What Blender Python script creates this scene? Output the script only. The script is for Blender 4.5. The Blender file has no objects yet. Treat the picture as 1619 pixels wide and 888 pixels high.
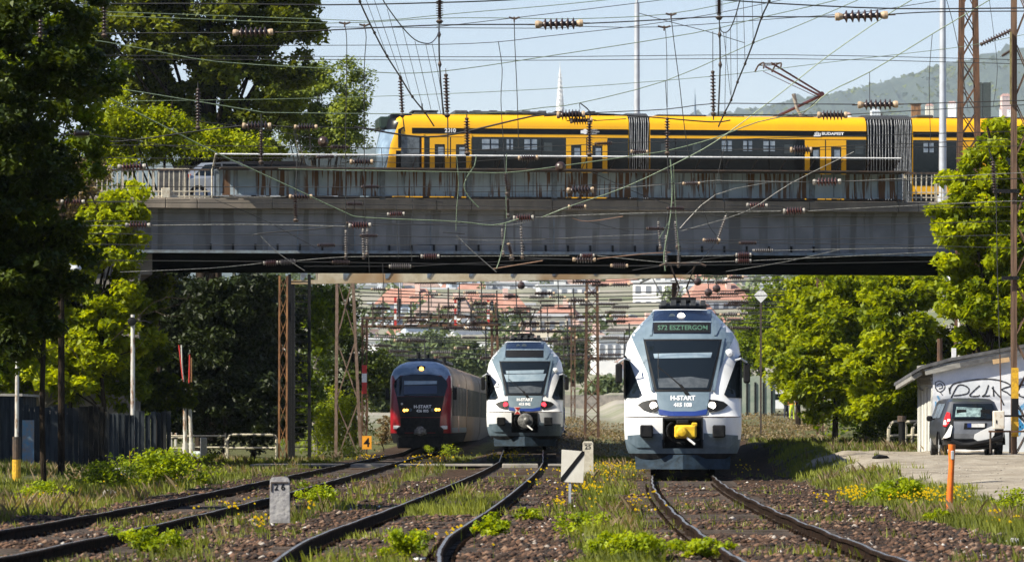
import bpy, bmesh, math, random
import numpy as np
from mathutils import Vector, Matrix
from math import radians as R_, sin, cos, tan, pi, sqrt, atan2, atan
random.seed(7); RNG = np.random.default_rng(11)
SC = bpy.context.scene
COL = SC.collection
# ------------------------------------------------------------------ camera, sky, sun, exposure
F = 7500.0; HOR = 672.0; CAMH = 1.25          # focal length and horizon in photo pixels, eye height
cam = bpy.data.objects.new('camera', bpy.data.cameras.new('camera')); COL.objects.link(cam)
cam.location = (0, 0, CAMH); cam.rotation_euler = (R_(90), 0, 0)
cam.data.sensor_fit = 'HORIZONTAL'; cam.data.sensor_width = 36; cam.data.lens = F/1619*36
cam.data.shift_y = (HOR-444)/1619; cam.data.clip_start = 1; cam.data.clip_end = 20000
cam.data.dof.use_dof = True; cam.data.dof.focus_distance = 112; cam.data.dof.aperture_fstop = 7.0
SC.camera = cam
SUN_AZ, SUN_EL = R_(243), R_(43)               # compass bearing of the sun (from +Y towards +X) and height
to_sun = Vector((sin(SUN_AZ)*cos(SUN_EL), cos(SUN_AZ)*cos(SUN_EL), sin(SUN_EL)))
W = bpy.data.worlds.new('World'); SC.world = W; W.use_nodes = True
nt = W.node_tree; nt.nodes.clear()
sky = nt.nodes.new('ShaderNodeTexSky'); sky.sky_type = 'NISHITA'; sky.sun_disc = False
sky.sun_elevation = SUN_EL; sky.sun_rotation = SUN_AZ; sky.air_density = 1.0; sky.dust_density = .1; sky.ozone_density = 4.0; sky.altitude = 200
bg = nt.nodes.new('ShaderNodeBackground'); bg.inputs[1].default_value = 0.084
wo = nt.nodes.new('ShaderNodeOutputWorld'); tn = nt.nodes.new('ShaderNodeMixRGB'); tn.blend_type = 'MULTIPLY'; tn.inputs[0].default_value = 1; tn.inputs[2].default_value = (1.12, .95, .94, 1)
nt.links.new(sky.outputs[0], tn.inputs[1]); nt.links.new(tn.outputs[0], bg.inputs[0]); nt.links.new(bg.outputs[0], wo.inputs[0])
sl = bpy.data.lights.new('sun', 'SUN'); sl.energy = 5.0; sl.angle = R_(0.5); sl.color = (1.0, 0.93, 0.78)
so = bpy.data.objects.new('sun', sl); COL.objects.link(so); so.rotation_euler = (-to_sun).to_track_quat('-Z', 'Y').to_euler()
so.location = (0, 0, 60)
SC.view_settings.view_transform = 'Standard'; SC.view_settings.look = 'None'
SC.view_settings.exposure = 0.85; SC.view_settings.gamma = 1
SC.cycles.max_bounces = 6; SC.cycles.diffuse_bounces = 3; SC.cycles.glossy_bounces = 3; SC.cycles.transparent_max_bounces = 12
SC.cycles.volume_bounces = 0; SC.cycles.use_denoising = True

def P(px, py, D): return Vector(((px-809.5)*D/F, D, CAMH+(HOR-py)*D/F))
def lerp(a, b, t): return a+(b-a)*t
def table(t, x):
    if x <= t[0][0]: return t[0][1]
    for (a, b), (c, d) in zip(t, t[1:]):
        if x <= c: return b+(d-b)*(x-a)/(c-a)
    return t[-1][1]
def crom(tab, x):                              # smooth interpolation of a table
    xs = [a for a, b in tab]; ys = [b for a, b in tab]
    if x <= xs[0]: return ys[0]+(ys[1]-ys[0])/(xs[1]-xs[0])*(x-xs[0])
    if x >= xs[-1]: return ys[-1]+(ys[-1]-ys[-2])/(xs[-1]-xs[-2])*(x-xs[-1])
    i = max(k for k in range(len(xs)-1) if xs[k] <= x)
    m = lambda k: (ys[min(k+1, len(xs)-1)]-ys[max(k-1, 0)])/(xs[min(k+1, len(xs)-1)]-xs[max(k-1, 0)])
    h = xs[i+1]-xs[i]; t = (x-xs[i])/h
    return (2*t**3-3*t*t+1)*ys[i]+(t**3-2*t*t+t)*h*m(i)+(-2*t**3+3*t*t)*ys[i+1]+(t**3-t*t)*h*m(i+1)

# ------------------------------------------------------------------ materials
MATS = {}
def mat(name, c, c2=None, scale=3.0, rough=.7, metal=0.0, bump=0.0, bscale=None, spec=.5, stretch=(1, 1, 1), lo=.4, hi=.6, detail=5, c3=None, emit=None, es=1.0, alpha=None, transl=0.0, coat=0.0):
    if name in MATS: return MATS[name]
    m = bpy.data.materials.new(name); m.use_nodes = True; n = m.node_tree; N = n.nodes; L = n.links
    b = N['Principled BSDF']; b.inputs['Roughness'].default_value = rough; b.inputs['Metallic'].default_value = metal
    b.inputs['Specular IOR Level'].default_value = spec; b.inputs['Coat Weight'].default_value = coat
    b.inputs['Base Color'].default_value = (*c, 1)
    if c2 is not None or bump:
        tc = N.new('ShaderNodeTexCoord'); mp = N.new('ShaderNodeMapping'); mp.inputs['Scale'].default_value = stretch
        L.new(tc.outputs['Object'], mp.inputs[0])
    if c2 is not None:
        nz = N.new('ShaderNodeTexNoise'); nz.inputs['Scale'].default_value = scale; nz.inputs['Detail'].default_value = detail; nz.inputs['Roughness'].default_value = .65
        L.new(mp.outputs[0], nz.inputs[0])
        cr = N.new('ShaderNodeValToRGB'); cr.color_ramp.elements[0].position = lo; cr.color_ramp.elements[1].position = hi
        cr.color_ramp.elements[0].color = (*c, 1); cr.color_ramp.elements[1].color = (*c2, 1)
        L.new(nz.outputs[0], cr.inputs[0]); out = cr.outputs[0]
        if c3 is not None:
            n3 = N.new('ShaderNodeTexNoise'); n3.inputs['Scale'].default_value = scale*.23; n3.inputs['Detail'].default_value = 3
            L.new(mp.outputs[0], n3.inputs[0]); r3 = N.new('ShaderNodeValToRGB'); r3.color_ramp.elements[0].position = .5; r3.color_ramp.elements[1].position = .62
            L.new(n3.outputs[0], r3.inputs[0]); mx = N.new('ShaderNodeMixRGB'); L.new(r3.outputs[0], mx.inputs[0]); L.new(out, mx.inputs[1]); mx.inputs[2].default_value = (*c3, 1); out = mx.outputs[0]
        L.new(out, b.inputs['Base Color'])
    if bump:
        n2 = N.new('ShaderNodeTexNoise'); n2.inputs['Scale'].default_value = bscale or scale*2; n2.inputs['Detail'].default_value = 4
        L.new(mp.outputs[0], n2.inputs[0]); bp = N.new('ShaderNodeBump'); bp.inputs['Strength'].default_value = bump; bp.inputs['Distance'].default_value = .03
        L.new(n2.outputs[0], bp.inputs['Height']); L.new(bp.outputs[0], b.inputs['Normal'])
    if emit: b.inputs['Emission Color'].default_value = (*emit, 1); b.inputs['Emission Strength'].default_value = es
    if alpha is not None: b.inputs['Alpha'].default_value = alpha
    MATS[name] = m; return m
def leafmat(name, dark, light, transl=.35, rough=.55):
    """leaf colour varies from leaf to leaf (a per-leaf random attribute), with some light shining through"""
    m = bpy.data.materials.new(name); m.use_nodes = True; n = m.node_tree; N = n.nodes; L = n.links
    b = N['Principled BSDF']; at = N.new('ShaderNodeAttribute'); at.attribute_name = 'tint'
    cr = N.new('ShaderNodeValToRGB'); cr.color_ramp.elements[0].color = (*dark, 1); cr.color_ramp.elements[1].color = (*light, 1)
    L.new(at.outputs['Fac'], cr.inputs[0]); L.new(cr.outputs[0], b.inputs['Base Color']); b.inputs['Roughness'].default_value = rough
    b.inputs['Specular IOR Level'].default_value = .35
    tr = N.new('ShaderNodeBsdfTranslucent'); mxr = N.new('ShaderNodeMixRGB'); mxr.blend_type = 'MULTIPLY'; mxr.inputs[0].default_value = 1
    mxr.inputs[2].default_value = (1.5, 1.35, .5, 1); L.new(cr.outputs[0], mxr.inputs[1]); L.new(mxr.outputs[0], tr.inputs[0])
    ms = N.new('ShaderNodeMixShader'); ms.inputs[0].default_value = transl; L.new(b.outputs[0], ms.inputs[1]); L.new(tr.outputs[0], ms.inputs[2])
    L.new(ms.outputs[0], N['Material Output'].inputs[0]); MATS[name] = m; return m
def wallstreak(name, base, base2, streak, sc=9.0, thr=.56):
    """painted steel with vertical rust runs"""
    m = bpy.data.materials.new(name); m.use_nodes = True; n = m.node_tree; N = n.nodes; L = n.links; b = N['Principled BSDF']; b.inputs['Roughness'].default_value = .7
    tc = N.new('ShaderNodeTexCoord')
    def nz(s, st, d=3):
        mp = N.new('ShaderNodeMapping'); mp.inputs['Scale'].default_value = st; L.new(tc.outputs['Object'], mp.inputs[0])
        q = N.new('ShaderNodeTexNoise'); q.inputs['Scale'].default_value = s; q.inputs['Detail'].default_value = d; L.new(mp.outputs[0], q.inputs[0]); return q
    def ramp(q, a, c, ca, cb):
        r = N.new('ShaderNodeValToRGB'); r.color_ramp.elements[0].position = a; r.color_ramp.elements[1].position = c; r.color_ramp.elements[0].color = (*ca, 1); r.color_ramp.elements[1].color = (*cb, 1); L.new(q.outputs[0], r.inputs[0]); return r
    r1 = ramp(nz(1.6, (1, 1, 1), 5), .35, .65, base, base2)
    r2 = ramp(nz(sc, (1, .01, .05)), thr, thr+.035, (0, 0, 0), (1, 1, 1)); r3 = ramp(nz(1.1, (1, .01, .25)), .38, .50, (0, 0, 0), (1, 1, 1))
    mu = N.new('ShaderNodeMath'); mu.operation = 'MULTIPLY'; L.new(r2.outputs[0], mu.inputs[0]); L.new(r3.outputs[0], mu.inputs[1])
    mx = N.new('ShaderNodeMixRGB'); L.new(mu.outputs[0], mx.inputs[0]); L.new(r1.outputs[0], mx.inputs[1]); mx.inputs[2].default_value = (*streak, 1); L.new(mx.outputs[0], b.inputs['Base Color'])
    MATS[name] = m; return m
# ------------------------------------------------------------------ object helpers
ORG = {}
def tag(o, label=None, cat=None, group=None, kind=None):
    if label: o['label'] = label
    if cat: o['category'] = cat
    if group: o['group'] = group
    if kind: o['kind'] = kind
    return o
def thing(name, label, cat, loc=(0, 0, 0), rz=0.0, group=None):
    o = bpy.data.objects.new(name, None); COL.objects.link(o); o.location = loc; o.rotation_euler = (0, 0, rz); o.empty_display_size = .2
    return tag(o, label, cat, group)
def link(name, me, parent=None):
    o = bpy.data.objects.new(name, me); COL.objects.link(o)
    if parent: o.parent = parent
    return o
def rootof(o):
    while o.parent: o = o.parent
    return o
def tree_copy(o, parent=None):
    c = o.copy(); COL.objects.link(c); c.parent = parent
    for ch in list(o.children): tree_copy(ch, c)
    return c
class MB:
    """collects boxes, bars, tubes and sheets into one mesh"""
    def __init__(s): s.v = []; s.f = []; s.m = []
    def add(s, vs, fs, mi=0):
        k = len(s.v); s.v += [tuple(v) for v in vs]; s.f += [tuple(i+k for i in f) for f in fs]; s.m += [mi]*len(fs); return s
    def box(s, x0, x1, y0, y1, z0, z1, mi=0, b=0.0):
        if b <= 0:
            return s.add([(x, y, z) for z in (z0, z1) for y in (y0, y1) for x in (x0, x1)], [(0, 2, 3, 1), (4, 5, 7, 6), (0, 1, 5, 4), (2, 6, 7, 3), (0, 4, 6, 2), (1, 3, 7, 5)], mi)
        pr = [(x0+b, y0), (x1-b, y0), (x1, y0+b), (x1, y1-b), (x1-b, y1), (x0+b, y1), (x0, y1-b), (x0, y0+b)]
        ins = [(min(max(x, x0+b), x1-b), min(max(y, y0+b), y1-b)) for x, y in pr]
        vs = [(x, y, z0) for x, y in ins]+[(x, y, z0+b) for x, y in pr]+[(x, y, z1-b) for x, y in pr]+[(x, y, z1) for x, y in ins]
        fs = [(7, 6, 5, 4, 3, 2, 1, 0), tuple(range(24, 32))]
        for r in range(3):
            for i in range(8): j = (i+1) % 8; fs.append((r*8+i, r*8+j, r*8+8+j, r*8+8+i))
        return s.add(vs, fs, mi)
    def bar(s, a, b, w, h=None, mi=0, up=(0, 0, 1)):
        a, b = Vector(a), Vector(b); h = h or w; d = (b-a).normalized(); u = Vector(up)
        if abs(d.dot(u)) > .97: u = Vector((1, 0, 0))
        r = d.cross(u).normalized(); u = r.cross(d); r = r*w/2; u = u*h/2
        return s.add([a-r-u, a+r-u, a+r+u, a-r+u, b-r-u, b+r-u, b+r+u, b-r+u], [(3, 2, 1, 0), (4, 5, 6, 7), (0, 1, 5, 4), (1, 2, 6, 5), (2, 3, 7, 6), (3, 0, 4, 7)], mi)
    def tube(s, pts, r, n=6, mi=0, cap=True, r1=None):
        pts = [Vector(p) for p in pts]; k = len(s.v); m = len(pts); vs = []; ref = None
        for i, p in enumerate(pts):
            d = (pts[min(i+1, m-1)]-pts[max(i-1, 0)]).normalized()
            u = Vector((0, 0, 1)) if abs(d.z) < .9 else Vector((1, 0, 0))
            a = d.cross(u).normalized(); b = a.cross(d)
            rr = r if r1 is None else lerp(r, r1, i/max(1, m-1))
            if isinstance(r, (list, tuple)): rr = r[i]
            for j in range(n):
                t = 2*pi*j/n; vs.append(p+a*rr*cos(t)+b*rr*sin(t))
        fs = [(i*n+j, i*n+(j+1) % n, (i+1)*n+(j+1) % n, (i+1)*n+j) for i in range(m-1) for j in range(n)]
        if cap: fs += [tuple(range(n-1, -1, -1)), tuple((m-1)*n+j for j in range(n))]
        return s.add(vs, fs, mi)
    def cyl(s, a, b, r, n=12, mi=0, r1=None): return s.tube([a, b], r, n, mi, True, r1)
    def lathe(s, prof, n=12, c=(0, 0, 0), mi=0, axis='z'):
        vs = []; c = Vector(c)
        for r, h in prof:
            for j in range(n):
                t = 2*pi*j/n; q = (r*cos(t), r*sin(t), h) if axis == 'z' else ((h, r*cos(t), r*sin(t)) if axis == 'x' else (r*cos(t), h, r*sin(t)))
                vs.append(c+Vector(q))
        fs = [(i*n+j, i*n+(j+1) % n, (i+1)*n+(j+1) % n, (i+1)*n+j) for i in range(len(prof)-1) for j in range(n)]
        fs += [tuple(range(n-1, -1, -1)), tuple((len(prof)-1)*n+j for j in range(n))]
        return s.add(vs, fs, mi)
    def prism(s, poly, a, b, axis='y', mi=0):   # polygon in the other two axes, extruded from a to b
        def q(p, t): return {'y': (p[0], t, p[1]), 'x': (t, p[0], p[1]), 'z': (p[0], p[1], t)}[axis]
        n = len(poly); return s.add([q(p, a) for p in poly]+[q(p, b) for p in poly], [tuple(range(n-1, -1, -1)), tuple(range(n, 2*n))]+[(i, (i+1) % n, n+(i+1) % n, n+i) for i in range(n)], mi)
    def mesh(s, name, mats, smooth=False):
        me = bpy.data.meshes.new(name); me.from_pydata(s.v, [], s.f); me.validate()
        for m in (mats if isinstance(mats, (list, tuple)) else [mats]): me.materials.append(m)
        if len(me.polygons) == len(s.m): me.polygons.foreach_set('material_index', s.m)
        bm = bmesh.new(); bm.from_mesh(me); bmesh.ops.recalc_face_normals(bm, faces=bm.faces); bm.to_mesh(me); bm.free()
        if smooth:
            me.polygons.foreach_set('use_smooth', [True]*len(me.polygons))
            me.set_sharp_from_angle(angle=R_(35))
        return me
    def build(s, name, mats, parent=None, world=False, smooth=False, label=None):
        if world and parent:
            r = rootof(parent); o = Vector(r.location); inv = Matrix.Rotation(-r.rotation_euler.z, 3, 'Z')
            s.v = [tuple(inv @ (Vector(v)-o)) for v in s.v]
        ob = link(name, s.mesh(name, mats, smooth), parent)
        if label: ob['label'] = label
        return ob
def smoothpts(pts, k=4):
    pts = [Vector(p) for p in pts]
    if len(pts) < 3: return pts
    out = []
    for i in range(len(pts)-1):
        p0, p1, p2, p3 = pts[max(i-1, 0)], pts[i], pts[i+1], pts[min(i+2, len(pts)-1)]
        for j in range(k):
            t = j/k; out.append(.5*((2*p1)+(p2-p0)*t+(2*p0-5*p1+4*p2-p3)*t*t+(3*p1-p0-3*p2+p3)*t**3))
    return out+[pts[-1]]
def textmesh(s, size, m, align='CENTER', bold=.0):
    c = bpy.data.curves.new('t', 'FONT'); c.body = s; c.size = size; c.align_x = align; c.align_y = 'CENTER'; c.offset = bold; c.resolution_u = 3
    o = bpy.data.objects.new('t', c); me = bpy.data.meshes.new_from_object(o); bpy.data.objects.remove(o); bpy.data.curves.remove(c)
    me.materials.clear(); me.materials.append(m); return me
def npmesh(name, V, quads, m, tint=None, parent=None, kind=None, tris=None, smooth=False):
    """fast mesh of many quads (or triangles) straight from arrays"""
    me = bpy.data.meshes.new(name); k = 4 if tris is None else 3; idx = quads if tris is None else tris; nf = len(idx)
    me.vertices.add(len(V)); me.vertices.foreach_set('co', V.astype(np.float32).ravel()); me.loops.add(nf*k); me.polygons.add(nf)
    me.polygons.foreach_set('loop_start', np.arange(nf, dtype=np.int32)*k); me.loops.foreach_set('vertex_index', idx.astype(np.int32).ravel())
    me.update(calc_edges=True)
    if tint is not None: a = me.attributes.new('tint', 'FLOAT', 'POINT'); a.data.foreach_set('value', tint.astype(np.float32))
    if smooth: me.polygons.foreach_set('use_smooth', [True]*nf)
    for q in (m if isinstance(m, (list, tuple)) else [m]): me.materials.append(q)
    o = link(name, me, parent)
    if kind: o['kind'] = kind
    return o

class Nose:
    """front end of a vehicle: a curved surface y = f(x, z) closed by sides that run back; skins are laid on it as patches"""
    def __init__(s, y0, w, Rr, p=2.3): s.y0 = y0; s.w = w; s.R = Rr; s.p = p
    def fy(s, x, z):
        w = crom2(s.w, z); q = min(abs(x)/w, 1.0); RR = s.R if not isinstance(s.R, list) else table(s.R, z)
        return crom2(s.y0, z)+RR*(1-max(0.0, 1-q**s.p)**(1/s.p))
    def shell(s, name, mats, parent, zs, cols, L, slot=lambda a, z: 0, hole=None, zroof=None):
        b = MB(); full = [(-1, L)]+[(c, None) for c in cols]+[(1, L)]; n = len(full)
        for z in zs:
            w = crom2(s.w, z)
            for c, yy in full: x = c*w; b.v.append((x, s.fy(x, z) if yy is None else yy, z))
        for i in range(len(zs)-1):
            for j in range(n-1):
                cm = (full[j][0]+full[j+1][0])/2; zm = (zs[i]+zs[i+1])/2
                if hole and hole(cm*crom2(s.w, zm), zm): continue
                b.f.append((i*n+j, i*n+j+1, (i+1)*n+j+1, (i+1)*n+j)); b.m.append(slot(cm, zm))
        t = (len(zs)-1)*n; zr = zroof or zs[-1]+.05; k = len(b.v)
        for c, yy in full: x = c*crom2(s.w, zs[-1]); b.v.append((x*.6, min(s.fy(x, zs[-1])+.6, L), zr) if yy is None else (x*.6, L, zr))
        for j in range(n-1): b.f.append((t+j, t+j+1, k+j+1, k+j)); b.m.append(slot(.9, zr))
        b.f.append(tuple(k+j for j in range(n))); b.m.append(slot(.9, zr)); b.f.append(tuple(range(n))); b.m.append(slot(0, zs[0]))
        return b.build(name, mats, parent, smooth=True)
    def patch(s, name, poly, m, parent, off=.012, grid=.12, depth=.05, label=None, mesh=None):
        bm = bmesh.new()
        if mesh is None:
            vs = [bm.verts.new((x, 0, z)) for x, z in poly]; bm.faces.new(vs)
        else:
            bm.from_mesh(mesh)
            for v in bm.verts: v.co = Vector((v.co.x+poly[0], 0, v.co.y+poly[1]))
        xs = [v.co.x for v in bm.verts]; zz = [v.co.z for v in bm.verts]
        for lo, hi, ax in ((min(xs), max(xs), 0), (min(zz), max(zz), 2)):
            k = math.floor(lo/grid)+1
            while k*grid < hi:
                co = [0, 0, 0]; co[ax] = k*grid; no = [0, 0, 0]; no[ax] = 1
                bmesh.ops.bisect_plane(bm, geom=bm.verts[:]+bm.edges[:]+bm.faces[:], plane_co=co, plane_no=no, dist=1e-5); k += 1
        if depth:
            e = [e for e in bm.edges if e.is_boundary]; r = bmesh.ops.extrude_edge_only(bm, edges=e); back = {v for v in r['geom'] if isinstance(v, bmesh.types.BMVert)}
        else: back = set()
        for v in bm.verts: v.co.y = s.fy(v.co.x, v.co.z)-off-.022+(depth if v in back else 0)
        bmesh.ops.recalc_face_normals(bm, faces=bm.faces)
        me = bpy.data.meshes.new(name); bm.to_mesh(me); bm.free(); me.materials.append(m)
        o = link(name, me, parent)
        if label: o['label'] = label
        return o
    def side(s, name, ya, yb, za, zb, m, parent, sign=1, off=.012, b=None):
        q = MB(); n = 5
        for i in range(n+1):
            z = lerp(za, zb, i/n); w = crom2(s.w, z)
            for y in (ya, yb):
                for o in (off, -.03): q.v.append((sign*(w+o), y, z))
        for i in range(n):
            k = i*4; q.f += [(k, k+2, k+6, k+4), (k+1, k, k+4, k+5), (k+2, k+3, k+7, k+6)]; q.m += [0]*3
        q.f += [(0, 1, 3, 2), (n*4, n*4+2, n*4+3, n*4+1)]; q.m += [0, 0]
        return q.build(name, m, parent)
crom2 = table

# ------------------------------------------------------------------ foliage
def leaves(centres, radii, n, size, flat=.6, spread=None, seed=1, aspect=.62):
    """n leaf quads spread through clumps"""
    g = np.random.default_rng(seed); C = np.asarray(centres); Rr = np.asarray(radii)
    k = g.integers(0, len(C), n); d = g.normal(size=(n, 3)); d /= np.linalg.norm(d, axis=1)[:, None]
    rr = g.random(n)**.45; pos = C[k]+d*rr[:, None]*Rr[k]
    nrm = g.normal(size=(n, 3)); nrm[:, 2] = np.abs(nrm[:, 2])+flat; nrm /= np.linalg.norm(nrm, axis=1)[:, None]
    t = np.cross(nrm, g.normal(size=(n, 3))); t /= np.linalg.norm(t, axis=1)[:, None]; b = np.cross(nrm, t)
    sz = size*(.55+.9*g.random(n))[:, None]
    V = np.empty((n, 4, 3)); droop = np.zeros((n, 3)); droop[:, 2] = -.25
    V[:, 0] = pos-t*sz*.5; V[:, 1] = pos+b*sz*aspect*.5-droop*sz*.2; V[:, 2] = pos+t*sz*.55+droop*sz; V[:, 3] = pos-b*sz*aspect*.5-droop*sz*.2
    ct = g.random(len(C)); tint = np.clip(.55*ct[k]+.5*g.random(n)-.02, 0, 1)
    return V.reshape(-1, 3), np.arange(n*4).reshape(-1, 4), np.repeat(tint, 4)
def clumps(ells, n, size, seed, shell=.55):
    g = np.random.default_rng(seed); vol = np.array([e[3]*e[4]*e[5] for e in ells])**.75; k = g.choice(len(ells), n, p=vol/vol.sum())
    E = np.array(ells); d = g.normal(size=(n, 3)); d /= np.linalg.norm(d, axis=1)[:, None]; rr = (shell+(1-shell)*g.random(n))*(.85+.3*g.random(n))
    c = E[k, :3]+d*rr[:, None]*E[k, 3:6]; r = size*(.6+.9*g.random((n, 1)))*np.array([[1, 1, .62]])
    return c, r
def tree(name, label, base, ells, nclump, csize, nleaf, lsize, m, trunk_r=.22, seed=1, limbs=8, bark=None, lean=0, group=None, shell=.5, cat='tree', crown_part='crown', tops=None):
    t = thing(name, label, cat, base, group=group); g = random.Random(seed); bark = bark or MATS['bark']
    B = Vector(base); loc = [tuple(Vector(e[:3])-B)+tuple(e[3:]) for e in ells]
    c, r = clumps(loc, nclump, csize, seed, shell)
    V, Q, T = leaves(c, r, nleaf, lsize, seed=seed+5)
    npmesh(crown_part, V, Q, m, T, t, 'stuff')
    if trunk_r:
        b = MB(); top = max(e[2]+e[5]*.5 for e in loc); cx = sum(e[0] for e in loc)/len(loc)
        pts = [Vector((lerp(0, cx*.8, q*q)+g.uniform(-.12, .12)*q*3, g.uniform(-.1, .1)*q, top*q)) for q in [i/6 for i in range(7)]]
        b.tube([(0, 0, -.3)]+smoothpts(pts, 3), trunk_r, 9, r1=trunk_r*.22)
        b.build('trunk', bark, t, smooth=True)
        lb = MB(); idx = [g.randrange(len(c)) for _ in range(limbs)]
        for i in idx:
            e = Vector(c[i]); q = max(.18, min(.85, (e.z/top)*g.uniform(.45, .75))); s = pts[int(q*6)].lerp(pts[min(6, int(q*6)+1)], q*6 % 1)
            mid = s.lerp(e, .5)+Vector((0, 0, g.uniform(.1, .12*(e-s).length+.1)))
            lb.tube(smoothpts([s, mid, e], 4), trunk_r*.42, 6, r1=trunk_r*.06)
        lb.build('branches', bark, t, smooth=True)['kind'] = 'stuff'
    return t
# ------------------------------------------------------------------ material library
mat('steel_dark', (.045, .04, .038), (.10, .065, .045), 6, .7, .2, bump=.3); mat('rail_rust', (.008, .006, .005), (.035, .021, .014), 8, .95, bump=.4, spec=.04)
mat('rail_top', (.38, .38, .37), (.16, .15, .14), 5, .42, .7); mat('wire', (.035, .035, .035), None, rough=.5, metal=.4)
mat('wire_green', (.18, .24, .15), (.09, .12, .08), 30, .5, .2); mat('wire_pale', (.24, .24, .22), (.08, .08, .075), 14, .5, .2)
mat('glaze', (.035, .02, .018), (.06, .035, .03), 5, .35, 0, spec=.6); mat('ins_cap', (.55, .42, .28), (.3, .2, .12), 40, .6); mat('ins_white', (.40, .37, .32), (.25, .23, .2), 30, .5)
mat('concrete', (.20, .185, .165), (.30, .27, .235), 2.2, .9, bump=.4, c3=(.12, .115, .11)); mat('concrete_pale', (.42, .41, .40), (.30, .29, .30), 9, .9, bump=.4, c3=(.24, .235, .23))
mat('bark', (.016, .012, .009), (.04, .03, .022), 9, .95, spec=.05, bump=.8, stretch=(1, 1, .25)); mat('bark_pale', (.15, .13, .11), (.24, .21, .18), 9, .9, bump=.5, stretch=(1, 1, .3))
mat('white_paint', (.80, .80, .80), (.62, .61, .6), 14, .55); mat('black_paint', (.010, .010, .011), None, rough=.55, spec=.2); mat('rust', (.14, .068, .035), (.06, .034, .022), 5, .85, bump=.4, stretch=(1, 1, .3))
mat('wood_pole', (.17, .10, .06), (.07, .04, .025), 10, .85, bump=.5, stretch=(1, 1, .08)); mat('yellow_paint', (.72, .42, .02), (.45, .25, .02), 12, .6)
mat('galv', (.55, .58, .62), (.48, .50, .53), 3, .45, .35); mat('text_white', (.82, .82, .82), None, rough=.5); mat('rubber', (.02, .02, .02), None, rough=.9)
mat('red_paint', (.55, .03, .025), (.4, .03, .02), 12, .6); mat('orange_plastic', (.85, .20, .02), (.7, .14, .02), 10, .45)
leafmat('leaf_dark', (.008, .019, .003), (.085, .12, .006), .28); leafmat('leaf_mid', (.015, .04, .002), (.23, .31, .006), .45)  # leaf_dark: shade of the left trees is put into its colour
leafmat('leaf_bright', (.06, .11, .001), (.46, .52, .004), .5); leafmat('leaf_poplar', (.010, .022, .003), (.22, .26, .014), .38)  # leaf_bright: sunlight on the foliage is put into its colour
leafmat('leaf_grey', (.06, .10, .015), (.36, .44, .10), .45); leafmat('grass', (.025, .045, .006), (.31, .34, .04), .4); leafmat('weed', (.11, .18, .003), (.42, .50, .008), .45); leafmat('leaf_shade', (.003, .008, .001), (.03, .045, .003), .15)  # darkest leaf tone has the shade under the bridge put into its colour
leafmat('far_leaf', (.07, .10, .05), (.18, .23, .10), .2); leafmat('petal', (.75, .55, .01), (.85, .68, .02), .3); leafmat('dry', (.12, .085, .05), (.3, .23, .13), .3)  # far_leaf is paled: distance haze is put into its colour

# ------------------------------------------------------------------ tracks and ground
TC = [(30, 2.75), (43.4, 2.87), (63, 3.02), (85, 3.38), (100, 3.72), (118, 4.25), (130, 4.68), (250, 9.0)]
TB = [(30, -1.15), (43, -1.42), (52, -1.48), (60, -1.33), (70, -1.10), (90, -.72), (128, -.1), (160, .28), (187, .52), (280, 2.4)]
TA = [(30, -6.2), (45, -5.6), (60, -5.25), (76, -5.02), (91, -4.9), (120, -4.8), (160, -4.65), (220, -4.24), (300, -2.6)]
def far_rise(D): return np.interp(D, [0, 216, 420, 640, 1100, 1500, 2600, 9000], [0, 0, 2.6, 9, 33, 42, 46, 46])
def hash_noise(X, Y, s, seed=0):
    x = X/s; y = Y/s; xi = np.floor(x); yi = np.floor(y); xf = x-xi; yf = y-yi
    def h(a, b): q = np.sin(a*127.1+b*311.7+seed*74.7)*43758.5453; return q-np.floor(q)
    u = xf*xf*(3-2*xf); v = yf*yf*(3-2*yf)
    return (h(xi, yi)*(1-u)+h(xi+1, yi)*u)*(1-v)+(h(xi, yi+1)*(1-u)+h(xi+1, yi+1)*u)*v-.5
def sstep(t): t = np.clip(t, 0, 1); return t*t*(3-2*t)
def txs(tab, D): return np.array([crom(tab, float(d)) for d in np.atleast_1d(D)])
_g = np.arange(0, 320, .5); _C, _B, _A = [np.array([crom(t, max(30., d)) for d in _g]) for t in (TC, TB, TA)]
def tdist(X, D):
    return [X-np.interp(D, _g, q) for q in (_A, _B, _C)]
def ballast(X, D):
    """1 on the ballast, 0 on the verges"""
    n = hash_noise(X, D, .9, 3)*1.1+hash_noise(X, D, 3.1, 5)*1.2; a, b, c = tdist(X, D)
    w = np.where(D < 100, 2.05, 2.0)
    m = np.maximum(1-sstep((np.abs(a)-1.9-n*.6)/.5), np.maximum(1-sstep((np.abs(b)-1.95-n*.5)/.5), 1-sstep((np.abs(c-.75)-w-n*.5)/.5)))
    return m*(D < 300)
def yard(X, D):
    n = hash_noise(X, D, 2.0, 9)*.9+hash_noise(X, D, .5, 12)*.5
    return sstep((X-8.2-n)/.5)*sstep((D-80-n*5)/3)*(1-sstep((D-134-n*6-sstep((X-11)/4)*6)/4))
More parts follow.
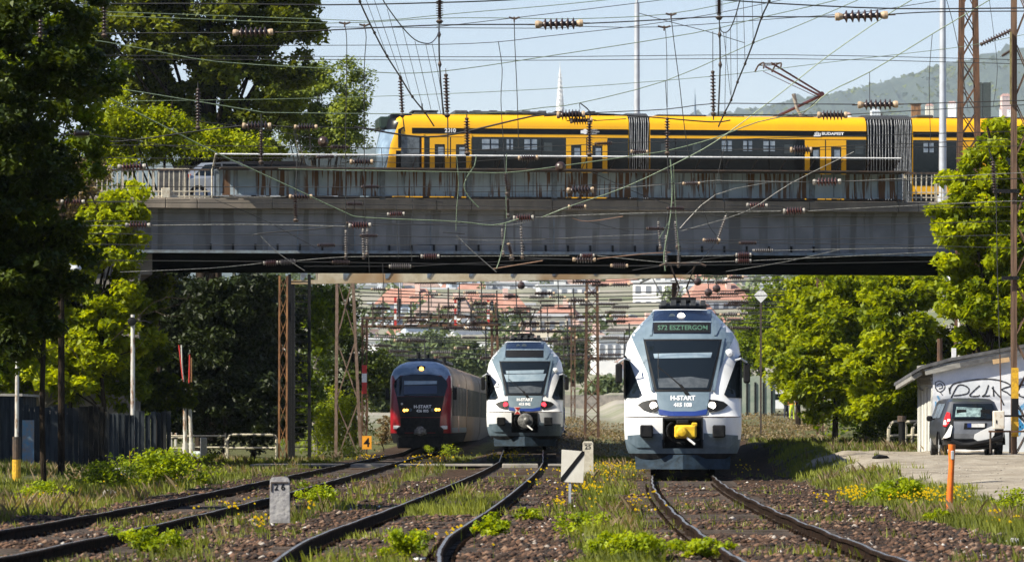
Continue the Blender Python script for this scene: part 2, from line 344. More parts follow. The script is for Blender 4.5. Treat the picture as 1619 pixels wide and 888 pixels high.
def gh(X, D, fine=True):
    X = np.asarray(X, float); D = np.asarray(D, float)
    z = np.full_like(X+D, -.15)+far_rise(D); yd = sstep((X-5.9-np.interp(D, [40, 140], [0, 1.4]))/2.3)
    z = z+yd*(np.interp(D, [40, 75, 92, 127, 170, 400], [-.25, -.16, .2, .62, .72, .75]))
    z = z-.05*sstep((-X-6.6)/1.5)+.35*sstep((-X-10)/6)*(D < 400)
    if fine:
        bl = ballast(X, D); z = z+hash_noise(X, D, 1.1, 1)*.09*(1-bl*.6)+hash_noise(X, D, .33, 2)*.05+hash_noise(X, D, 6, 4)*.10*(1-bl)
        zz_ = np.ones_like(z)
        for q in tdist(X, D): zz_ = zz_*(1-.75*np.exp(-((np.abs(q)-.75)/.22)**2))
        z = z+hash_noise(X/2.6, D, 2.6, 91)*.11*zz_*(D < 150)+hash_noise(X/3.5, D, 1.3, 92)*.05*zz_*(D < 150)
        z = z+np.interp(D, [0, 163, 181, 400], [0, 0, .3, .3])*np.exp(-(tdist(X, D)[1]/2.0)**4)
        for q in tdist(X, D): z = z-.05*np.exp(-((np.abs(q)-.72)/.16)**2)*(D < 300)
        z = np.where(D > 300, z+hash_noise(X, D, 40, 8)*2.0*sstep((D-300)/300), z)
    return z
def gz(X, D): return float(gh(np.array([X]), np.array([D]))[0])
def brise(D): return np.interp(D, [0, 163, 181, 400], [0, 0, .3, .3])
def GP(px, py, guess=0.0):                      # where the sight line through a photo pixel meets the ground
    D = 60.0
    for _ in range(30): X = (px-809.5)*D/F; D = .5*D+.5*(CAMH-gz(X, min(D, 400)))*F/max(py-HOR, 6)
    return Vector(((px-809.5)*D/F, D, gz((px-809.5)*D/F, D)))
ds = np.concatenate([np.arange(-78, 34, 4.), np.arange(34, 66, .25), np.arange(66, 130, .5), np.arange(130, 210, 1.), np.arange(210, 420, 5.), np.arange(420, 1700, 25.), np.array([1700, 1900, 2300, 3000, 4500, 7000, 13300.])])
xs = np.concatenate([[-8900, -4000, -1500, -700], np.arange(-400, -60, 20.), np.arange(-60, -13, 2.), np.arange(-13, 14, .16), np.arange(14, 60, 2.), np.arange(60, 420, 20.), [700, 1500, 4000, 8900]])
XX, DD = np.meshgrid(xs, ds); ZZ = gh(XX, DD); nx = len(xs); i = np.arange(len(ds)-1)[:, None]*nx+np.arange(nx-1)[None, :]
V = np.stack([XX, DD, ZZ], -1).reshape(-1, 3); Q = np.stack([i, i+1, i+1+nx, i+nx], -1).reshape(-1, 4)
gm = bpy.data.materials.new('ground'); gm.use_nodes = True; n = gm.node_tree; N = n.nodes; L = n.links; b = N['Principled BSDF']; b.inputs['Roughness'].default_value = .95; b.inputs['Specular IOR Level'].default_value = .15
tc = N.new('ShaderNodeTexCoord')
def gramp(sc, c1, c2, a=.38, c=.62, det=6):
    q = N.new('ShaderNodeTexNoise'); q.inputs['Scale'].default_value = sc; q.inputs['Detail'].default_value = det; q.inputs['Roughness'].default_value = .7; L.new(tc.outputs['Object'], q.inputs[0])
    r = N.new('ShaderNodeValToRGB'); r.color_ramp.elements[0].position = a; r.color_ramp.elements[1].position = c; r.color_ramp.elements[0].color = (*c1, 1); r.color_ramp.elements[1].color = (*c2, 1); L.new(q.outputs[0], r.inputs[0]); return r.outputs[0]
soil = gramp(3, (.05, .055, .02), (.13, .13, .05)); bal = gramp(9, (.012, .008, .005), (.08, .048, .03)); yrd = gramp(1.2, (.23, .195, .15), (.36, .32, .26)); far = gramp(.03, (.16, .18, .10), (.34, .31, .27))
def gmix(fac, a, c2):
    at = N.new('ShaderNodeAttribute'); at.attribute_name = fac; m = N.new('ShaderNodeMixRGB'); L.new(at.outputs['Fac'], m.inputs[0]); L.new(a, m.inputs[1]); L.new(c2, m.inputs[2]); return m.outputs[0]
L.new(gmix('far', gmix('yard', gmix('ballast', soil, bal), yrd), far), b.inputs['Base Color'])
nb = N.new('ShaderNodeTexNoise'); nb.inputs['Scale'].default_value = 22; nb.inputs['Detail'].default_value = 5; L.new(tc.outputs['Object'], nb.inputs[0]); bp = N.new('ShaderNodeBump'); bp.inputs['Strength'].default_value = .7; bp.inputs['Distance'].default_value = .05
L.new(nb.outputs[0], bp.inputs['Height']); L.new(bp.outputs[0], b.inputs['Normal'])
go = npmesh('ground', V, Q, gm, kind='structure', smooth=True)
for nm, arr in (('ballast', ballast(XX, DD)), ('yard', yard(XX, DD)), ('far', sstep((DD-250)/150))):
    a = go.data.attributes.new(nm, 'FLOAT', 'POINT'); a.data.foreach_set('value', arr.astype(np.float32).ravel())
tag(go, 'uneven railway ground of brown ballast, grassy verges and a pale gravel yard', 'ground')

def rail_pts(tab, off, d0, d1, step):
    out = []; d = d0; br_ = 1.0 if tab is TB else 0.0
    while d <= d1+1e-6:
        x = crom(tab, d); sl = (crom(tab, d+.5)-crom(tab, d-.5)); z = float(far_rise(d))+br_*float(brise(d)); out.append(Vector((x+off, d-off*sl, z))); d += step if d < 200 else 6
    return out
def make_rail(pts, parent):
    prof = [(-.017, .002), (.017, .002), (.036, -.008), (.036, -.036), (.012, -.05), (.012, -.13), (.07, -.15), (.07, -.165), (-.07, -.165), (-.07, -.15), (-.012, -.13), (-.012, -.05), (-.036, -.036), (-.036, -.008)]
    b = MB(); n = len(prof)
    for k, p in enumerate(pts):
        d = (pts[min(k+1, len(pts)-1)]-pts[max(k-1, 0)]).normalized(); r = Vector((d.y, -d.x, 0))
        w = .012*math.sin(p.y*.9)+.006*math.sin(p.y*2.7)
        b.v += [tuple(p+r*(u+w*.7)+Vector((0, 0, h+w*.5))) for u, h in prof]
    for k in range(len(pts)-1):
        for j in range(n):
            b.f.append((k*n+j, k*n+(j+1) % n, (k+1)*n+(j+1) % n, (k+1)*n+j)); b.m.append(1 if j == 0 else 0)
    return b.build('rail', [MATS['rail_rust'], MATS['rail_top']], parent)
sm = MB(); sm.box(-1.25, 1.25, -.12, .12, -.14, 0, b=.02); slm = sm.mesh('sleeper', mat('sleeper', (.018, .013, .010), (.07, .05, .038), 7, .9, bump=.8, stretch=(.3, 1, 1)))
pm = MB(); pm.box(-.17, .17, -.09, .09, 0, .02); pm.cyl((-.11, 0, .02), (-.11, 0, .06), .025, 6); pm.cyl((.11, 0, .02), (.11, 0, .06), .025, 6); plm = pm.mesh('fastening', MATS['rail_rust'])
def track(tab, d0, d1, label, group='railway tracks'):
    t = thing('railway_track', label, 'railway track', (0, 0, 0))
    for s in (-.753, .753): make_rail(rail_pts(tab, s, d0, d1, 1.0), t)
    d = d0; k = 0
    while d < min(d1, 196) and k < 292:
        x = crom(tab, d); sl = crom(tab, d+.5)-crom(tab, d-.5)
        o = link('sleeper', slm, t); o.location = (x+random.uniform(-.03, .03), d, -.132+(float(brise(d)) if tab is TB else 0)+random.uniform(-.015, .012)); o.rotation_euler = (0, random.uniform(-.008, .008), -atan(sl)+random.uniform(-.02, .02))
        d += .62+random.uniform(-.03, .03); k += 1
    b = MB(); d = d0                                     # chairs and screws holding the rails
    while d < min(d1, 110):
        x = crom(tab, d)
        for s in (-.753, .753):
            for q in (-.11, .11): b.box(x+s+q-.035, x+s+q+.035, d-.06, d+.06, -.17, -.125); b.cyl((x+s+q*1.2, d, -.13), (x+s+q*1.2, d, -.085), .02, 5)
        d += .62
    b.build('rail_fastenings', MATS['rail_rust'], t)['kind'] = 'stuff'
    return t
track(TC, 34, 240, 'railway track curving up to the large white and grey train with headlights on')
track(TB, 34, 290, 'middle railway track, its shiny rails bending towards the train with red tail lights')
track(TA, 38, 300, 'overgrown railway track on the left, running past the numbered stone to the red train')

# level crossing: concrete strips beside and between the rails
t = thing('level_crossing', 'pale concrete edge strip of the level crossing laid across the left and middle tracks', 'level crossing', (0, 158, 0))
for (a, c) in ((-8.6, -5.6), (-3.75, -.62), (1.2, 2.6)):
    b = MB(); b.box(a, c, -2.5, 3, -.10, -.03, b=.02); b.build('crossing_slab', MATS['concrete'], t)
for (a, c) in ((-5.28, -4.05), (-.32, .86)):
    b = MB(); b.box(a, c, -3, 3, -.2, -.02, b=.02); b.build('crossing_panel', MATS['concrete'], t)

# ------------------------------------------------------------------ ballast stones, grass, weeds, flowers
def sample(n, d0, d1, pw, seed, half=.118):
    g = np.random.default_rng(seed); u = g.random(n); D = (d0**(1-pw)+u*(d1**(1-pw)-d0**(1-pw)))**(1/(1-pw)) if pw != 1 else d0*(d1/d0)**u
    X = (g.random(n)*2-1)*D*half; return X, D, g
def stones(name, n, d0, d1, size, mask, seed, m, lift=0.0):
    X, D, g = sample(n, d0, d1, 1.6, seed); k = mask(X, D) > g.random(n)*.9+.08; X, D = X[k], D[k]; n = len(X); Z = gh(X, D)+lift
    s = size*(.45+g.random(n)**2*1.3)
    base = np.array([[1, 0, .1], [.3, .95, 0], [-.9, .5, .05], [-.7, -.75, 0], [.45, -.9, .1], [.15, .1, .75], [-.2, -.1, -.5]])
    a = g.random(n)*6.28; ca, sa = np.cos(a), np.sin(a); V = base[None]*(.7+.6*g.random((n, 7, 3)))
    x = V[..., 0]*ca[:, None]-V[..., 1]*sa[:, None]; y = V[..., 0]*sa[:, None]+V[..., 1]*ca[:, None]
    V = np.stack([x, y, V[..., 2]*.85], -1)*s[:, None, None]+np.stack([X, D, Z], -1)[:, None]
    tr = np.array([[i, (i+1) % 5, 5] for i in range(5)]+[[(i+1) % 5, i, 6] for i in range(5)])
    T = (tr[None]+np.arange(n)[:, None, None]*7).reshape(-1, 3); tint = np.repeat(np.clip(g.random(n)**1.3, 0, 1), 7)
    return npmesh(name, V.reshape(-1, 3), None, m, tint, None, 'stuff', tris=T)
def stonemat(name, stops):
    m = bpy.data.materials.new(name); m.use_nodes = True; n = m.node_tree; N = n.nodes; b = N['Principled BSDF']; at = N.new('ShaderNodeAttribute'); at.attribute_name = 'tint'; cr = N.new('ShaderNodeValToRGB')
    e = cr.color_ramp.elements
    while len(e) < len(stops): e.new(.5)
    for q, (p, c) in zip(e, stops): q.position = p; q.color = (*c, 1)
    n.links.new(at.outputs['Fac'], cr.inputs[0]); n.links.new(cr.outputs[0], b.inputs['Base Color']); b.inputs['Roughness'].default_value = .9; return m
smt = stonemat('stones', [(0, (.012, .008, .006)), (.45, (.058, .029, .016)), (.82, (.145, .075, .042)), (.95, (.21, .135, .09)), (.99, (.34, .30, .26)), (1, (.65, .62, .58))])
tag(stones('ballast_stones', 85000, 42, 130, .038, ballast, 21, smt), 'loose brown ballast stones around the sleepers and rails', 'ballast')
tag(stones('gravel', 5000, 75, 140, .022, yard, 22, stonemat('gravelstones', [(0, (.22, .19, .15)), (1, (.40, .36, .30))])), 'loose pale gravel of the yard on the right', 'gravel')

def grassmask(X, D):
    b = 1-ballast(X, D); y = yard(X, D); n = hash_noise(X, D, 2.3, 31)+.5; n2 = hash_noise(X, D, .8, 32)+.5; _, tb, tc_ = tdist(X, D)
    inner = ((np.abs(tb) < .6) & (D > 72) & (D < 100) & (n > .45))*.6+((np.abs(tb) < .6) & (n > .72))*.35
    return np.maximum(b*(1-y)*(.25+.9*n)*(.5+.7*n2), inner+(y > .5)*(n > .93)*.2)
def blades(name, n, d0, d1, hgt, mask, seed, m, lean=.45, wid=.0055, tintlo=0.0, tinthi=1.0):
    X, D, g = sample(n//6, d0, d1, 1.35, seed); k = mask(X, D) > g.random(len(X)); X, D = X[k], D[k]
    X = np.repeat(X, 6)+g.normal(size=len(X)*6)*.05; D = np.repeat(D, 6)+g.normal(size=len(D)*6)*.08; n = len(X); Z = gh(X, D)-.02
    big = .55+.9*(hash_noise(X, D, 1.7, seed)+.5); h = hgt*(.4+g.random(n))*big; a = g.random(n)*6.28; l = lean*(.2+g.random(n)); w = wid*(.6+g.random(n))*np.maximum(1, D/70)
    V = np.empty((n, 4, 3)); dx, dy = np.cos(a), np.sin(a); f = g.random(n)*6.28*0+a+1.57
    V[:, 0] = np.stack([X-w, D, Z], -1); V[:, 1] = np.stack([X+w, D, Z], -1)
    V[:, 2] = np.stack([X+dx*h*l*.45+w*.8, D+dy*h*l*.4, Z+h*.62], -1); V[:, 3] = np.stack([X+dx*h*l, D+dy*h*l, Z+h], -1)
    t = np.repeat(tintlo+(tinthi-tintlo)*np.clip((hash_noise(X, D, 2.9, 44)+.5)*.6+g.random(n)*.4, 0, 1), 4)
    return npmesh(name, V.reshape(-1, 3), np.arange(n*4).reshape(-1, 4)[:, [0, 1, 2, 3]], m, t, None, 'stuff')
tag(blades('grass', 560000, 42, 200, .155, grassmask, 51, MATS['grass']), 'green and straw coloured grass on the verges between the tracks', 'grass')
tag(blades('dry_grass', 130000, 42, 190, .24, lambda X, D: grassmask(X, D)*(hash_noise(X, D, 4.1, 77) > .08), 52, MATS['dry'], .7), 'dry straw stalks standing among the green grass', 'dry grass')
bmk = lambda X, D: (ballast(X, D) > .3)*(hash_noise(X, D, 1.6, 78)+.16*(X < -3.2) > .25)*.6
tag(blades('weed_sprigs', 110000, 42, 160, .11, bmk, 53, MATS['grass']), 'thin grass sprigs growing through the ballast', 'grass')

def bush(px, py, wpx, hpx, label, m='weed', seed=1, name='weed', cat='weed', n=900, ls=.055, group=None, bark=None):
    g = GP(px, py); s = g.y/F; w = wpx*s/2; h = hpx*s
    return tree(name, label, g, [(g.x, g.y, g.z+h*.45, w, min(w, 1.0), h*.5)], max(10, int(n/45)), min(w, h)*.34, n, ls, MATS[m], .012 if name != 'bush' else .03, seed, 5, bark, shell=.2, cat=cat, crown_part='leaves')
for k, (px, py, w, h, l) in enumerate([
    (780, 852, 62, 44, 'bright green weed clump beside the right rail of the middle track'), (838, 822, 52, 22, 'low green weed to the left of the grassy mound behind the white board'),
    (925, 846, 130, 38, 'wide lime green weed in the grass below the white diagonal-striped board'), (1010, 884, 150, 46, 'large leafy weed at the bottom edge, left of the right-hand track'),
    (1112, 887, 90, 36, 'small leafy weed touching the left rail of the right-hand track at the bottom edge'), (958, 882, 80, 38, 'leafy weed low in the grass between the middle and right-hand tracks'),
    (318, 769, 38, 22, 'small weed between the rails of the left overgrown track'), (505, 797, 90, 34, 'green weed patch just right of the numbered concrete stone'),
    (1487, 826, 40, 26, 'dark leafy weed at the foot of the orange post'), (62, 800, 120, 42, 'yellow-green weed in the shade at the far left'),
    (330, 735, 60, 24, 'weed in the verge below the tubular barrier'), (560, 726, 44, 26, 'flowering weed beside the level crossing strip'),
    (700, 722, 60, 24, 'flowering weed in front of the red train'), (1600, 812, 70, 42, 'spiky green weed by the gravel at the right edge'),
    (232, 872, 140, 40, 'straggly weed at the bottom left beside the left track'), (640, 882, 80, 50, 'pale green weed between the rails of the middle track at the bottom')]):
    bush(px, py, w, h, l, seed=60+k, n=int(300+w*h*.22), ls=.05 if py > 800 else .06)
bush(1418, 796, 88, 42, 'round lime green bush in the grass left of the orange post', seed=90, name='bush', cat='bush', n=1700, ls=.075)
bush(262, 770, 190, 66, 'broad yellow-green flowering bush by the pale lamp pole with yellow base', seed=91, name='bush', cat='bush', n=3200, ls=.09)
bush(165, 772, 110, 46, 'dull green bush in the shade in front of the dark plank fence', 'leaf_mid', 93, 'bush', 'bush', 1500, .09)
bush(530, 722, 130, 120, 'lime green shrub left of the orange sign with the 4', 'leaf_bright', 92, 'bush', 'bush', 5200, .13)
bush(607, 714, 34, 62, 'dry brown scrub right of the orange sign with the 4', 'dry', 94, 'bush', 'bush', 1600, .10)
fl = []; g = np.random.default_rng(5)
for (px, py, sx, sy, n) in [(240, 745, 90, 18, 60), (960, 735, 34, 22, 120), (920, 770, 40, 20, 70), (880, 800, 14, 8, 16), (1350, 783, 30, 10, 90), (1455, 787, 50, 9, 110), (1500, 790, 40, 7, 50), (1300, 795, 16, 5, 12), (1585, 825, 26, 9, 16),
        (690, 722, 40, 6, 90), (800, 719, 40, 5, 80), (575, 722, 30, 5, 40), (660, 730, 30, 8, 30), (410, 838, 16, 5, 14), (870, 745, 60, 20, 30), (360, 800, 60, 20, 26), (700, 850, 60, 20, 14), (60, 790, 40, 10, 24), (1000, 800, 14, 10, 16), (1010, 735, 30, 14, 50), (490, 800, 8, 12, 10), (1180, 735, 14, 10, 16), (1030, 790, 40, 30, 16)]:
    for _ in range(n):
        p = GP(px+g.normal()*sx*.5, max(HOR+22, py+abs(g.normal())*sy*.7+6)); h = .12+.16*g.random(); fl.append((p.x, p.y, p.z+h, .014+.012*g.random()*max(1, p.y/70), p.z))
V = []; S = MB()
for x, y, z, r, z0 in fl:
    for q in range(3):
        a = q*1.05+x*9; V += [(x-r*cos(a), y-r*sin(a), z+.3*r*sin(a)), (x-.3*r, y, z+r*.9), (x+r*cos(a), y+r*sin(a), z-.2*r), (x+.2*r, y, z-r*.8)]
    S.v += [(x-.004, y, z0-.02), (x+.004, y, z0-.02), (x, y, z)]; S.f.append((len(S.v)-3, len(S.v)-2, len(S.v)-1)); S.m.append(0)
V = np.array(V); o = npmesh('yellow_flowers', V, np.arange(len(V)).reshape(-1, 4), MATS['petal'], g.random(len(V)), None, 'stuff'); tag(o, 'small yellow wild flowers scattered through the verges', 'flowers')
me = S.mesh('flower_stems', MATS['weed']); o2 = link('flower_stems', me, o); o2['kind'] = 'stuff'
# ------------------------------------------------------------------ the road bridge
BA = R_(7); BC, BS = cos(BA), sin(BA); BY = 156.0
def bu(px, v=0.0): t = (px-809.5)/F; return (t*(BY+v*BC)+v*BS)/(BC-t*BS)
def bY(px, v=0.0): return BY+bu(px, v)*BS+v*BC
def bz(px, py, v=0.0): return CAMH+(HOR-py)*bY(px, v)/F
def BW(u, v, z): return Vector((u*BC-v*BS, BY+u*BS+v*BC, z))
wallstreak('girder', (.185, .185, .188), (.25, .25, .252), (.135, .13, .125), 2.2, .52); wallstreak('parapet', (.27, .34, .39), (.38, .45, .50), (.125, .062, .028), 10, .50)
mat('fascia', (.19, .16, .125), (.28, .235, .185), 1.2, .9, bump=.4, c3=(.15, .13, .11), stretch=(1, 1, .4)); mat('soffit_shade', (.012, .012, .013), (.02, .02, .02), 2, 1.0, spec=0.0)
mat('rail_cream', (.62, .58, .47), (.45, .38, .28), 9, .6); mat('blue_steel', (.20, .25, .29), (.14, .15, .16), 5, .6); mat('asphalt', (.05, .05, .05), (.07, .07, .068), 8, .9)
mat('mesh_screen', (.045, .037, .028), (.07, .058, .042), 6, .9, alpha=.74, spec=.05)
BR = thing('road_bridge', 'long grey road bridge with rust-streaked side carrying the yellow tram over the tracks', 'bridge', (0, BY, 0), BA)
UL, UR = -38.0, 40.0
b = MB(); b.box(UL, UR, .55, 20.6, 8.36, 8.6); b.build('deck', MATS['asphalt'], BR)
e0, e1 = bz(809, 332), 8.66
cuts = [UL, -25, bu(262), bu(312), bu(430), bu(560), bu(690), bu(745), bu(873), bu(1008), bu(1145), bu(1280), bu(1420), bu(1452), 22, 30, UR]
b0 = MB()
for k, (a, c) in enumerate(zip(cuts, cuts[1:])):
    b = MB(); dz = random.uniform(-.008, .008); b.box(a+.006, c-.006, -.05+random.uniform(0, .012), .549, e0+dz, e1+dz, b=.02); b.build('edge_beam', MATS['fascia'], BR)
gl, gr = bu(218, .5), bu(1478, .5); ge = gr+6.2; gz0, gz1 = bz(809, 399, .5), e0
for k in range(4):
    v0 = .55+k*5.0; b = MB(); b.box(gl, ge, v0, v0+4.7, gz0, 8.36, b=.02); b.build('girder', [MATS['girder']], BR)
    b = MB(); b.box(gl-.02, ge+.02, v0-.14, v0+4.82, gz0-.07, gz0+.0); b.build('bottom_flange', MATS['soffit_shade'], BR)  # near-black colour: the shade of the underside is put into it
    if k == 0: b = MB(); b.box(gl-.02, ge+.02, .36, .408, gz0-.065, gz0+.03); b.build('flange_edge', MATS['blue_steel'], BR)
b = MB(); b.box(gl, gr, .38, .549, e0-.13, e0-.002); b.build('haunch', MATS['girder'], BR)
br = MB(); br.box(-.03, .03, -.07, 0, 0, .24); br.box(-.05, .05, -.09, 0, .0, .03); brm = br.mesh('bracket', MATS['black_paint'])
x = 333
while x < 1310:
    o = link('bracket', brm, BR); o.location = (bu(x, .55), .549, gz0+.004); x += 35.3
for a, c in ((470, 471), (875, 877), (1286, 1288), (560, 561), (680, 682)):      # weld seams of the girder web
    b = MB(); b.box(bu(a, .55), bu(a, .55)+.03, .53, .548, gz0+.02, e0-.14); b.build('web_seam', MATS['blue_steel'], BR)
for s in (-1, 1):                                        # abutments
    b = MB(); u0, u1 = ((-26, gl+.1) if s < 0 else (gr+6.0, 30)); b.box(u0, u1, .8, 20, -1, gz0-.075, b=.05); b.build('abutment', MATS['concrete'], BR)
    if s < 0: b = MB(); b.box((gl+.102) if s < 0 else (gr-.2), (gl+.5) if s < 0 else (gr+2.198), 1.2, 19.6, 6.2, gz0-.075); b.build('bearing_shelf', MATS['concrete'], BR)
# parapet of steel panels between posts
pz0, pz1 = 8.74, bz(809, 271)
px_ = [343, 470, 605, 742, 877, 1012, 1148, 1284, 1423]
for a, c in zip(px_, px_[1:]):
    b = MB(); b.box(bu(a)+.09, bu(c)-.09, .06, .10, pz0+.02, pz1-.02); b.box(bu(a)+.09, bu(c)-.09, .02, .06, pz0+.02, pz0+.06); b.build('parapet_panel', MATS['parapet'], BR)
    for f in (.25, .5, .75): u = lerp(bu(a), bu(c), f); b = MB(); b.box(u-.012, u+.012, .035, .0585, pz0+.07, pz1-.03); b.build('panel_rib', MATS['blue_steel'], BR)
pp = MB(); pp.box(-.088, .088, .0, .16, pz0-.16, pz1+.0, b=.01); ppm = pp.mesh('parapet_post', MATS['blue_steel'])
for a in px_: o = link('parapet_post', ppm, BR); o.location = (bu(a), 0, 0)
b = MB(); b.box(bu(343), bu(1423), -.06, .20, pz1+.002, pz1+.05); b.build('parapet_cap', MATS['steel_dark'], BR)
b = MB(); b.box(bu(336), bu(1430), -.045, .5, pz0-.05, pz0-.02); u = bu(343)
for k in range(150): uu = random.uniform(bu(343), bu(1423)); b.box(uu, uu+random.uniform(.03, .3), -.07, -.047, pz0-.045+random.uniform(-.02, .0), pz0-.02+random.uniform(-.005, .04))
b.build('kerb_rail', MATS['steel_dark'], BR)
# contact guard: a shelf that reaches out over the tracks and a leaning mesh screen with a white top rail
sv = -1.45
zt = bz(809, 248, sv)
b = MB(); b.box(bu(345), bu(1423), sv, -.062, pz1-.02, pz1+.02); b.build('guard_shelf', MATS['steel_dark'], BR)
sx = [343+k*45.0 for k in range(25)]
for a, c in zip(sx[:-1:3], sx[3::3]):
    b = MB(); b.add([(bu(a, sv)+.015, -.05, pz1+.04), (bu(c, sv)-.015, -.05, pz1+.04), (bu(c, sv)-.015, sv, zt-.02), (bu(a, sv)+.015, sv, zt-.02)], [(0, 1, 2, 3)]); b.build('mesh_panel', MATS['mesh_screen'], BR)
for a in sx:
    b = MB(); b.tube([(bu(a, sv), -.03, pz1+.03), (bu(a, sv), sv+.02, zt-.03)], .014, 6); b.build('strut', MATS['steel_dark'], BR)
b = MB(); b.tube([BWl for BWl in [(bu(341, sv), sv, bz(341, 243.5, sv)), (bu(800, sv), sv, bz(800, 246.5, sv)), (bu(1425, sv), sv, bz(1425, 250.5, sv))]], .026, 8); b.build('top_rail', MATS['white_paint'], BR)
b = MB(); b.tube([(bu(341, sv), sv, bz(341, 243.5, sv)), (bu(337), -.1, bz(337, 262)), (bu(335), -.02, bz(335, 268)), (bu(335), -.02, 8.68)], .03, 6); b.build('end_post', MATS['rail_cream'], BR)
# open railings at both ends
def railing(x0, x1, step, yt, yb, name='railing'):
    n = int((x1-x0)/step); bm_ = MB(); bm_.box(-.018, .018, -.012, .012, bz(x0, yb)-8.6-.08, bz(x0, yt)-8.6); me = bm_.mesh('baluster', MATS['rail_cream'])
    for k in range(n+1): o = link('baluster', me, BR); o.location = (bu(x0+k*step), .16, 8.6); o.rotation_euler = (0, random.uniform(-.02, .02), 0)
    for py, mt, r in ((yt, 'steel_dark', .03), (yb-9, 'rail_cream', .018), (yb-1, 'rail_cream', .018)):
        b = MB(); b.bar((bu(x0-6), .16, bz(x0, py)), (bu(x1+2), .16, bz(x1, py)), r*2, mi=0); b.build('rail_bar', MATS[mt], BR)
    for k in range(0, n+1, 6): b = MB(); b.box(bu(x0+k*step)-.045, bu(x0+k*step)+.045, .20, .29, 8.58, bz(x0, yt)); b.build('railing_post', MATS['rail_cream'], BR)
railing(96, 330, 8.15, 268, 311); railing(1434, 1500, 8.0, 273.5, 313); railing(1508, 1700, 8.0, 273.5, 313)
b = MB(); b.box(UL, UR, 20.2, 20.35, 8.6, 9.4); b.build('far_parapet', MATS['parapet'], BR)
b = MB(); b.box(UL, UR, .9, 2.4, 8.6, 8.72); b.build('footway', MATS['concrete'], BR)
for v in (6.78, 8.22): b = MB(); b.box(UL, UR, v-.03, v+.03, 8.6, 8.63); b.build('tram_rail', MATS['rail_top'], BR)
b = MB(); u = bu(262); b.box(u-.14, u+.14, -.02, .12, 8.66, 8.98, b=.01); b.build('junction_box', MATS['rail_cream'], BR)

# second, lower beam bridge just behind: cream steel beam with dark web brackets
cm = mat('cream_steel', (.66, .58, .42), (.52, .42, .26), 1.5, .6, c3=(.40, .25, .12)); PB = thing('beam_bridge', 'low cream steel beam bridge with dark brackets seen under the road bridge', 'bridge', (0, 192, 0))
pa, pb_ = P(468, 449, 191), P(1075, 439, 194)
d = (pb_-pa).normalized(); nrm = Vector((-d.y, d.x, 0)).normalized()
def beamseg(a, c, w, h0, h1, m, name):
    b = MB(); p, q = pa+d*a, pa+d*c; r = nrm*w; z0 = Vector((0, 0, h0)); z1 = Vector((0, 0, h1)); b.add([p+z0, q+z0, q+r+z0, p+r+z0, p+z1, q+z1, q+r+z1, p+r+z1], [(0, 1, 2, 3), (4, 5, 6, 7), (0, 1, 5, 4), (1, 2, 6, 5), (2, 3, 7, 6), (3, 0, 4, 7)]); return b.build(name, m, PB, world=True)
Lb = (pb_-pa).length
beamseg(-.3, Lb+.6, .5, 0.0, .16, cm, 'lower_flange'); beamseg(-.3, Lb+.6, .5, .50, .66, cm, 'upper_flange')
for k in range(14):
    a = .2+k*1.72; 
    if a > Lb: break
    b = MB(); p = pa+d*a-nrm*.02; b.add([p+Vector((0, 0, .161)), p+d*.10+Vector((0, 0, .161)), p+d*.34+Vector((0, 0, .499)), p+Vector((0, 0, .499)), p+nrm*.2+Vector((0, 0, .161)), p+d*.1+nrm*.2+Vector((0, 0, .161)), p+d*.34+nrm*.2+Vector((0, 0, .499)), p+nrm*.2+Vector((0, 0, .499))], [(0, 1, 2, 3), (4, 5, 6, 7), (0, 1, 5, 4), (1, 2, 6, 5), (2, 3, 7, 6), (3, 0, 4, 7)]); b.build('web_bracket', MATS['blue_steel'], PB, world=True)
beamseg(0.9, Lb+.6, .30, .16, .50, cm, 'web'); PB.children[-1].location = nrm*.1
b = MB(); p = P(462, 430, 191); b.box(p.x-.1, p.x+.1, 191, 191.3, -.3, 7.0); b.build('pier', MATS['black_paint'], PB, world=True)
b = MB(); b.box(pb_.x-.3, pb_.x-.1, 194.6, 194.9, -.3, 7.1); b.build('pier', MATS['rust'], PB, world=True)

# ------------------------------------------------------------------ the yellow tram
ty = mat('tram_yellow', (.84, .43, .006), (.80, .40, .006), 2, .35, coat=.15); tb = mat('tram_black', (.006, .007, .009), None, rough=.3, spec=.25); tg = mat('dark_glass', (.008, .012, .016), None, rough=.06, spec=.45)
tl = mat('pane_light', (.16, .20, .25), (.28, .33, .38), 6, .15); mat('roof_grey', (.05, .055, .065), (.09, .095, .11), 4, .7, spec=.2); mat('roof_dark', (.03, .033, .04), (.06, .065, .07), 5, .6); mat('glass_blue', (.17, .24, .32), (.30, .40, .50), 1.5, .12)
TV = 6.3; TU0 = bu(595, TV); p0 = BW(TU0, TV+1.2, 8.62); TY = 162.6
TR = thing('tram', 'long yellow and black articulated tram with dark windows crossing the bridge', 'tram', p0, BA-R_(90))
def ty_(px): return bu(px, TV)-TU0
def tz(py, px=900): return CAMH+(HOR-py)*bY(px, TV)/F-8.62
tw = [(0, 1.16), (.2, 1.2), (2.95, 1.2), (3.1, 1.12), (3.2, .98), (3.26, .85)]
TN = Nose([(0, .12), (.5, 0), (1.3, .02), (2.2, .12), (2.74, .24), (3.1, .30), (3.2, .45), (3.26, .8)], tw, [(0, .5), (1.3, .5), (2.2, .58), (2.74, .72), (3.2, .85)], 2.6)
cols = [-.999, -.99, -.97, -.93, -.86, -.7, -.45, -.2, 0, .2, .45, .7, .86, .93, .97, .99, .999]
def tslot(c, z):
    if abs(c) > 1-.0006: return 0
    if z > 2.98: return 0 if abs(c) > .9 else 1
    if z > 2.72: return 0 if abs(c) > .95 else 1
    if z > 1.05: return 0 if abs(c) > .965 else 2
    return 1 if .25 < z < .5 else 0
TL = ty_(994)
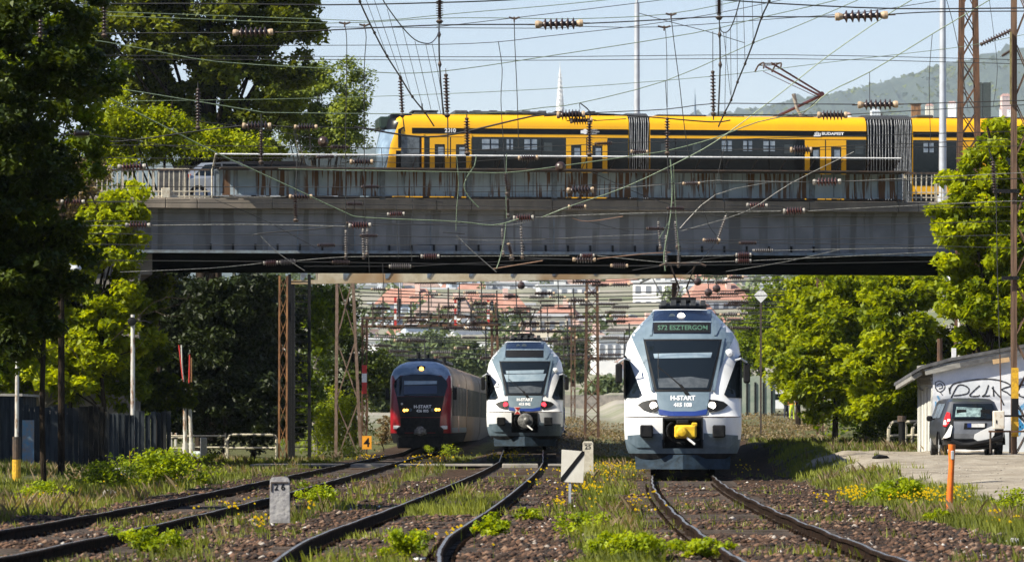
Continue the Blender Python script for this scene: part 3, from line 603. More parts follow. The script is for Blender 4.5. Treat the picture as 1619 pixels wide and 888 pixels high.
TN.shell('front_module', [ty, tb, MATS['glass_blue']], TR, [.2, .5, .8, 1.05, 1.4, 1.8, 2.2, 2.5, 2.72, 2.85, 2.98, 3.1, 3.2, 3.26], cols, TL, tslot, zroof=3.3)
b = MB(); b.box(-.80, .80, .14, .7, 2.78, 3.18, b=.05); b.build('destination_box', mat('dest_glass', (.02, .035, .025), None, rough=.15), TR); b = MB(); b.box(-.95, .95, .5, 1.3, 3.0, 3.29, b=.08); b.build('front_cowl', tb, TR)
Z = lambda py: tz(py)
def tside(name, xa, xb, ya, yb, m, off=.012, parent=None):
    a, c = ty_(xa), ty_(xb); q = None
    for s in (1, -1): q = TN.side(name, a, c, Z(yb), Z(ya), m, parent or TR, s, off)
    return q
mods = [(640, 993.5), (1027.5, 1369.5), (1443, 1800)]
for xa, xb in mods[1:]:
    Nose([(0, ty_(xa)), (3.3, ty_(xa))], tw, 0.0).shell('module', [ty], TR, [.2, .8, 1.6, 2.4, 2.95, 3.1, 3.2, 3.26], [-1, 1], ty_(xb), zroof=3.3)
for xa, xb in mods:
    q = 668 if xa == 640 else xa
    tside('black_band', (651 if xa == 640 else xa)+.3, xb-.3, 204, 212.5, tb, .010)
    tside('window_band', q+.3, xb-.3, 217.5, 290, tg, .012); tside('lower_band', q+.3, xb-.3, 303.5, 316, MATS['black_paint'], .011)
    b = MB(); [b.box(-1.1, 1.1, ty_(xx)-.01, ty_(xx)+.01, 3.0, 3.02) for xx in range(int(xa)+30, int(xb), 60)]
    for xx in range(int(q)+40, int(xb)-20, 74):                  # joints between the glass panes
        tside('glass_joint', xx, xx+1.2, 218, 289.5, MATS['black_paint'], .020)
# cab side window, door pillars, doors, small hinged panes
tside('cab_side_panel', 626, 666, 240, 292, tb, .009); tside('cab_side_panel', 634, 666, 217, 240, tb, .009); tside('cab_window', 634, 663, 217, 266, mat('cab_glass', (.05, .06, .07), (.12, .14, .16), 4, .1), .013); tside('cab_window_frame', 631, 665.5, 268, 284, tb, .012)
b = MB(); b.box(1.235, 1.30, ty_(629), ty_(634), Z(236), Z(206), b=.02); b.bar((1.24, ty_(632), Z(207)), (1.1, ty_(645), Z(199)), .05); b.build('mirror', tb, TR)
b = MB(); b.box(-1.3, -1.235, ty_(629), ty_(634), Z(236), Z(206), b=.02); b.bar((-1.24, ty_(632), Z(207)), (-1.1, ty_(645), Z(199)), .05); b.build('mirror', tb, TR)
def door(xa, xb):
    for s in (1, -1):
        w = 1.2; b = MB(); ya, yb, za, zb = ty_(xa), ty_(xb), .32, Z(218.5); t = (yb-ya)*.24; o0, o1 = (w+.012, w+.042)
        X = sorted((s*o0, s*o1)); b.box(*X, ya, ya+t, za, zb); b.box(*X, yb-t, yb, za, zb); b.box(*X, ya+t+.0005, yb-t-.0005, zb-.24, zb-.0005); b.box(*X, ya+t+.0005, yb-t-.0005, za+.0005, za+.30)
        fr = b.build('door', ty, TR); X = sorted((s*(w+.013), s*(w+.024))); b = MB(); b.box(*X, ya+t, yb-t, za+.3, zb-.24); b.build('door_glass', tg, fr)
        b = MB(); X = sorted((s*(w+.025), s*(w+.03))); b.box(*X, ya+t+.12, yb-t-.05, zb-.62, zb-.34); b.build('door_pane', tl, fr)
for xa in (679.5, 895, 1272.5, 1520, 1700): door(xa, xa+31.5); door(xa+33.5, xa+65)
def pane(xa, xb, ya=221, yb=237):
    w = 1.2
    for s in (1, -1):
        X = sorted((s*(w+.013), s*(w+.022))); b = MB(); b.box(*X, ty_(xa), ty_(xb), Z(yb), Z(ya)); f = b.build('hinged_pane', tl, TR)
        m = (ty_(xa)+ty_(xb))/2; h = (Z(yb)+Z(ya))/2; X = sorted((s*(w+.022), s*(w+.03))); b = MB(); b.box(*X, m-.02, m+.02, Z(yb), Z(ya)); b.box(*X, ty_(xa), m-.021, h-.015, h+.015); b.box(*X, m+.021, ty_(xb), h-.015, h+.015); b.build('pane_bar', tb, f)
for xa, xb in ((762, 788), (801, 811), (829, 849), (1141, 1157), (1175, 1189), (1207, 1225), (1460, 1476), (1560, 1580)): pane(xa, xb)
for xa in (860, 1045, 1095, 1240, 1352): tside('seat_glimpse', xa, xa+13, 226, 240, mat('interior_grey', (.035, .045, .05), (.06, .07, .07), 5, .3), .014)
for xx in (672.5, 748): tside('door_pillar', xx-4.5, xx-2.0, 213.5, 290, ty, .02)
# bellows between the modules
def bellows(xa, xb):
    b = MB(); n = 18; ya, yb = ty_(xa)+.01, ty_(xb)-.01
    for s in (1, -1):
        k0 = len(b.v)
        for i in range(n+1):
            y = lerp(ya, yb, i/n); x = s*(1.18 if i % 2 else 1.10)
            for z, q in ((.25, 1), (1.7, 1.0), (3.0, .99), (3.22, .9)): b.v.append((x*q, y+.012*math.sin(z*3+i), z))
        for i in range(n):
            for j in range(3): a = k0+i*4+j; b.f.append((a, a+4, a+5, a+1)); b.m.append(0)
    for i in range(1, n, 2):
        y = lerp(ya, yb, i/n)
        for s in (1, -1): b.tube([(s*1.185, y+.012*math.sin(z*3+i), z) for z in (.3, 1, 1.7, 2.4, 3.0)]+[(s*1.06, y, 3.2)], .013, 4, 1)
    m = [(.9*cos(a)*1.18, 3.18+.17*sin(a)) for a in [pi*q/8 for q in range(9)]]
    for i in range(n):
        y = lerp(ya, yb, i/n); h = 1+.10*(i % 2); b.tube([(x, y, 3.16+(z-3.16)*h) for x, z in m], .03, 5)
    b.box(-1.0, 1.0, ya, yb, .3, 3.15)
    b.build('bellows', [mat('bellows_black', (.02, .021, .024), (.04, .042, .046), 8, .6), mat('bellows_highlight', (.30, .31, .33), (.16, .17, .18), 9, .5)], TR)  # highlights on the folds are painted in as pale ridge lines
bellows(994, 1027); bellows(1370, 1412.5); bellows(1413.5, 1442.5)
# roof gear
def roofbox(xa, xb, py, m='roof_grey', w=.8, nm='roof_equipment'): b = MB(); b.box(-w, w, ty_(xa), ty_(xb), 3.27, Z(py), b=.04); return b.build(nm, MATS[m], TR)
for xa, xb, py, m in ((656, 694, 178, 'roof_dark'), (720, 742, 174.5, 'roof_grey'), (743, 800, 175.5, 'roof_dark'), (801, 867, 175.5, 'roof_dark'), (868, 948, 177, 'roof_grey'), (949, 976, 178, 'roof_dark'), (1130, 1180, 180, 'roof_dark'), (1040, 1120, 178.5, 'roof_grey'), (1232, 1290, 180, 'roof_dark'), (1452, 1480, 176, 'roof_dark'), (1482, 1560, 179, 'roof_grey'), (1562, 1640, 178, 'roof_dark')): roofbox(xa, xb, py, m)
b = MB()
for xx in range(752, 940, 26): b.box(-.5, .5, ty_(xx), ty_(xx+12), 3.4, 3.44, b=.005)
b.build('vent_cowl', MATS['roof_grey'], TR)
b = MB(); b.box(-.6, .6, ty_(655), ty_(696), 3.38, 3.42); b.cyl((0, ty_(673), 3.3), (0, ty_(673), Z(162)), .025, 6); b.box(-.3, -.2, ty_(660), ty_(690), 3.42, 3.45); b.build('antenna_rack', MATS['roof_dark'], TR)
mr = mat('panto_maroon', (.10, .03, .035), (.06, .02, .025), 8, .45); mc_ = MATS['ins_white']
def pt(px, py, x=0): return Vector((x, ty_(px), Z(py)))
b = MB(); b.tube([pt(1238, 178), pt(1308, 144)], .05, 8); b.build('lower_arm', mr, TR); b = MB(); b.tube([pt(1308, 144, -.12), pt(1222, 97, -.35)], .035, 7); b.tube([pt(1308, 141, .12), pt(1226, 93.5, .35)], .035, 7); b.tube([pt(1300, 145, 0), pt(1216, 106, 0)], .012, 5); b.cyl(pt(1308, 142, -.2), pt(1308, 142, .2), .09, 10); b.build('upper_arm', mr, TR)
b = MB()
for yy in (1213, 1240): b.tube(smoothpts([pt(yy-3, 104, -.85), pt(yy, 95, -.6), pt(yy+1, 93, 0), pt(yy, 95, .6), pt(yy-3, 104, .85)], 3), .03, 6)
b.tube([pt(1213, 95, .4), pt(1240, 94, .4)], .02, 5); b.tube([pt(1213, 95, -.4), pt(1240, 94, -.4)], .02, 5); b.build('collector_head', MATS['steel_dark'], TR)
b = MB(); b.tube([pt(1275, 178, .2), pt(1268, 165, .2), pt(1263, 142, .2)], [.06, .055, .075], 8); b.build('surge_arrester', mc_, TR); b = MB(); b.tube([pt(1276, 178, -.2), pt(1308, 146, -.05)], .014, 5); b.tube([pt(1232, 179), pt(1300, 179)], .06, 6); b.build('base_frame', MATS['steel_dark'], TR)
for xx, py in ((1264, 172), (1285, 176), (1405, 172)): b = MB(); b.cyl(pt(xx, 182), pt(xx, py), .03, 6); b.build('roof_insulator', MATS['glaze'], TR)
# writing on the black band
def ttext(s, px, py, hpx, m=None, bold=.0, name='lettering', align='LEFT', xs=1.0):
    sz = hpx*TY/F/.70; me = textmesh(s, sz, m or MATS['text_white'], align, bold); V_ = np.empty(len(me.vertices)*3); me.vertices.foreach_get('co', V_); V_ = V_.reshape(-1, 3)
    W_ = np.stack([np.full(len(V_), 1.215), ty_(px)+V_[:, 0]*xs, Z(py)+V_[:, 1]], -1); me.vertices.foreach_set('co', W_.ravel()); me.update(); return link(name, me, TR)
ttext('2010', 703, 208, 6.2, bold=.006); ttext('BUDAPEST', 1299, 213.2-4.6, 4.2, bold=.006, xs=1.25)
b = MB(); [b.box(1.212, 1.217, ty_(1288+q*2.6), ty_(1288+q*2.6+1.7), Z(212), Z(205.5+abs(q-1.2)*1.1)) for q in range(4)]; b.box(1.212, 1.2165, ty_(1286.5), ty_(1297.5), Z(213), Z(210.8)); b.build('crest', MATS['text_white'], TR)
b = MB(); b.lathe([(.09, 1.212), (.09, 1.217)], 16, (0, ty_(925), Z(208)), axis='x'); b.box(1.212, 1.2165, ty_(918), ty_(923), Z(211), Z(206), b=.0); b.build('round_logo', MATS['text_white'], TR)
for k, s in enumerate(('BUDAPESTI', 'KÖZLEKEDÉSI', 'KÖZPONT')): ttext(s, 930, 205.4+k*3, 2.0, name='logo_lettering')

# silver hatchback and a truck on the bridge, behind the left railing
def side_car(name, label, cat, root, prof, glass, m, width=1.65, wheels=((.75, .31), (3.3, .31)), rz=0.0):
    t = thing(name, label, cat, root, rz); b = MB(); n = len(prof); w = width/2
    tum = lambda z: w-max(0, z-.85)*.32
    for s in (-1, 1): b.v += [(x, s*tum(z), z) for x, z in prof]
    b.f += [tuple(range(n)), tuple(range(2*n-1, n-1, -1))]+[(i, (i+1) % n, n+(i+1) % n, n+i) for i in range(n)]; b.m = [0]*len(b.f)
    ob = b.build('body', m, t, smooth=False)
    for g_ in glass:
        for s in (-1, 1): b = MB(); b.add([(x, s*(tum(z)+.006), z) for x, z in g_]+[(x, s*(tum(z)-.02), z) for x, z in g_], [tuple(range(len(g_))), tuple(range(2*len(g_)-1, len(g_)-1, -1))]); b.build('side_window', MATS['dark_glass'], t)
    for (x, r) in wheels:
        for s in (-1, 1): b = MB(); b.lathe([(r*.5, -.1), (r, -.09), (r, .09), (r*.5, .1)], 16, (x, s*(w-.06), r), axis='y'); wh = b.build('wheel', MATS['rubber'], t); b = MB(); b.lathe([(.02, -.105), (r*.58, -.103), (r*.58, .103), (.02, .105)], 10, (x, s*(w-.055), r), axis='y'); b.build('rim', MATS['galv'], wh)
    return t
silver = mat('silver_paint', (.42, .44, .47), (.38, .40, .43), 2, .3, .5)
v = 3.6; p = BW(bu(276, v), v, 8.6)
CR = side_car('hatchback', 'silver hatchback with red tail light driving behind the left bridge railing', 'car', p, [(0, .35), (.03, .62), (.28, .80), (.42, 1.05), (.85, 1.36), (2.1, 1.42), (2.9, 1.02), (3.75, .82), (3.9, .4), (3.8, .25), (.1, .25)],
   [[(.62, .95), (.98, 1.30), (1.5, 1.34), (1.5, .93)], [(1.56, .93), (1.56, 1.34), (2.05, 1.34), (2.65, 1.0)]], silver, rz=BA)
b = MB(); b.prism([(.16, .66), (.30, .72), (.52, .98), (.40, .98)], -.84, -.80); b.prism([(.16, .66), (.30, .72), (.52, .98), (.40, .98)], .80, .84); b.build('tail_light', MATS['red_paint'], CR)
b = MB(); b.add([(.44, -.66, 1.07), (.44, .66, 1.07), (.8, .6, 1.345), (.8, -.6, 1.345)], [(0, 1, 2, 3)]); b.v = [(x-.02, y, z+.015) for x, y, z in b.v]; b.build('rear_window', MATS['glass_blue'], CR)
p = BW(bu(325, 5.0), 5.0, 8.6)
VN = side_car('van', 'dark grey van mostly hidden behind the silver hatchback on the bridge', 'van', p, [(0, .4), (.0, 1.1), (.5, 1.50), (3.0, 1.52), (4.2, 1.1), (5.1, .95), (5.2, .4), (5.1, .3), (.1, .3)], [[(.3, 1.0), (.55, 1.38), (1.7, 1.40), (1.7, 1.0)], [(1.9, 1.0), (1.9, 1.40), (2.9, 1.40), (3.7, 1.0)]], mat('van_grey', (.035, .035, .04), (.03, .03, .035), 2, .45), 1.8, ((1, .33), (4.2, .33)), BA)
p = BW(bu(249, 2.2), 2.2, 8.72)
b = MB(); b.box(-.0, 1.0, -.3, .3, 0, .95, b=.04); BX = thing('electrical_cabinet', 'low dark cabinet with pale top edge behind the left bridge railing', 'cabinet', p, BA); b.build('cabinet_body', mat('cab_dark', (.05, .05, .05), (.09, .085, .08), 4, .7), BX); b = MB(); b.box(-.04, 1.04, -.34, .34, .952, 1.0, b=.01); b.build('lid', MATS['rail_cream'], BX)
# bridge lamp masts
def mast(name, label, px, v, r0, ytop, cat='lamp mast', r1=None):
    p = BW(bu(px, v), v, 8.6); t = thing(name, label, cat, p, 0); k = (BY+v)/F; b = MB(); b.tube([(0, 0, 0), (0, 0, 1.0), (0, 0, 7.5)], [r0, r0*.97, r0*.72], 16); b.build('pole', MATS['galv'], t, smooth=True)
    b = MB(); b.cyl((0, 0, 0), (0, 0, .35), r0*1.35, 12); b.build('base_collar', MATS['galv'], t); b = MB(); b.tube([(0, 0, 7.5), (0, 0, 7.9), (-.5, 0, 8.2), (-1.4, 0, 8.3)], .05, 8); b.box(-2.0, -1.3, -.14, .14, 8.24, 8.36, b=.03); b.build('lamp_arm', MATS['galv'], t)
mast('lamp_mast', 'tall pale steel mast rising behind the tram near the middle bellows', 1007, 10.5, .125, 0); mast('lamp_mast', 'tall pale steel mast in front of the tram, at the bridge railing beside the tree', 1490.5, 1.6, .135, 0)
# ------------------------------------------------------------------ railway trains
mat('train_white', (.80, .81, .82), (.70, .70, .69), 2.2, .35, coat=.15, lo=.45, hi=.75, stretch=(1, 1, .35)); mat('train_grey', (.16, .215, .26), (.13, .18, .22), 3, .32, coat=.3); mat('train_navy', (.007, .016, .042), None, rough=.25, coat=.5); mat('train_blue', (.015, .04, .20), None, rough=.35)
mat('band_grey', (.20, .27, .33), (.26, .33, .39), 5, .2); mat('skirt_grey', (.09, .135, .175), (.14, .19, .235), 3, .45); mat('under_dark', (.009, .010, .012), (.022, .022, .023), 6, .9, spec=.1); mat('lamp_on', (1, 1, 1), None, emit=(1, .93, .8), es=5); mat('lamp_red', (.8, .02, .02), None, emit=(1, .03, .05), es=2.2)
mat('lamp_amber', (1, .6, .1), None, emit=(1, .5, .06), es=4); mat('led', (.05, .12, .08), None, emit=(.10, .22, .16), es=.08); mat('coupler_yellow', (.78, .52, .02), (.62, .38, .02), 7, .5, bump=.2); mat('coupler_grey', (.30, .30, .29), (.10, .10, .10), 9, .5, .4)
mat('train_red', (.30, .006, .015), (.20, .006, .012), 2, .3, coat=.3); mat('train_dullblue', (.14, .21, .30), (.30, .38, .48), 2.0, .3, coat=.3); mat('coach_reflection', (.30, .22, .15), (.20, .145, .10), 1.6, .6, stretch=(1, 3, .2), spec=.15); mat('lens_glass', (.10, .13, .16), None, rough=.08)  # railcar side: brownish reflected light is put into its beige
FWT = [(.2, 1.05), (.42, 1.28), (.62, 1.40), (1.0, 1.47), (3.0, 1.47), (3.35, 1.41), (3.6, 1.28), (3.85, 1.06), (4.05, .86), (4.2, .76)]
def flirt(label, px, D, heading, tail, number, dest, lens2=False):
    t = thing('electric_train', label, 'train', (((px-809.5)*D/F), D, float(brise(D)) if tail else 0.0), -atan(heading)); k = MATS
    n = Nose([(.2, .35), (.45, .16), (1.0, .02), (1.44, .0), (1.50, .10), (2.1, .38), (3.4, 1.35), (3.85, 1.95), (4.2, 2.6)], FWT, [(.2, .7), (1.5, .75), (3.4, 1.2), (4.2, 1.0)], 2.4)
    cols = sorted(set([round(s*q, 4) for s in (1, -1) for q in (0, .12, .24, .34, .45, .56, .66, .75, .83, .89, .94, .97, .99, 1.0)]))
    zs = [.42, .55, .68, .9, 1.15, 1.44, 1.50, 1.65, 1.8, 2.0, 2.2, 2.4, 2.6, 2.8, 3.0, 3.2, 3.35, 3.5, 3.6, 3.75, 3.85, 3.95, 4.05, 4.13, 4.2]
    n.shell('body_shell', [k['train_white'], k['skirt_grey'], k['under_dark'], k['train_navy']], t, zs, cols, 17.0, lambda c, z: 2 if z < .6 else (1 if z < .9 else (3 if z > 4.2 else 0)), lambda x, z: abs(x) < .34*1.47 and .68 < z < 1.44, zroof=4.24)
    s_ = lambda pts: [(-x, z) for x, z in pts][::-1]
    both = lambda nm, poly, m, **kw: (n.patch(nm, poly, m, t, **kw), n.patch(nm, s_(poly), m, t, **kw))
    n.patch('grey_mask', [(-.62, 1.53), (.62, 1.53), (.66, 2.05), (1.30, 3.48), (1.24, 3.66), (.98, 3.9), (.70, 4.18), (-.70, 4.18), (-.98, 3.9), (-1.24, 3.66), (-1.30, 3.48), (-.66, 2.05)], k['train_grey'], t, off=.012)
    n.patch('blue_chevron', [(-.62, 1.66), (-.58, 1.52), (-.3, 1.485), (.3, 1.485), (.58, 1.52), (.62, 1.66), (.3, 1.60), (-.3, 1.60)], k['train_blue'], t, off=.022)
    both('shoulder_ridge', [(.74, 2.12), (.80, 2.12), (1.06, 3.46), (1.00, 3.46)], k['train_grey'], off=.055, depth=.08)
    n.patch('windscreen_frame', [(-.70, 2.10), (.70, 2.10), (1.0, 3.42), (-1.0, 3.42)], k['black_paint'], t, off=.024); gl = n.patch('windscreen', [(-.65, 2.15), (.65, 2.15), (.945, 3.38), (-.945, 3.38)], k['dark_glass'], t, off=.032)
    n.patch('pale_band', [(-.71, 2.93), (.70, 2.95), (.74, 3.08), (-.74, 3.05)], k['band_grey'], gl, off=.035, depth=0); n.patch('dashboard', [(-.60, 2.19), (.60, 2.19), (.66, 2.40), (.2, 2.47), (-.63, 2.42)], mat('dash', (.055, .065, .075), (.09, .1, .11), 6, .2), gl, off=.035, depth=0)  # paler blue-grey band laid on the windscreen
    if lens2: n.patch('pale_band', [(-.70, 2.62), (.72, 2.66), (.82, 2.93), (-.80, 2.90)], k['band_grey'], gl, off=.036, depth=0)
    tp = n.patch('roof_panel', [(-.74, 3.56), (.70, 3.56), (.73, 4.17), (-.80, 4.17)], k['train_navy'], t, off=.026)
    both('roof_fin', [(.78, 3.52), (.84, 3.52), (1.02, 3.86), (.80, 4.12), (.74, 4.17)], k['train_grey'], off=.06, depth=.1)
    ds_ = n.patch('destination_display', [(-.74, 3.58), (.70, 3.58), (.70, 3.85), (-.74, 3.85)], k['black_paint'], t, off=.04)
    n.patch('display_frame', [(-.76, 3.855), (.72, 3.855), (.72, 3.885), (-.76, 3.885)], k['band_grey'], ds_, off=.045)
    if dest:
        me = textmesh(dest, .172, k['led'], 'CENTER', .003); n.patch('display_text', (0, 3.71), k['led'], ds_, off=.047, depth=0, mesh=me, grid=.15)
    me = textmesh('H-START', .155, k['text_white'], 'CENTER', .006); n.patch('lettering', (0, 1.93), k['text_white'], t, off=.024, depth=0, mesh=me, grid=.2)
    me = textmesh(number, .135, k['text_white'], 'CENTER', .006); n.patch('number', (0, 1.76), k['text_white'], t, off=.024, depth=0, mesh=me, grid=.2)
    both('light_housing', [(.60, 1.66), (.66, 1.58), (.85, 1.60), (1.02, 1.66), (1.13, 1.76), (1.02, 1.84), (.85, 1.88), (.66, 1.90)], k['black_paint'], off=.03)
    for s in (-1, 1):
        y = n.fy(.73, 1.74)-.03; b = MB(); b.lathe([(.088, -.05), (.088, .05)], 18, (s*.73, y, 1.745), axis='y'); b.build('tail_light' if tail else 'headlight', k['lamp_red'] if tail else k['lamp_on'], t)
        b = MB(); b.lathe([(.108, -.03), (.108, .03)], 18, (s*.73, y+.01, 1.745), axis='y'); b.build('lamp_ring', k['steel_dark'], t)
    y = n.fy(.0, 4.02)-.02; b = MB(); b.lathe([(.10, -.05), (.10, .06)], 16, (-.04, y, 4.0), axis='y'); b.build('top_light', k['lens_glass'] if tail else mat('lamp_top', (1, 1, 1), None, emit=(1, .9, .75), es=3), t)
    b = MB(); b.lathe([(.085, -.04), (.085, .06)], 16, (-.27, y+.03, 4.0), axis='y'); b.build('spare_lens', k['lens_glass'], t)
    both('cab_side_window', [(1.03, 2.02), (1.12, 1.95), (1.445, 1.93), (1.445, 3.02), (1.34, 2.86)], k['dark_glass'], off=.015)
    for s in (-1, 1):
        n.side('cab_side_glass', .80, 2.0, 1.93, 3.0, k['dark_glass'], t, s); n.side('door', 2.6, 3.9, .75, 3.1, k['skirt_grey'], t, s, .016); n.side('window_band', 4.1, 16.5, 1.75, 2.75, k['dark_glass'], t, s); n.side('blue_stripe', 2.2, 16.9, .72, .95, k['train_blue'], t, s, .012)
        b = MB(); b.box(s*1.60-.085, s*1.60+.085, .62, .80, 2.30, 2.80, b=.04); b.tube([(s*1.32, .75, 2.88), (s*1.45, .55, 2.92), (s*1.60, .68, 2.82)], .028, 6, 1); b.build('mirror', [k['black_paint'], k['galv']], t)
        if s > 0: b = MB(); b.lathe([(.0, -.07), (.08, -.05), (.11, 0), (.08, .05), (0, .07)], 12, (1.17, n.fy(1.17, 3.06)-.06, 3.06), axis='y'); b.build('camera_pod', k['train_white'], t)
        b = MB(); x0, x1 = sorted((s*.74, s*1.06)); yb_ = n.fy(.9, 1.1); b.box(x0, x1, yb_-.30, yb_+.05, .95, 1.26, b=.03); b.build('buffer_pad', k['under_dark'], t)
        n.patch('bumper_panel', [(.52, .70), (1.15, .70), (1.38, .85), (1.38, 1.0), (.52, 1.06)] if s > 0 else s_([(.52, .70), (1.15, .70), (1.38, .85), (1.38, 1.0), (.52, 1.06)]), k['skirt_grey'], t, off=.01)
    n.patch('bumper_joint', [(-1.44, 1.455), (1.44, 1.455), (1.44, 1.475), (-1.44, 1.475)], k['steel_dark'], t, off=.008, depth=.02)
    b = MB(); b.box(-.50, .50, .35, 1.1, .66, 1.46); o = b.build('coupler_recess', k['under_dark'], t)
    b = MB(); b.box(-.5, -.46, .0, .35, .68, 1.44); b.box(.46, .5, .0, .35, .68, 1.44); b.box(-.455, .455, .02, .35, 1.38, 1.44); b.build('recess_frame', k['black_paint'], t)
    cm_ = k['coupler_grey'] if tail else k['coupler_yellow']; b = MB()
    if tail: b.lathe([(.16, -.05), (.27, -.02), (.30, .1), (.25, .35)], 14, (.03, -.30, 1.12), axis='y'); b.lathe([(.04, -.12), (.12, -.08), (.12, .05)], 10, (.08, -.30, 1.14), axis='y')
    else: b.box(-.21, .34, -.28, .25, .93, 1.26, b=.045); b.lathe([(.03, -.16), (.10, -.14), (.14, -.04), (.15, .04)], 12, (-.02, -.28, 1.08), axis='y'); b.box(.22, .36, -.26, .0, 1.22, 1.32, b=.02)
    b.build('coupler', cm_, t, smooth=True)
    b = MB(); b.box(-.16, .16, -.2, .3, 1.28, 1.40, b=.03); b.tube(smoothpts([(-.25, .1, 1.34), (-.38, -.1, 1.2), (-.36, -.12, 1.0), (-.2, .0, .84), (.05, -.1, .80)], 4), .03, 6); b.tube([(-.05, -.2, .93), (.3, -.25, .88), (.4, .1, .9)], .025, 6); b.build('coupler_hoses', k['under_dark'], t)
    b = MB(); b.tube([(.10, -.34, .94), (.30, -.42, .78)], .03, 7); b.build('uncoupling_lever', k['white_paint'], t)
    b = MB(); V_ = [(-1.17, .42, .16), (0, -.08, .16), (1.17, .42, .16), (1.2, .5, .50), (0, .02, .52), (-1.2, .5, .50)]; b.add(V_+[(x, y+.12, z) for x, y, z in V_], [(0, 1, 4, 5), (1, 2, 3, 4), (6, 11, 10, 7), (7, 10, 9, 8), (0, 6, 7, 1), (1, 7, 8, 2), (5, 4, 10, 11), (4, 3, 9, 10), (0, 5, 11, 6), (2, 8, 9, 3)]); b.build('plough', mat('plough_blue', (.03, .05, .075), (.02, .03, .04), 5, .6, spec=.08), t)
    b = MB(); b.box(-1.1, 1.1, 1.0, 3.4, .18, .6); [b.lathe([(.1, -.07), (.42, -.06), (.42, .06), (.1, .07)], 16, (s*.75, y, .42), axis='x') for s in (-1, 1) for y in (1.4, 4.1)]; b.build('bogie', k['under_dark'], t)
    # wiper
    b = MB(); f = lambda x, z, o=.06: (x, n.fy(x, z)-o, z); b.tube([f(.08, 2.02), f(-.1, 2.28), f(-.62, 2.72)], .018, 5); b.tube([f(-.60, 2.35, .05), f(-.62, 2.72, .05), f(-.61, 3.08, .05)], .012, 5); b.tube([f(.14, 2.02), f(-.06, 2.26)], .03, 5); b.build('wiper', k['black_paint'], t)
    # roof gear and pantograph
    b = MB(); b.box(-.30, .30, 3.0, 3.8, 4.24, 4.52, b=.03); b.box(-.34, .34, 2.95, 3.1, 4.42, 4.5); b.build('roof_box', k['under_dark'], t); b = MB(); b.box(-.62, .62, 2.9, 8, 4.24, 4.36, b=.05); [b.box(-.55+q*.25, -.42+q*.25, 2.85, 3.0, 4.3, 4.44) for q in range(5)]; b.build('roof_frame', k['roof_dark'], t)
    b = MB(); y = 9.0; hh = 5.55-.0
    for s in (-1, 1): b.tube([(s*.28, y, 4.4), (s*.10, y+1.0, 4.95), (s*.34, y-.1, hh)], .03, 6)
    b.tube([(-.62, y-.1, hh-.04), (-.45, y-.1, hh+.03), (.45, y-.1, hh+.03), (.62, y-.1, hh-.04)], .03, 6); b.tube([(-.62, y+.15, hh-.04), (-.45, y+.15, hh+.03), (.45, y+.15, hh+.03), (.62, y+.15, hh-.04)], .03, 6); b.build('pantograph', k['steel_dark'], t)
    for q in range(3):                                       # following cars
        ya = 17.8+q*16.6; yb = ya+15.8; nn = Nose([(0, ya), (5, ya)], FWT, 0.0); nn.shell('coach', [k['train_white'], k['under_dark']], t, [.42, .62, 1, 2, 3.0, 3.35, 3.6, 3.85, 4.05, 4.2], [-1, 1], yb, lambda c, z: 0, zroof=4.24)
        for s in (-1, 1): nn.side('window_band', ya+.6, yb-.6, 1.75, 2.75, k['dark_glass'], t, s); nn.side('door', ya+6.2, ya+7.6, .7, 3.05, k['train_blue'], t, s, .018)
        b = MB(); b.box(-1.3, 1.3, ya-.79, ya-.01, .5, 4.0); b.build('gangway', k['bellows_black'], t)
        b = MB(); b.box(-.7, .7, ya+2, yb-2, 4.245, 4.45, b=.06); b.build('roof_equipment', k['roof_grey'], t)
    return t
flirt('nearest train, white and grey with yellow coupler, two bright headlights and a lit destination display', 1079.5, 118, .036, False, '415 108', 'S72 ESZTERGOM')
MT = flirt('white and grey train with red tail lights and bare coupler, beside the red train', 829.5, 181, .012, True, '415 042', None, True)
MT.children[0]
b = MB(); b.add([(-.30, -.02, 1.36), (-.05, -.02, 1.36), (-.1, -.02, 1.5), (-.05, -.02, 1.66), (-.30, -.02, 1.66), (-.25, -.02, 1.5)], [(0, 1, 2, 3, 4, 5)]); b.v = [(x-.1, y-.04, z+.0) for x, y, z in b.v]; b.v += [(x, y+.03, z) for x, y, z in b.v]; b.f += [(6, 7, 8, 9, 10, 11)]+[(i, (i+1) % 6, 6+(i+1) % 6, 6+i) for i in range(6)]; b.m = [0]*len(b.f); em = b.build('warning_plate', MATS['white_paint'], MT)
b = MB(); b.prism([(-.39, 1.38), (-.16, 1.38), (-.275, 1.5)], -.075, -.061); b.prism([(-.39, 1.64), (-.275, 1.52), (-.16, 1.64)], -.075, -.061); b.build('plate_mark', MATS['red_paint'], em)

# the red diesel railcar
DW = [(.3, 1.2), (.9, 1.38), (3.3, 1.39), (3.55, 1.35), (3.8, 1.22), (4.0, .98), (4.15, .62)]
DT = thing('diesel_train', 'dark red diesel railcar with amber lights and black front on the left track', 'train', ((664.5-809.5)*214/F, 214, 0.0), -atan(.022)); k = MATS
n = Nose([(.3, .25), (.9, .05), (1.7, .0), (2.6, .12), (3.5, .38), (3.85, .6), (4.05, 1.0), (4.15, 1.7)], DW, [(0, .5), (3.2, .55), (4.15, .5)], 2.8)
cols = sorted(set([round(s*q, 4) for s in (1, -1) for q in (0, .2, .4, .6, .75, .86, .93, .97, .99, 1.0)]))
n.shell('body_shell', [k['train_red'], k['coach_reflection'], k['under_dark'], k['train_dullblue']], DT, [.45, .7, .9, 1.2, 1.6, 2, 2.4, 2.8, 3.2, 3.35, 3.5, 3.65, 3.8, 3.9, 4.0, 4.08, 4.15], cols, 22, lambda c, z: 2 if z < .9 else (1 if abs(c) > .9955 else (3 if z > 3.5 else 0)), zroof=4.2)
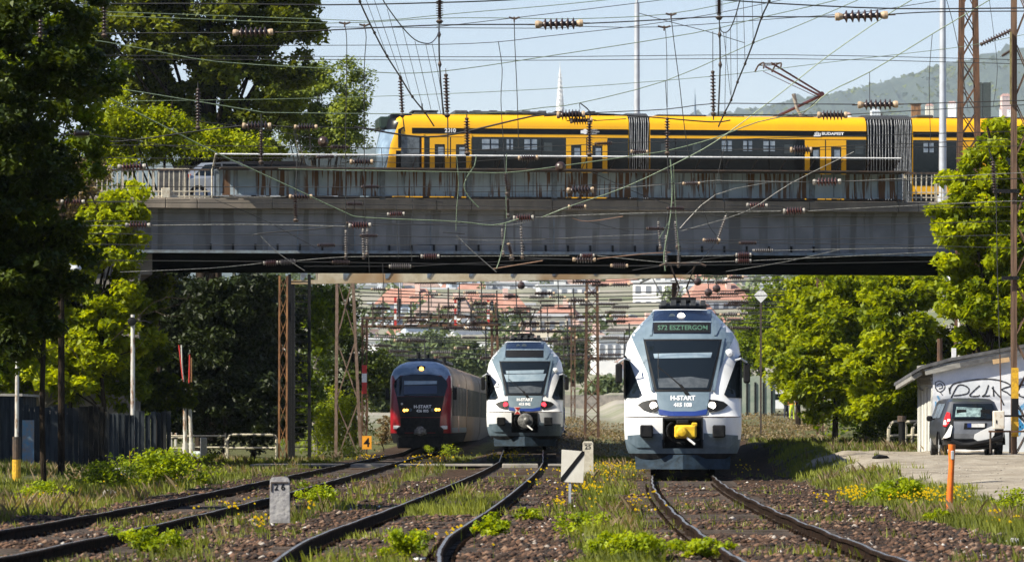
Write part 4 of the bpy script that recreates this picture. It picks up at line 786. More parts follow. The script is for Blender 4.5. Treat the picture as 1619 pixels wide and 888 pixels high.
n.patch('blue_brow', [(-1.10, 3.22), (-.95, 3.50), (-.4, 3.62), (.4, 3.62), (.95, 3.50), (1.10, 3.22), (1.24, 3.45), (1.16, 3.7), (.9, 3.95), (.55, 4.1), (-.55, 4.1), (-.9, 3.95), (-1.16, 3.7), (-1.24, 3.45)], k['train_dullblue'], DT, off=.012)
n.patch('windscreen', [(-1.08, 2.56), (1.08, 2.56), (1.22, 3.05), (1.18, 3.24), (.98, 3.46), (.4, 3.56), (-.4, 3.56), (-.98, 3.46), (-1.18, 3.24), (-1.22, 3.05)], k['dark_glass'], DT, off=.02)
n.patch('pale_band', [(-.74, 3.08), (.74, 3.12), (.74, 3.26), (-.74, 3.26)], k['band_grey'], DT, off=.024, depth=0); n.patch('cab_interior', [(-.74, 2.66), (.74, 2.70), (.74, 3.06), (-.74, 3.02)], k['train_navy'], DT, off=.023, depth=0)
n.patch('lower_mask', [(-.90, 1.62), (.90, 1.62), (1.08, 2.54), (-1.08, 2.54)], k['black_paint'], DT, off=.02); n.patch('nose_panel', [(-.86, .93), (.86, .93), (.90, 1.6), (-.90, 1.6)], k['under_dark'], DT, off=.018)
me = textmesh('H-START', .20, k['text_white'], 'CENTER', .004); n.patch('lettering', (.1, 2.09), k['text_white'], DT, off=.03, depth=0, mesh=me, grid=.2); me = textmesh('426 005', .17, k['text_white'], 'CENTER', .003); n.patch('number', (.1, 1.90), k['text_white'], DT, off=.03, depth=0, mesh=me, grid=.2)
for x, z, r, nm, m in ((-.72, 1.93, .065, 'headlight', 'lamp_amber'), (-.60, 1.94, .055, 'headlight', 'lamp_amber'), (.72, 1.96, .065, 'headlight', 'lamp_amber'), (.84, 1.96, .055, 'headlight', 'lamp_amber'), (.03, 3.80, .10, 'top_light', 'lamp_amber'), (-.45, 1.95, .08, 'spare_lens', 'lens_glass'), (.55, 1.95, .08, 'spare_lens', 'lens_glass'), (-.83, 2.22, .05, 'spare_lens', 'galv')):
    b = MB(); b.lathe([(r, -.05), (r, .07)], 14, (x, n.fy(x, z)-.03, z), axis='y'); b.build(nm, k[m], DT)
b = MB(); y = n.fy(0, 3.8); b.box(-.17, .2, y-.045, y+.2, 3.67, 3.93, b=.02); b.build('lamp_housing', k['black_paint'], DT)
for s in (-1, 1):
    x0, x1 = sorted((s*.74, s*1.22)); b = MB(); b.box(x0, x1, .10, .35, 1.08, 1.24, b=.02); b.build('bumper_strip', k['white_paint'], DT); b = MB(); x0, x1 = sorted((s*.7, s*1.05)); b.lathe([(.10, -.35), (.2, -.33), (.2, -.28), (.09, -.26), (.09, .1)], 12, (s*.87, .0, 1.0), axis='y'); b.build('buffer', k['under_dark'], DT)
    b = MB(); b.box(s*1.53-.09, s*1.53+.09, .9, 1.15, 2.4, 2.95, b=.03); b.bar((s*1.35, 1.0, 2.8), (s*1.5, 1.0, 2.8), .04); b.build('mirror', k['black_paint'], DT)
    for q in range(9): n.side('side_window', 2.2+q*2.15, 3.75+q*2.15, 1.7, 3.05, mat('matte_glass', (.012, .015, .018), None, rough=.5, spec=.08), DT, s, .04)
    n.side('door', 9.5, 10.8, .95, 3.2, k['train_red'], DT, s, .015); n.side('skirt_band', .9, 21.9, .92, 1.15, k['skirt_grey'], DT, s, .014)
b = MB(); b.lathe([(.12, -.1), (.22, 0), (.22, .3)], 12, (0, -.1, 1.0), axis='y'); b.box(-.3, .3, .0, .3, .85, 1.2, b=.04); b.build('coupler', k['coupler_grey'], DT); b = MB(); b.box(-1.05, 1.05, .1, .4, .22, .75, b=.05); b.box(-1.1, 1.1, 1, 20, .3, .9); b.build('plough', k['under_dark'], DT)
for q, (x, y, h) in enumerate(((-.25, 4, .42), (.1, 5.5, .34), (.45, 7.0, .3), (.75, 9, .25))): b = MB(); b.cyl((x, y, 4.1), (x, y, 4.18+h), .1, 8); b.build('exhaust_pipe', k['under_dark'] if q != 2 else k['rust'], DT)
b = MB(); b.box(-.7, .7, 2.2, 8, 4.2, 4.3, b=.04); b.box(-.8, .8, 9, 20, 4.2, 4.32, b=.04); b.build('roof_equipment', k['roof_grey'], DT)
for q in range(2):
    ya = 22.7+q*23; nn = Nose([(0, ya), (5, ya)], DW, 0.0); nn.shell('coach', [k['coach_reflection']], DT, [.45, .9, 2, 3.2, 3.5, 3.8, 4.0, 4.15], [-1, 1], ya+22, zroof=4.2)
    for s in (-1, 1):
        for w in range(9): nn.side('side_window', ya+1+w*2.3, ya+2.6+w*2.3, 1.7, 3.05, k['matte_glass'], DT, s, .04)
    b = MB(); b.box(-1.15, 1.15, ya-.69, ya-.01, .6, 3.9); b.build('gangway', k['bellows_black'], DT)
# ------------------------------------------------------------------ insulators and overhead wires
def ins_mesh(n, cap, body, caplen=.15):
    b = MB(); b.lathe([(.12, -.62), (.12, -.5)], 6, axis='x', mi=2)
    for s in (-1, 1): p = [(.35, .5), (.62, .49), (.66, .5-caplen*.5), (.45, .5-caplen)]; b.lathe([(r, s*h) for r, h in p], 10, axis='x', mi=1); b.lathe([(.12, s*.5), (.12, s*.64)], 6, axis='x', mi=2)
    a = .5-caplen; st = 2*a/n
    for i in range(n): x = -a+st*i; b.lathe([(.38, x), (.42, x+st*.25), (1.0, x+st*.52), (.96, x+st*.66), (.4, x+st*.78), (.38, x+st)], 12, axis='x', mi=0)
    return b.mesh('insulator', [body, cap, MATS['steel_dark']], True)
INS = {'c': ins_mesh(6, MATS['ins_cap'], MATS['glaze']), 'w': ins_mesh(6, MATS['ins_white'], mat('glaze_red', (.10, .035, .03), (.06, .025, .02), 6, .35)), 'd': ins_mesh(10, MATS['steel_dark'], MATS['glaze'], .08), 'g': ins_mesh(9, MATS['ins_white'], mat('glaze_grey', (.16, .14, .13), (.08, .07, .065), 9, .4), .06)}
def put_ins(par, D, x0, y0, x1, y1, r=6.5, st='c', D1=None):
    a, c = P(x0, y0, D), P(x1, y1, D1 or D); v = c-a; o = link('insulator', INS[st], par); r = r*1.12*D/F
    o.location = (a+c)/2-par.location; o.rotation_mode = 'QUATERNION'; o.rotation_quaternion = Vector((1, 0, 0)).rotation_difference(v); o.scale = (v.length, r, r); return o
WM = {'k': 'wire', 'g': 'wire_green', 'p': 'wire_pale', 'c': 'copper'}; mat('copper', (.30, .18, .12), (.2, .12, .08), 10, .5, .4)
def put_wire(par, D, pts, t=1.2, m='k', nm='wire', D1=None, smooth=3):
    n = len(pts); q = [P(x, y, lerp(D, D1, i/(n-1)) if D1 else D)-par.location for i, (x, y) in enumerate(pts)]
    b = MB(); b.tube(smoothpts(q, smooth), t*(.62 if m != 'p' else .5)*D/F, 5); return b.build(nm, MATS[WM[m]], par, smooth=True)
def line(label, D, wires, ins=(), drops=(), name='overhead_line', cat='overhead line', group=None, D1=None):
    """one line strung across the tracks: its wires, insulators, clamps and droppers are parts"""
    x, y = wires[0][0][0]; t = thing(name, label, cat, P(x, y, D), group=group)
    for w in wires: put_wire(t, D, w[0], w[1] if len(w) > 1 else 1.2, w[2] if len(w) > 2 else 'k', D1=D1)
    for i in ins: put_ins(t, D, *i)
    for w in drops:
        if not isinstance(w[0][0], tuple): w = (w,)
        put_wire(t, D, w[0], w[1] if len(w) > 1 else .9, w[2] if len(w) > 2 else 'k', 'dropper')
    return t
def clamp(t, D, x, y, w=16):
    b = MB(); a = P(x, y, D)-t.location; s = D/F; b.tube([a+Vector((-w/2*s, 0, 1.2*s)), a+Vector((-w*.2*s, 0, 0)), a+Vector((w*.1*s, 0, -1*s)), a+Vector((w/2*s, 0, 1.5*s))], 1.7*s, 6); b.cyl(a+Vector((0, 0, 2*s)), a+Vector((0, 0, -6*s)), 1.4*s, 6); return b.build('clamp', MATS['steel_dark'], t)
X0, X1 = -90, 1710                                           # span ends, at masts outside the picture
line('dark cable along the top edge of the sky, sloping up above the tram cab', 100, [([(X0, 6), (0, 7), (300, 6), (520, 8), (690, 4.5), (810, 0), (1000, -12)], 1.8)])
line('dark cable near the top right that passes behind both rusty lattice masts', 98, [([(1000, -10), (1142, 0), (1240, 6.5), (1416, 14), (1619, 13), (X1, 12)], 1.8)])
t = line('thick cable across the top of the sky with three large brown insulators', 92, [([(X0, 55), (170, 53), (366, 52)], 1.6), ([(434, 52), (520, 48), (690, 40), (842, 39)], 1.7), ([(924, 37.5), (1001, 34), (1130, 27), (1240, 27), (1318, 27)], 1.6), ([(1406, 23), (1483, 19), (1619, 18), (X1, 18)], 1.5)], [(368, 52, 432, 51, 7.5, 'c'), (846, 39, 922, 37, 8.5, 'c'), (1320, 27, 1404, 24, 9, 'c')])
t = line('twin thin cables crossing the middle of the sky from treetops to the hill', 140, [([(X0, 84), (200, 88), (520, 89.5), (860, 90), (1240, 87), (1619, 95), (X1, 97)], .9), ([(X0, 90), (200, 94), (520, 94.5), (860, 95.5), (1240, 93), (1619, 101.5), (X1, 104)], .9)])
b = MB(); 
t = line('green wire falling from the dark left tree, then climbing to the top right', 112, [([(-40, 40), (130, 61), (230, 78), (345, 98), (528, 109)], 1.3, 'g'), ([(528, 109), (628, 116), (716, 111), (860, 90), (1095, 53), (1203, 28), (1300, 6), (1360, -10)], 1.1, 'g')], drops=[([(1127, 50), (1127, 108)], 1.0)])
line('green stay wire that meets the tram roof and rises steeply to the right', 118, [([(-60, 95), (65, 121), (230, 147), (417, 178)], 1.4, 'g'), ([(417, 178), (600, 180), (768, 179.5), (860, 170), (916, 163), (1052, 128), (1191, 68), (1240, 50), (1357, 0), (1380, -12)], 1.1, 'g')], drops=[([(1052, 128), (1055, 180)]), ([(916, 163), (917, 172)])])
line('thin wire passing low through the sky behind the white spire', 134, [([(200, 160), (520, 155), (860, 141), (1125, 121), (1260, 105), (1342, 95), (1483, 79), (1545, 70), (1619, 55)], .8, 'g')])
line('pale green wire climbing from the bridge edge over the tram', 108, [([(858, 343), (907, 324), (988, 296), (1091, 247), (1150, 211), (1240, 143), (1310, 88), (1404, 23), (1442, 0), (1455, -10)], 1.3, 'g')])
line('pale green wire along the screen foot, rising past the pantograph', 111, [([(440, 267), (482, 268), (719, 272), (801, 273), (883, 263), (997, 247), (1061, 237), (1134, 217), (1198, 193), (1272, 176), (1310, 146), (1375, 114), (1474, 54), (1565, 0), (1580, -10)], 1.4, 'g')], drops=[([(1375, 113), (1375, 163)]), ([(1474, 54), (1469, 130), (1472, 236)])])
line('bright diagonal wire crossing the bridge railing at left and sinking over the girder', 104, [([(90, 110), (184, 161), (337, 239), (400, 268), (467, 299), (544, 335), (578, 344), (719, 350), (779, 356), (820, 346)], 1.6, 'g')])
line('pair of thin wires just under the top cable on the left side of the sky', 126, [([(60, 17), (172, 19), (513, 31), (599, 33), (716, 22), (860, 10), (970, -1)], 1.0, 'g'), ([(60, 22), (172, 25), (513, 37), (689, 29), (810, 29), (909, 30), (1052, 23), (1167, 2)], 1.0, 'g')])
line('thin wire with one hanging lead, running over the tram cab to the tall mast', 122, [([(341, 73), (505, 72), (673, 71), (781, 67), (860, 58), (1001, 42), (1130, 22), (1260, -5)], .9)], drops=[([(788, 67), (794, 110), (792, 160), (797, 240)], 1.0)])
line('two faint wires rising across the upper sky left of the tall pale mast', 130, [([(690, 43), (860, 23), (1048, 0), (1070, -5)], .9), ([(520, 43), (860, 45), (907, 42), (1041, 43), (1240, 29), (1360, 20), (1480, 2)], .9)])
line('short wire that dips from the tall pale mast towards the right contact wires', 124, [([(1010, 21), (1060, 35), (1118, 50), (1177, 68)], .9)])
line('steep wire at the top right between the pale mast and the first lattice mast', 117, [([(1494, -8), (1505, 30), (1518, 90), (1530, 170)], .9)])
line('thin curved wire hanging from the top edge between the two lattice masts', 116, [([(1563, -8), (1570, 45), (1577, 110), (1570, 170)], .7)])
# hanging leads with clamps
for k, (x, y, pts, w) in enumerate([(545, 37, [(545, 40), (548, 60), (548, 110), (546, 260), (547, 360)], 18), (576, 40, [(576, 42), (579, 60), (576, 110), (576, 240), (577, 345)], 16), (813, 29, [(813, 31), (814, 70), (818, 160), (820, 235)], 17), (1061, 23, [(1061, 25), (1066, 70), (1074, 130), (1082, 200), (1090, 250)], 17), (1050, 43, [(1052, 46), (1054, 80), (1055, 170)], 20), (1475, 92, [(1410, 30), (1440, 50), (1480, 82)], 4)][:5]):
    t = thing('hanging_lead', ['leftmost hanging lead with a clamp, dropping from the sky over the treetop', 'second hanging lead with a clamp, just right of the leftmost one', 'hanging lead with a clamp above the second window of the tram', 'slanting lead with a clamp just right of the tall pale mast', 'lead with a rusty clamp at the tall pale mast, above a black insulator'][k], 'wire lead', P(x, y, 96)); clamp(t, 96, x, y, w); put_wire(t, 96, pts, 1.1 if k < 4 else .8)
# vertical insulator strings
VS = [(695, -14, 695, 30, 5.5, 'd', 85, 'black insulator string hanging at the top edge above the tram cab', [(695, 30), (694, 44)]), (1137, -14, 1137, 24, 5.5, 'd', 85, 'black insulator string hanging at the top edge right of centre', [(1137, 24), (1138, 48)]),
      (165, -10, 165, 52, 5, 'd', 80, 'dark insulator string in the left treetop, second from the left edge', [(165, 52), (165, 62)]), (64, -10, 64, 60, 5, 'd', 80, 'dark insulator string hanging in the shaded tree at the far left', [(64, 60), (64, 70)]),
      (633, 122, 636, 178, 4.2, 'd', 100, 'upright black insulator standing just left of the tram roof', [(636, 180), (640, 208)]), (705, 117, 707, 178, 4.8, 'd', 98, 'tall black insulator above the 2010 number on the tram', [(707, 178), (708, 192), (708, 250)]),
      (738, 186, 739, 238, 4.8, 'd', 99, 'black insulator across the first tram door', [(738, 182), (738, 186)]), (1055, 186, 1055, 238, 4.2, 'd', 99, 'black insulator across the tram right of the middle bellows', [(1055, 238), (1058, 300)]),
      (1127, 112, 1128, 176, 4.2, 'd', 98, 'tall black insulator standing in the sky behind the tram right of centre', [(1128, 176), (1128, 190)]), (313, 140, 313, 198, 4.2, 'd', 90, 'black insulator hanging in front of the big tree trunks', [(313, 130), (313, 140)]),
      (413, 206, 413, 252, 4.2, 'd', 95, 'black insulator hanging above the left end of the guard screen', [(413, 180), (413, 206)]), (467, 308, 468, 344, 4.5, 'd', 130, 'black insulator on a dark rod in front of the left part of the girder', [(470, 243), (468, 308)]),
      (799, 272, 802, 302, 3.4, 'd', 125, 'slim green-grey insulator over the parapet below the second tram window', [(797, 243), (799, 272)]), (803, 314, 804, 336, 3.4, 'd', 125, 'short black insulator below another one, in front of the bridge edge beam', [(802, 302), (803, 314), (804, 342)]),
      (547, 364, 547, 402, 3.2, 'g', 140, 'grey insulator string on the girder, leftmost of a close trio', [(546, 355), (547, 364)]), (574, 362, 575, 402, 3.2, 'g', 140, 'grey insulator string on the girder, middle of a close trio', [(574, 355), (574, 362)]), (581, 362, 580, 398, 3, 'g', 142, 'grey insulator string on the girder, rightmost of a close trio', [(582, 355), (581, 362)]),
      (794, 362, 796, 398, 2.6, 'g', 140, 'slim insulator string on the girder, above the middle train', [(796, 352), (794, 362)]), (824, 358, 826, 402, 3.2, 'g', 140, 'longer insulator string on the girder, right of the slim one above the middle train', [(824, 346), (824, 358)]), (804, 384, 809, 404, 4.2, 'c', 138, 'tilted short insulator between two strings on the girder', [(803, 378), (804, 384)]),
      (1041, 350, 1044, 388, 2.8, 'g', 140, 'slim insulator string over the girder, leftmost above the nearest train', [(1041, 344), (1041, 350)]), (1053, 372, 1053, 414, 2.8, 'g', 140, 'white-spotted insulator string hanging lowest above the nearest train', [(1056, 330), (1053, 372)]), (1068, 350, 1071, 386, 3.2, 'g', 141, 'insulator string over the girder, right one above the nearest train', [(1068, 344), (1068, 350)]), (1073, 386, 1073, 415, 3, 'g', 141, 'short insulator string ending in a white ball above the nearest train', [(1071, 382), (1073, 386)]),
      (1063, 288, 1064, 318, 3.4, 'd', 136, 'dark insulator wound with green wire in front of the parapet', [(1061, 250), (1063, 288)]), (1148, 341, 1135, 378, 3, 'g', 138, 'tilted white-spotted insulator string on the right half of the girder', [(1149, 338), (1148, 341)]),
      (932, 190, 932, 240, 4.6, 'd', 99, 'black insulator in front of the second tram door', [(917, 163), (932, 176), (932, 190)])]
for (x0, y0, x1, y1, r, st, D, lb, wp) in VS:
    t = thing('hanging_insulator', lb, 'insulator', P(x0, y0, D)); put_ins(t, D, x0, y0, x1, y1, r, st)
    put_wire(t, D, wp, 1.6, 'k', 'hanger')
    b = MB(); a = P(x1, y1, D)-t.location; s = D/F; b.lathe([(r*.5*s, -1*s), (r*1.1*s, -4*s), (r*.5*s, -8*s)], 8, (a.x, 0, a.z)); b.build('end_cap', MATS['steel_dark'], t)
# green weathered rods and tangled leads in front of the bridge
line('green twisted lead hanging in front of the parapet below the first tram door', 128, [([(753, 246), (750, 262), (738, 280), (734, 296), (742, 312), (757, 328)], 1.6, 'g'), ([(722, 246), (725, 290), (722, 330), (721, 365)], 1.0, 'g')])
line('tall green-painted lead running down the middle of the bridge above the nearest train', 132, [([(1060, 252), (1063, 300), (1059, 350), (1050, 400), (1052, 428)], 2.0, 'g'), ([(1065, 262), (1068, 330), (1074, 400)], .9, 'g'), ([(1061, 345), (1042, 377)], 1.2, 'g')])
line('green lead hanging in a loop over the girder above the middle train', 133, [([(800, 352), (797, 380), (790, 410), (785, 424)], 1.4, 'g'), ([(801, 243), (800, 300), (801, 345)], 1.2, 'g')])
# lines across the bridge
line('pale wire with dark insulator across the left railing of the bridge', 110, [([(-60, 262), (56, 264), (184, 264)], 1.4, 'p'), ([(233, 263), (420, 264), (545, 262)], 1.0)], [(186, 264, 231, 263, 6, 'w')])
line('black cable sagging through the left foliage to two brown insulators above the screen', 101, [([(90, 198), (161, 222), (214, 221), (314, 207), (381, 199)], 1.7), ([(431, 199), (463, 201)], 1.5), ([(504, 201), (600, 204)], 1.0)], [(383, 199, 429, 199, 7, 'c'), (465, 201, 502, 201, 5.5, 'c')])
line('wire ending in a round black weight in front of the light treetop', 103, [([(300, 190), (420, 205), (511, 222)], .9)])
line('faint line with a small dark insulator deep in the left foliage', 90, [([(-40, 210), (50, 216), (115, 212)], 1.0), ([(143, 212), (330, 240)], .9)], [(117, 212, 142, 212, 5.5, 'd')])
line('wire with an insulator low in the left foliage below the bridge railing', 107, [([(78, 320), (94, 319)], 1.3, 'p'), ([(136, 319), (300, 316)], .8)], [(96, 319, 134, 319, 5, 'w')])
line('bright wire crossing the left half of the girder between two white-capped insulators', 120, [([(100, 357), (190, 356.5), (196, 356)], 1.2, 'p'), ([(240, 356.5), (400, 355), (549, 358)], 1.8, 'p'), ([(589, 357), (630, 355), (719, 353), (808, 346)], .9)], [(198, 356, 238, 356, 5.2, 'w'), (551, 357, 587, 356, 6, 'w')])
line('bright wire crossing the right half of the bridge just under the edge beam', 121, [([(846, 344), (900, 341), (1019, 337), (1235, 334)], 1.8, 'p'), ([(1275, 334), (1340, 330), (1568, 319), (1619, 318), (X1, 316)], 1.3, 'p')], [(811, 345, 844, 344, 6, 'w'), (1238, 334, 1273, 333, 6, 'w')])
line('wire with brown insulator over the parapet, centre of the bridge', 119, [([(700, 304), (893, 302)], .8), ([(941, 300), (1128, 286), (1141, 286), (1283, 288)], 1.4, 'p'), ([(1332, 287), (1619, 273), (X1, 268)], 1.2, 'p')], [(896, 301, 939, 300, 6.5, 'c'), (1285, 288, 1330, 287, 6.5, 'w')])
line('short wire and brown-capped insulator on the edge beam under the middle of the tram', 123, [([(858, 343), (896, 327)], 1.2, 'p'), ([(929, 327), (1020, 327)], .8)], [(898, 327, 927, 327, 5, 'c')])
line('dark cable with insulator at the left on the lower edge of the parapet', 115, [([(300, 309), (400, 312), (455, 311)], 1.4, 'p'), ([(496, 311), (640, 313), (700, 320)], .9)], [(457, 311, 494, 311, 5.5, 'c')])
line('dark thick cable rising across the tram to a double insulator on its roof', 102, [([(560, 200), (640, 214), (691, 216), (742, 207), (841, 184), (878, 182)], 2.4), ([(927, 181), (945, 180), (1026, 185), (1124, 193), (1155, 190)], 1.8), ([(939, 191), (990, 188)], 1.2)], [(880, 182, 925, 181, 8, 'c'), (901, 191, 937, 190, 6.5, 'c')])
line('wire along the tram roof line with a brown insulator against the hill', 106, [([(860, 184), (949, 178), (1052, 173), (1128, 164), (1240, 164.5), (1352, 165)], 1.2), ([(1423, 165), (1619, 159), (X1, 156)], 1.2)], [(1356, 166, 1420, 165, 8, 'c')])
line('lower wire on the tram roof line with a brown insulator at the pantograph foot', 106.5, [([(1130, 181), (1240, 182), (1290, 182)], 1.4), ([(1343, 181), (1500, 172), (1619, 166), (X1, 163)], 1.0)], [(1292, 182, 1340, 182, 7.5, 'c')])
line('wire with an insulator in front of the right-hand tram doors', 109, [([(1160, 237), (1247, 237)], 1.1), ([(1286, 237), (1430, 233), (1620, 231), (X1, 230)], .8)], [(1249, 237, 1284, 237, 6.5, 'c')])
line('wire with an insulator in front of the tram cab door, level with the white rail', 109.5, [([(540, 257), (551, 257)], 1.2), ([(592, 256), (700, 258), (817, 250)], .8), ([(853, 249), (900, 250)], 1.2)], [(553, 256, 590, 256, 6, 'c'), (819, 250, 851, 249, 5.5, 'c')])
line('wire with two insulators over the dark underside, left part', 143, [([(190, 430), (330, 424), (414, 416)], 1.2, 'p'), ([(469, 412), (548, 406), (663, 405)], 1.3, 'p'), ([(697, 405), (900, 404)], 1.4, 'p')], [(416, 416, 440, 415, 4.5, 'w'), (442, 415, 467, 413, 4.5, 'g'), (665, 405, 695, 405, 4.5, 'w')])
line('wire with one insulator low on the dark underside, above the red train', 145, [([(480, 421), (613, 421)], .8), ([(652, 421), (719, 417), (860, 410)], .9)], [(615, 421, 650, 421, 4.5, 'g')])
line('coppery wire with double insulators on the underside between the two white trains', 144, [([(779, 425), (858, 412)], 1.5, 'c'), ([(830, 408), (903, 410)], 1.6), ([(944, 409), (1019, 401), (1060, 399)], 1.2, 'c'), ([(944, 404), (1000, 410), (1050, 415)], 1.2, 'p')], [(905, 410, 942, 410, 4.8, 'c'), (917, 404, 940, 404, 4.2, 'w')])
line('wires with stacked twin insulators on the underside, right of the nearest train', 144.5, [([(1077, 405), (1161, 404)], 1.6, 'p'), ([(1078, 415), (1161, 413)], 1.3, 'p'), ([(1190, 412), (1320, 406), (1480, 398)], 1.3, 'p'), ([(1000, 427), (1100, 412), (1161, 403)], .9)], [(1163, 403, 1188, 403, 4.8, 'w'), (1163, 412, 1188, 412, 4.8, 'w')])
line('wire with a long pale insulator along the bottom of the girder on the right', 146, [([(1060, 393), (1188, 396)], .9), ([(1224, 396), (1320, 394), (1453, 392), (1600, 392)], 1.3, 'p'), ([(1148, 429), (1240, 414), (1330, 394)], 1.0, 'p')], [(1190, 396, 1222, 396, 3.6, 'g')])
line('wire with a small insulator on the edge beam at the right', 139, [([(1150, 324), (1176, 324)], 1.4), ([(1218, 325), (1240, 326)], 1.4)], [(1180, 324, 1214, 325, 4.6, 'w')])
line('short wire with a small insulator high on the girder, left of centre', 139.5, [([(602, 339), (611, 339)], 1.2), ([(641, 339), (720, 337)], .8)], [(612, 339, 640, 338, 4.6, 'w')])
line('crossing wires above the nearest train, forming a thin X on the girder', 137, [([(1075, 361), (1131, 308), (1220, 288)], 1.2, 'p'), ([(1077, 365), (1178, 335), (1250, 290), (1350, 240)], 1.1, 'p')])
line('thin wires drooping between the insulators on the left half of the girder', 136, [([(400, 373), (412, 369), (500, 362), (525, 359)], 1.5), ([(412, 373), (440, 400), (482, 428)], 1.3, 'p'), ([(340, 316), (412, 345), (500, 392)], .8)])
line('drooping wires between the insulators over the middle train', 136.5, [([(700, 367), (735, 370)], 1.3), ([(722, 372), (745, 395), (785, 430)], 1.4, 'p'), ([(700, 350), (790, 356), (830, 352)], 1.0, 'p'), ([(720, 378), (810, 380), (940, 374), (1040, 370)], .8, 'p')])
line('thin wires sagging over the girder right of the middle train', 138.5, [([(905, 345), (930, 350), (985, 342)], 1.0, 'c'), ([(930, 350), (996, 366)], .8), ([(935, 272), (1020, 310), (1100, 335), (1160, 345), (1240, 340)], 1.0)])
line('tangled black leads over the parapet and girder at the right of the nearest train', 135, [([(1095, 270), (1105, 305), (1120, 355), (1133, 380), (1100, 420), (1085, 434)], .9), ([(1150, 211), (1132, 290), (1131, 308)], .8)])
TH = [(250, 226, 205, 128), (232, 240, 216, 131), (322, 330, 326, 129), (372, 380, 368, 134), (388, 384, 395, 140), (414, 420, 409, 147), (352, 362, 346, 127), (296, 290, 281, 117)]
for k, (ya, yb, yc, D) in enumerate(TH):
    od = ['highest', 'second', 'third', 'fourth', 'fifth', 'sixth', 'seventh', 'lowest'][sorted(range(8), key=lambda i: TH[i][0]).index(k)]; xa = 470+k*23 % 90; xb = 980+k*57 % 260
    line('thin black cross wire with small dark insulators over the bridge, %s of eight' % od, D, [([(X0, ya-4), (xa, ya), (xb, yb), (X1, yc)], 1.0)], [(xa+30, lerp(ya, yb, .06), xa+58, lerp(ya, yb, .1), 4, 'd'), (xb-40, lerp(ya, yb, .93), xb-12, lerp(ya, yb, .98), 4, 'dc'[k % 2])], [([(xa+110, lerp(ya, yb, .2)), (xa+112, lerp(ya, yb, .2)+24+k*5)], .8)], group='thin cross wires over the bridge')
# overhead lines running along the tracks
def catenary(label, pts_c, pts_m, drops, Da, Db, r=2.2):
    t = thing('contact_line', label, 'overhead line', P(*pts_c[0], Da)); put_wire(t, Da, pts_c, r, 'k', 'contact_wire', D1=Db)
    put_wire(t, Da, pts_m, 1.6, 'k', 'messenger_wire', D1=lerp(Da, Db, .5))
    for d in drops: put_wire(t, lerp(Da, Db, .3), d, .7, 'k', 'dropper', smooth=1)
    b = MB()
    for k, (x, y) in enumerate(pts_c[1:-1]): s = Da/F; a = P(x, y, lerp(Da, Db, (k+1)/(len(pts_c)-1)))-t.location; b.lathe([(1*s, -3*s), (3*s, 0), (1*s, 3*s)], 7, a)
    b.build('clamps', MATS['steel_dark'], t)['kind'] = 'stuff'; return t
catenary('heavy contact line running down from the top edge to the tram cab', [(560, -25), (569, 3), (592, 52), (612, 89), (633, 122), (652, 153), (672, 178), (686, 199)], [(602, -6), (613, 12), (636, 43), (656, 63), (673, 69), (683, 67), (691, 58), (695, 46)], [[(577, -5), (612, 88)], [(590, -5), (631, 113)], [(612, 14), (650, 150)], [(636, 43), (669, 173)], [(656, 65), (682, 176)], [(673, 70), (697, 180)], [(683, 68), (694, 123), (703, 182)]], 88, 100)
catenary('heavy contact line slanting down right of centre beside the tall black insulator', [(1222, -22), (1216, 2), (1204, 28), (1191, 67), (1178, 101), (1166, 130), (1156, 158), (1146, 178), (1136, 200)], [(1172, -8), (1164, 22), (1156, 43), (1149, 51), (1141, 50), (1138, 40)], [[(1175, -5), (1178, 100)], [(1189, -5), (1191, 66)], [(1204, -5), (1205, 26)], [(1165, 21), (1166, 129)], [(1155, 45), (1156, 157)], [(1148, 52), (1146, 176)], [(1144, 52), (1155, 150)]], 88, 100)
for lb, x, y0, y1, D in (('dark clamped lead dropping from the top insulator to the tram roof above its cab', 694, 44, 182, 99), ('dark clamped lead dropping from the top insulator right of centre to the tram roof', 1137.5, 44, 184, 99)):
    t = thing('hanging_lead', lb, 'wire lead', P(x, y0, D)); put_wire(t, D, [(x, y0), (x+1, y0+60), (x+(7 if x < 800 else -2), y1)], 2.2, 'k'); b = MB(); s = D/F
    for f in (.08, .42): b.lathe([(1*s, -6*s), (3.2*s, 0), (1*s, 6*s)], 8, (s*3*f, 0, -(y1-y0)*f*s))
    b.build('clamps', MATS['steel_dark'], t)['kind'] = 'stuff'
for lb, x, y, D in (('round black insulator weight in front of the light treetop', 511, 224, 103), ('round dark insulator weight beside the second tram door', 886, 264, 111)):
    t = thing('round_insulator', lb, 'insulator', P(x, y, D)); b = MB(); s = D/F; b.lathe([(2*s, -6*s), (7*s, -3*s), (8.5*s, 0), (7*s, 3*s), (3*s, 6*s)], 16, axis='y'); b.build('disc', MATS['glaze'], t, smooth=True); b = MB(); b.lathe([(3.5*s, -7.5*s), (3.8*s, -5*s)], 12, axis='y'); b.build('cap', MATS['steel_dark'], t)
t = thing('hanging_insulator', 'long black ribbed insulator slanting between the two rusty lattice masts', 'insulator', P(1550, 71, 128)); put_ins(t, 128, 1550, 71, 1599, 48, 4.5, 'd'); put_ins(t, 128, 1584, 89, 1600, 79, 3, 'd')
t = thing('hanging_insulator', 'black insulator string hanging in front of the bright right-hand tree', 'insulator', P(1570, 252, 127)); put_ins(t, 127, 1570, 255, 1573, 305, 5, 'd'); put_wire(t, 127, [(1575, 305), (1577, 430), (1581, 580), (1583, 650)], 1.2); put_wire(t, 127, [(1563, 235), (1570, 255)], 2)
b = MB(); a = P(1573, 303, 127)-t.location; b.tube([a, a+Vector((.5, 0, 0))], .04, 6); b.build('arm', MATS['black_paint'], t)

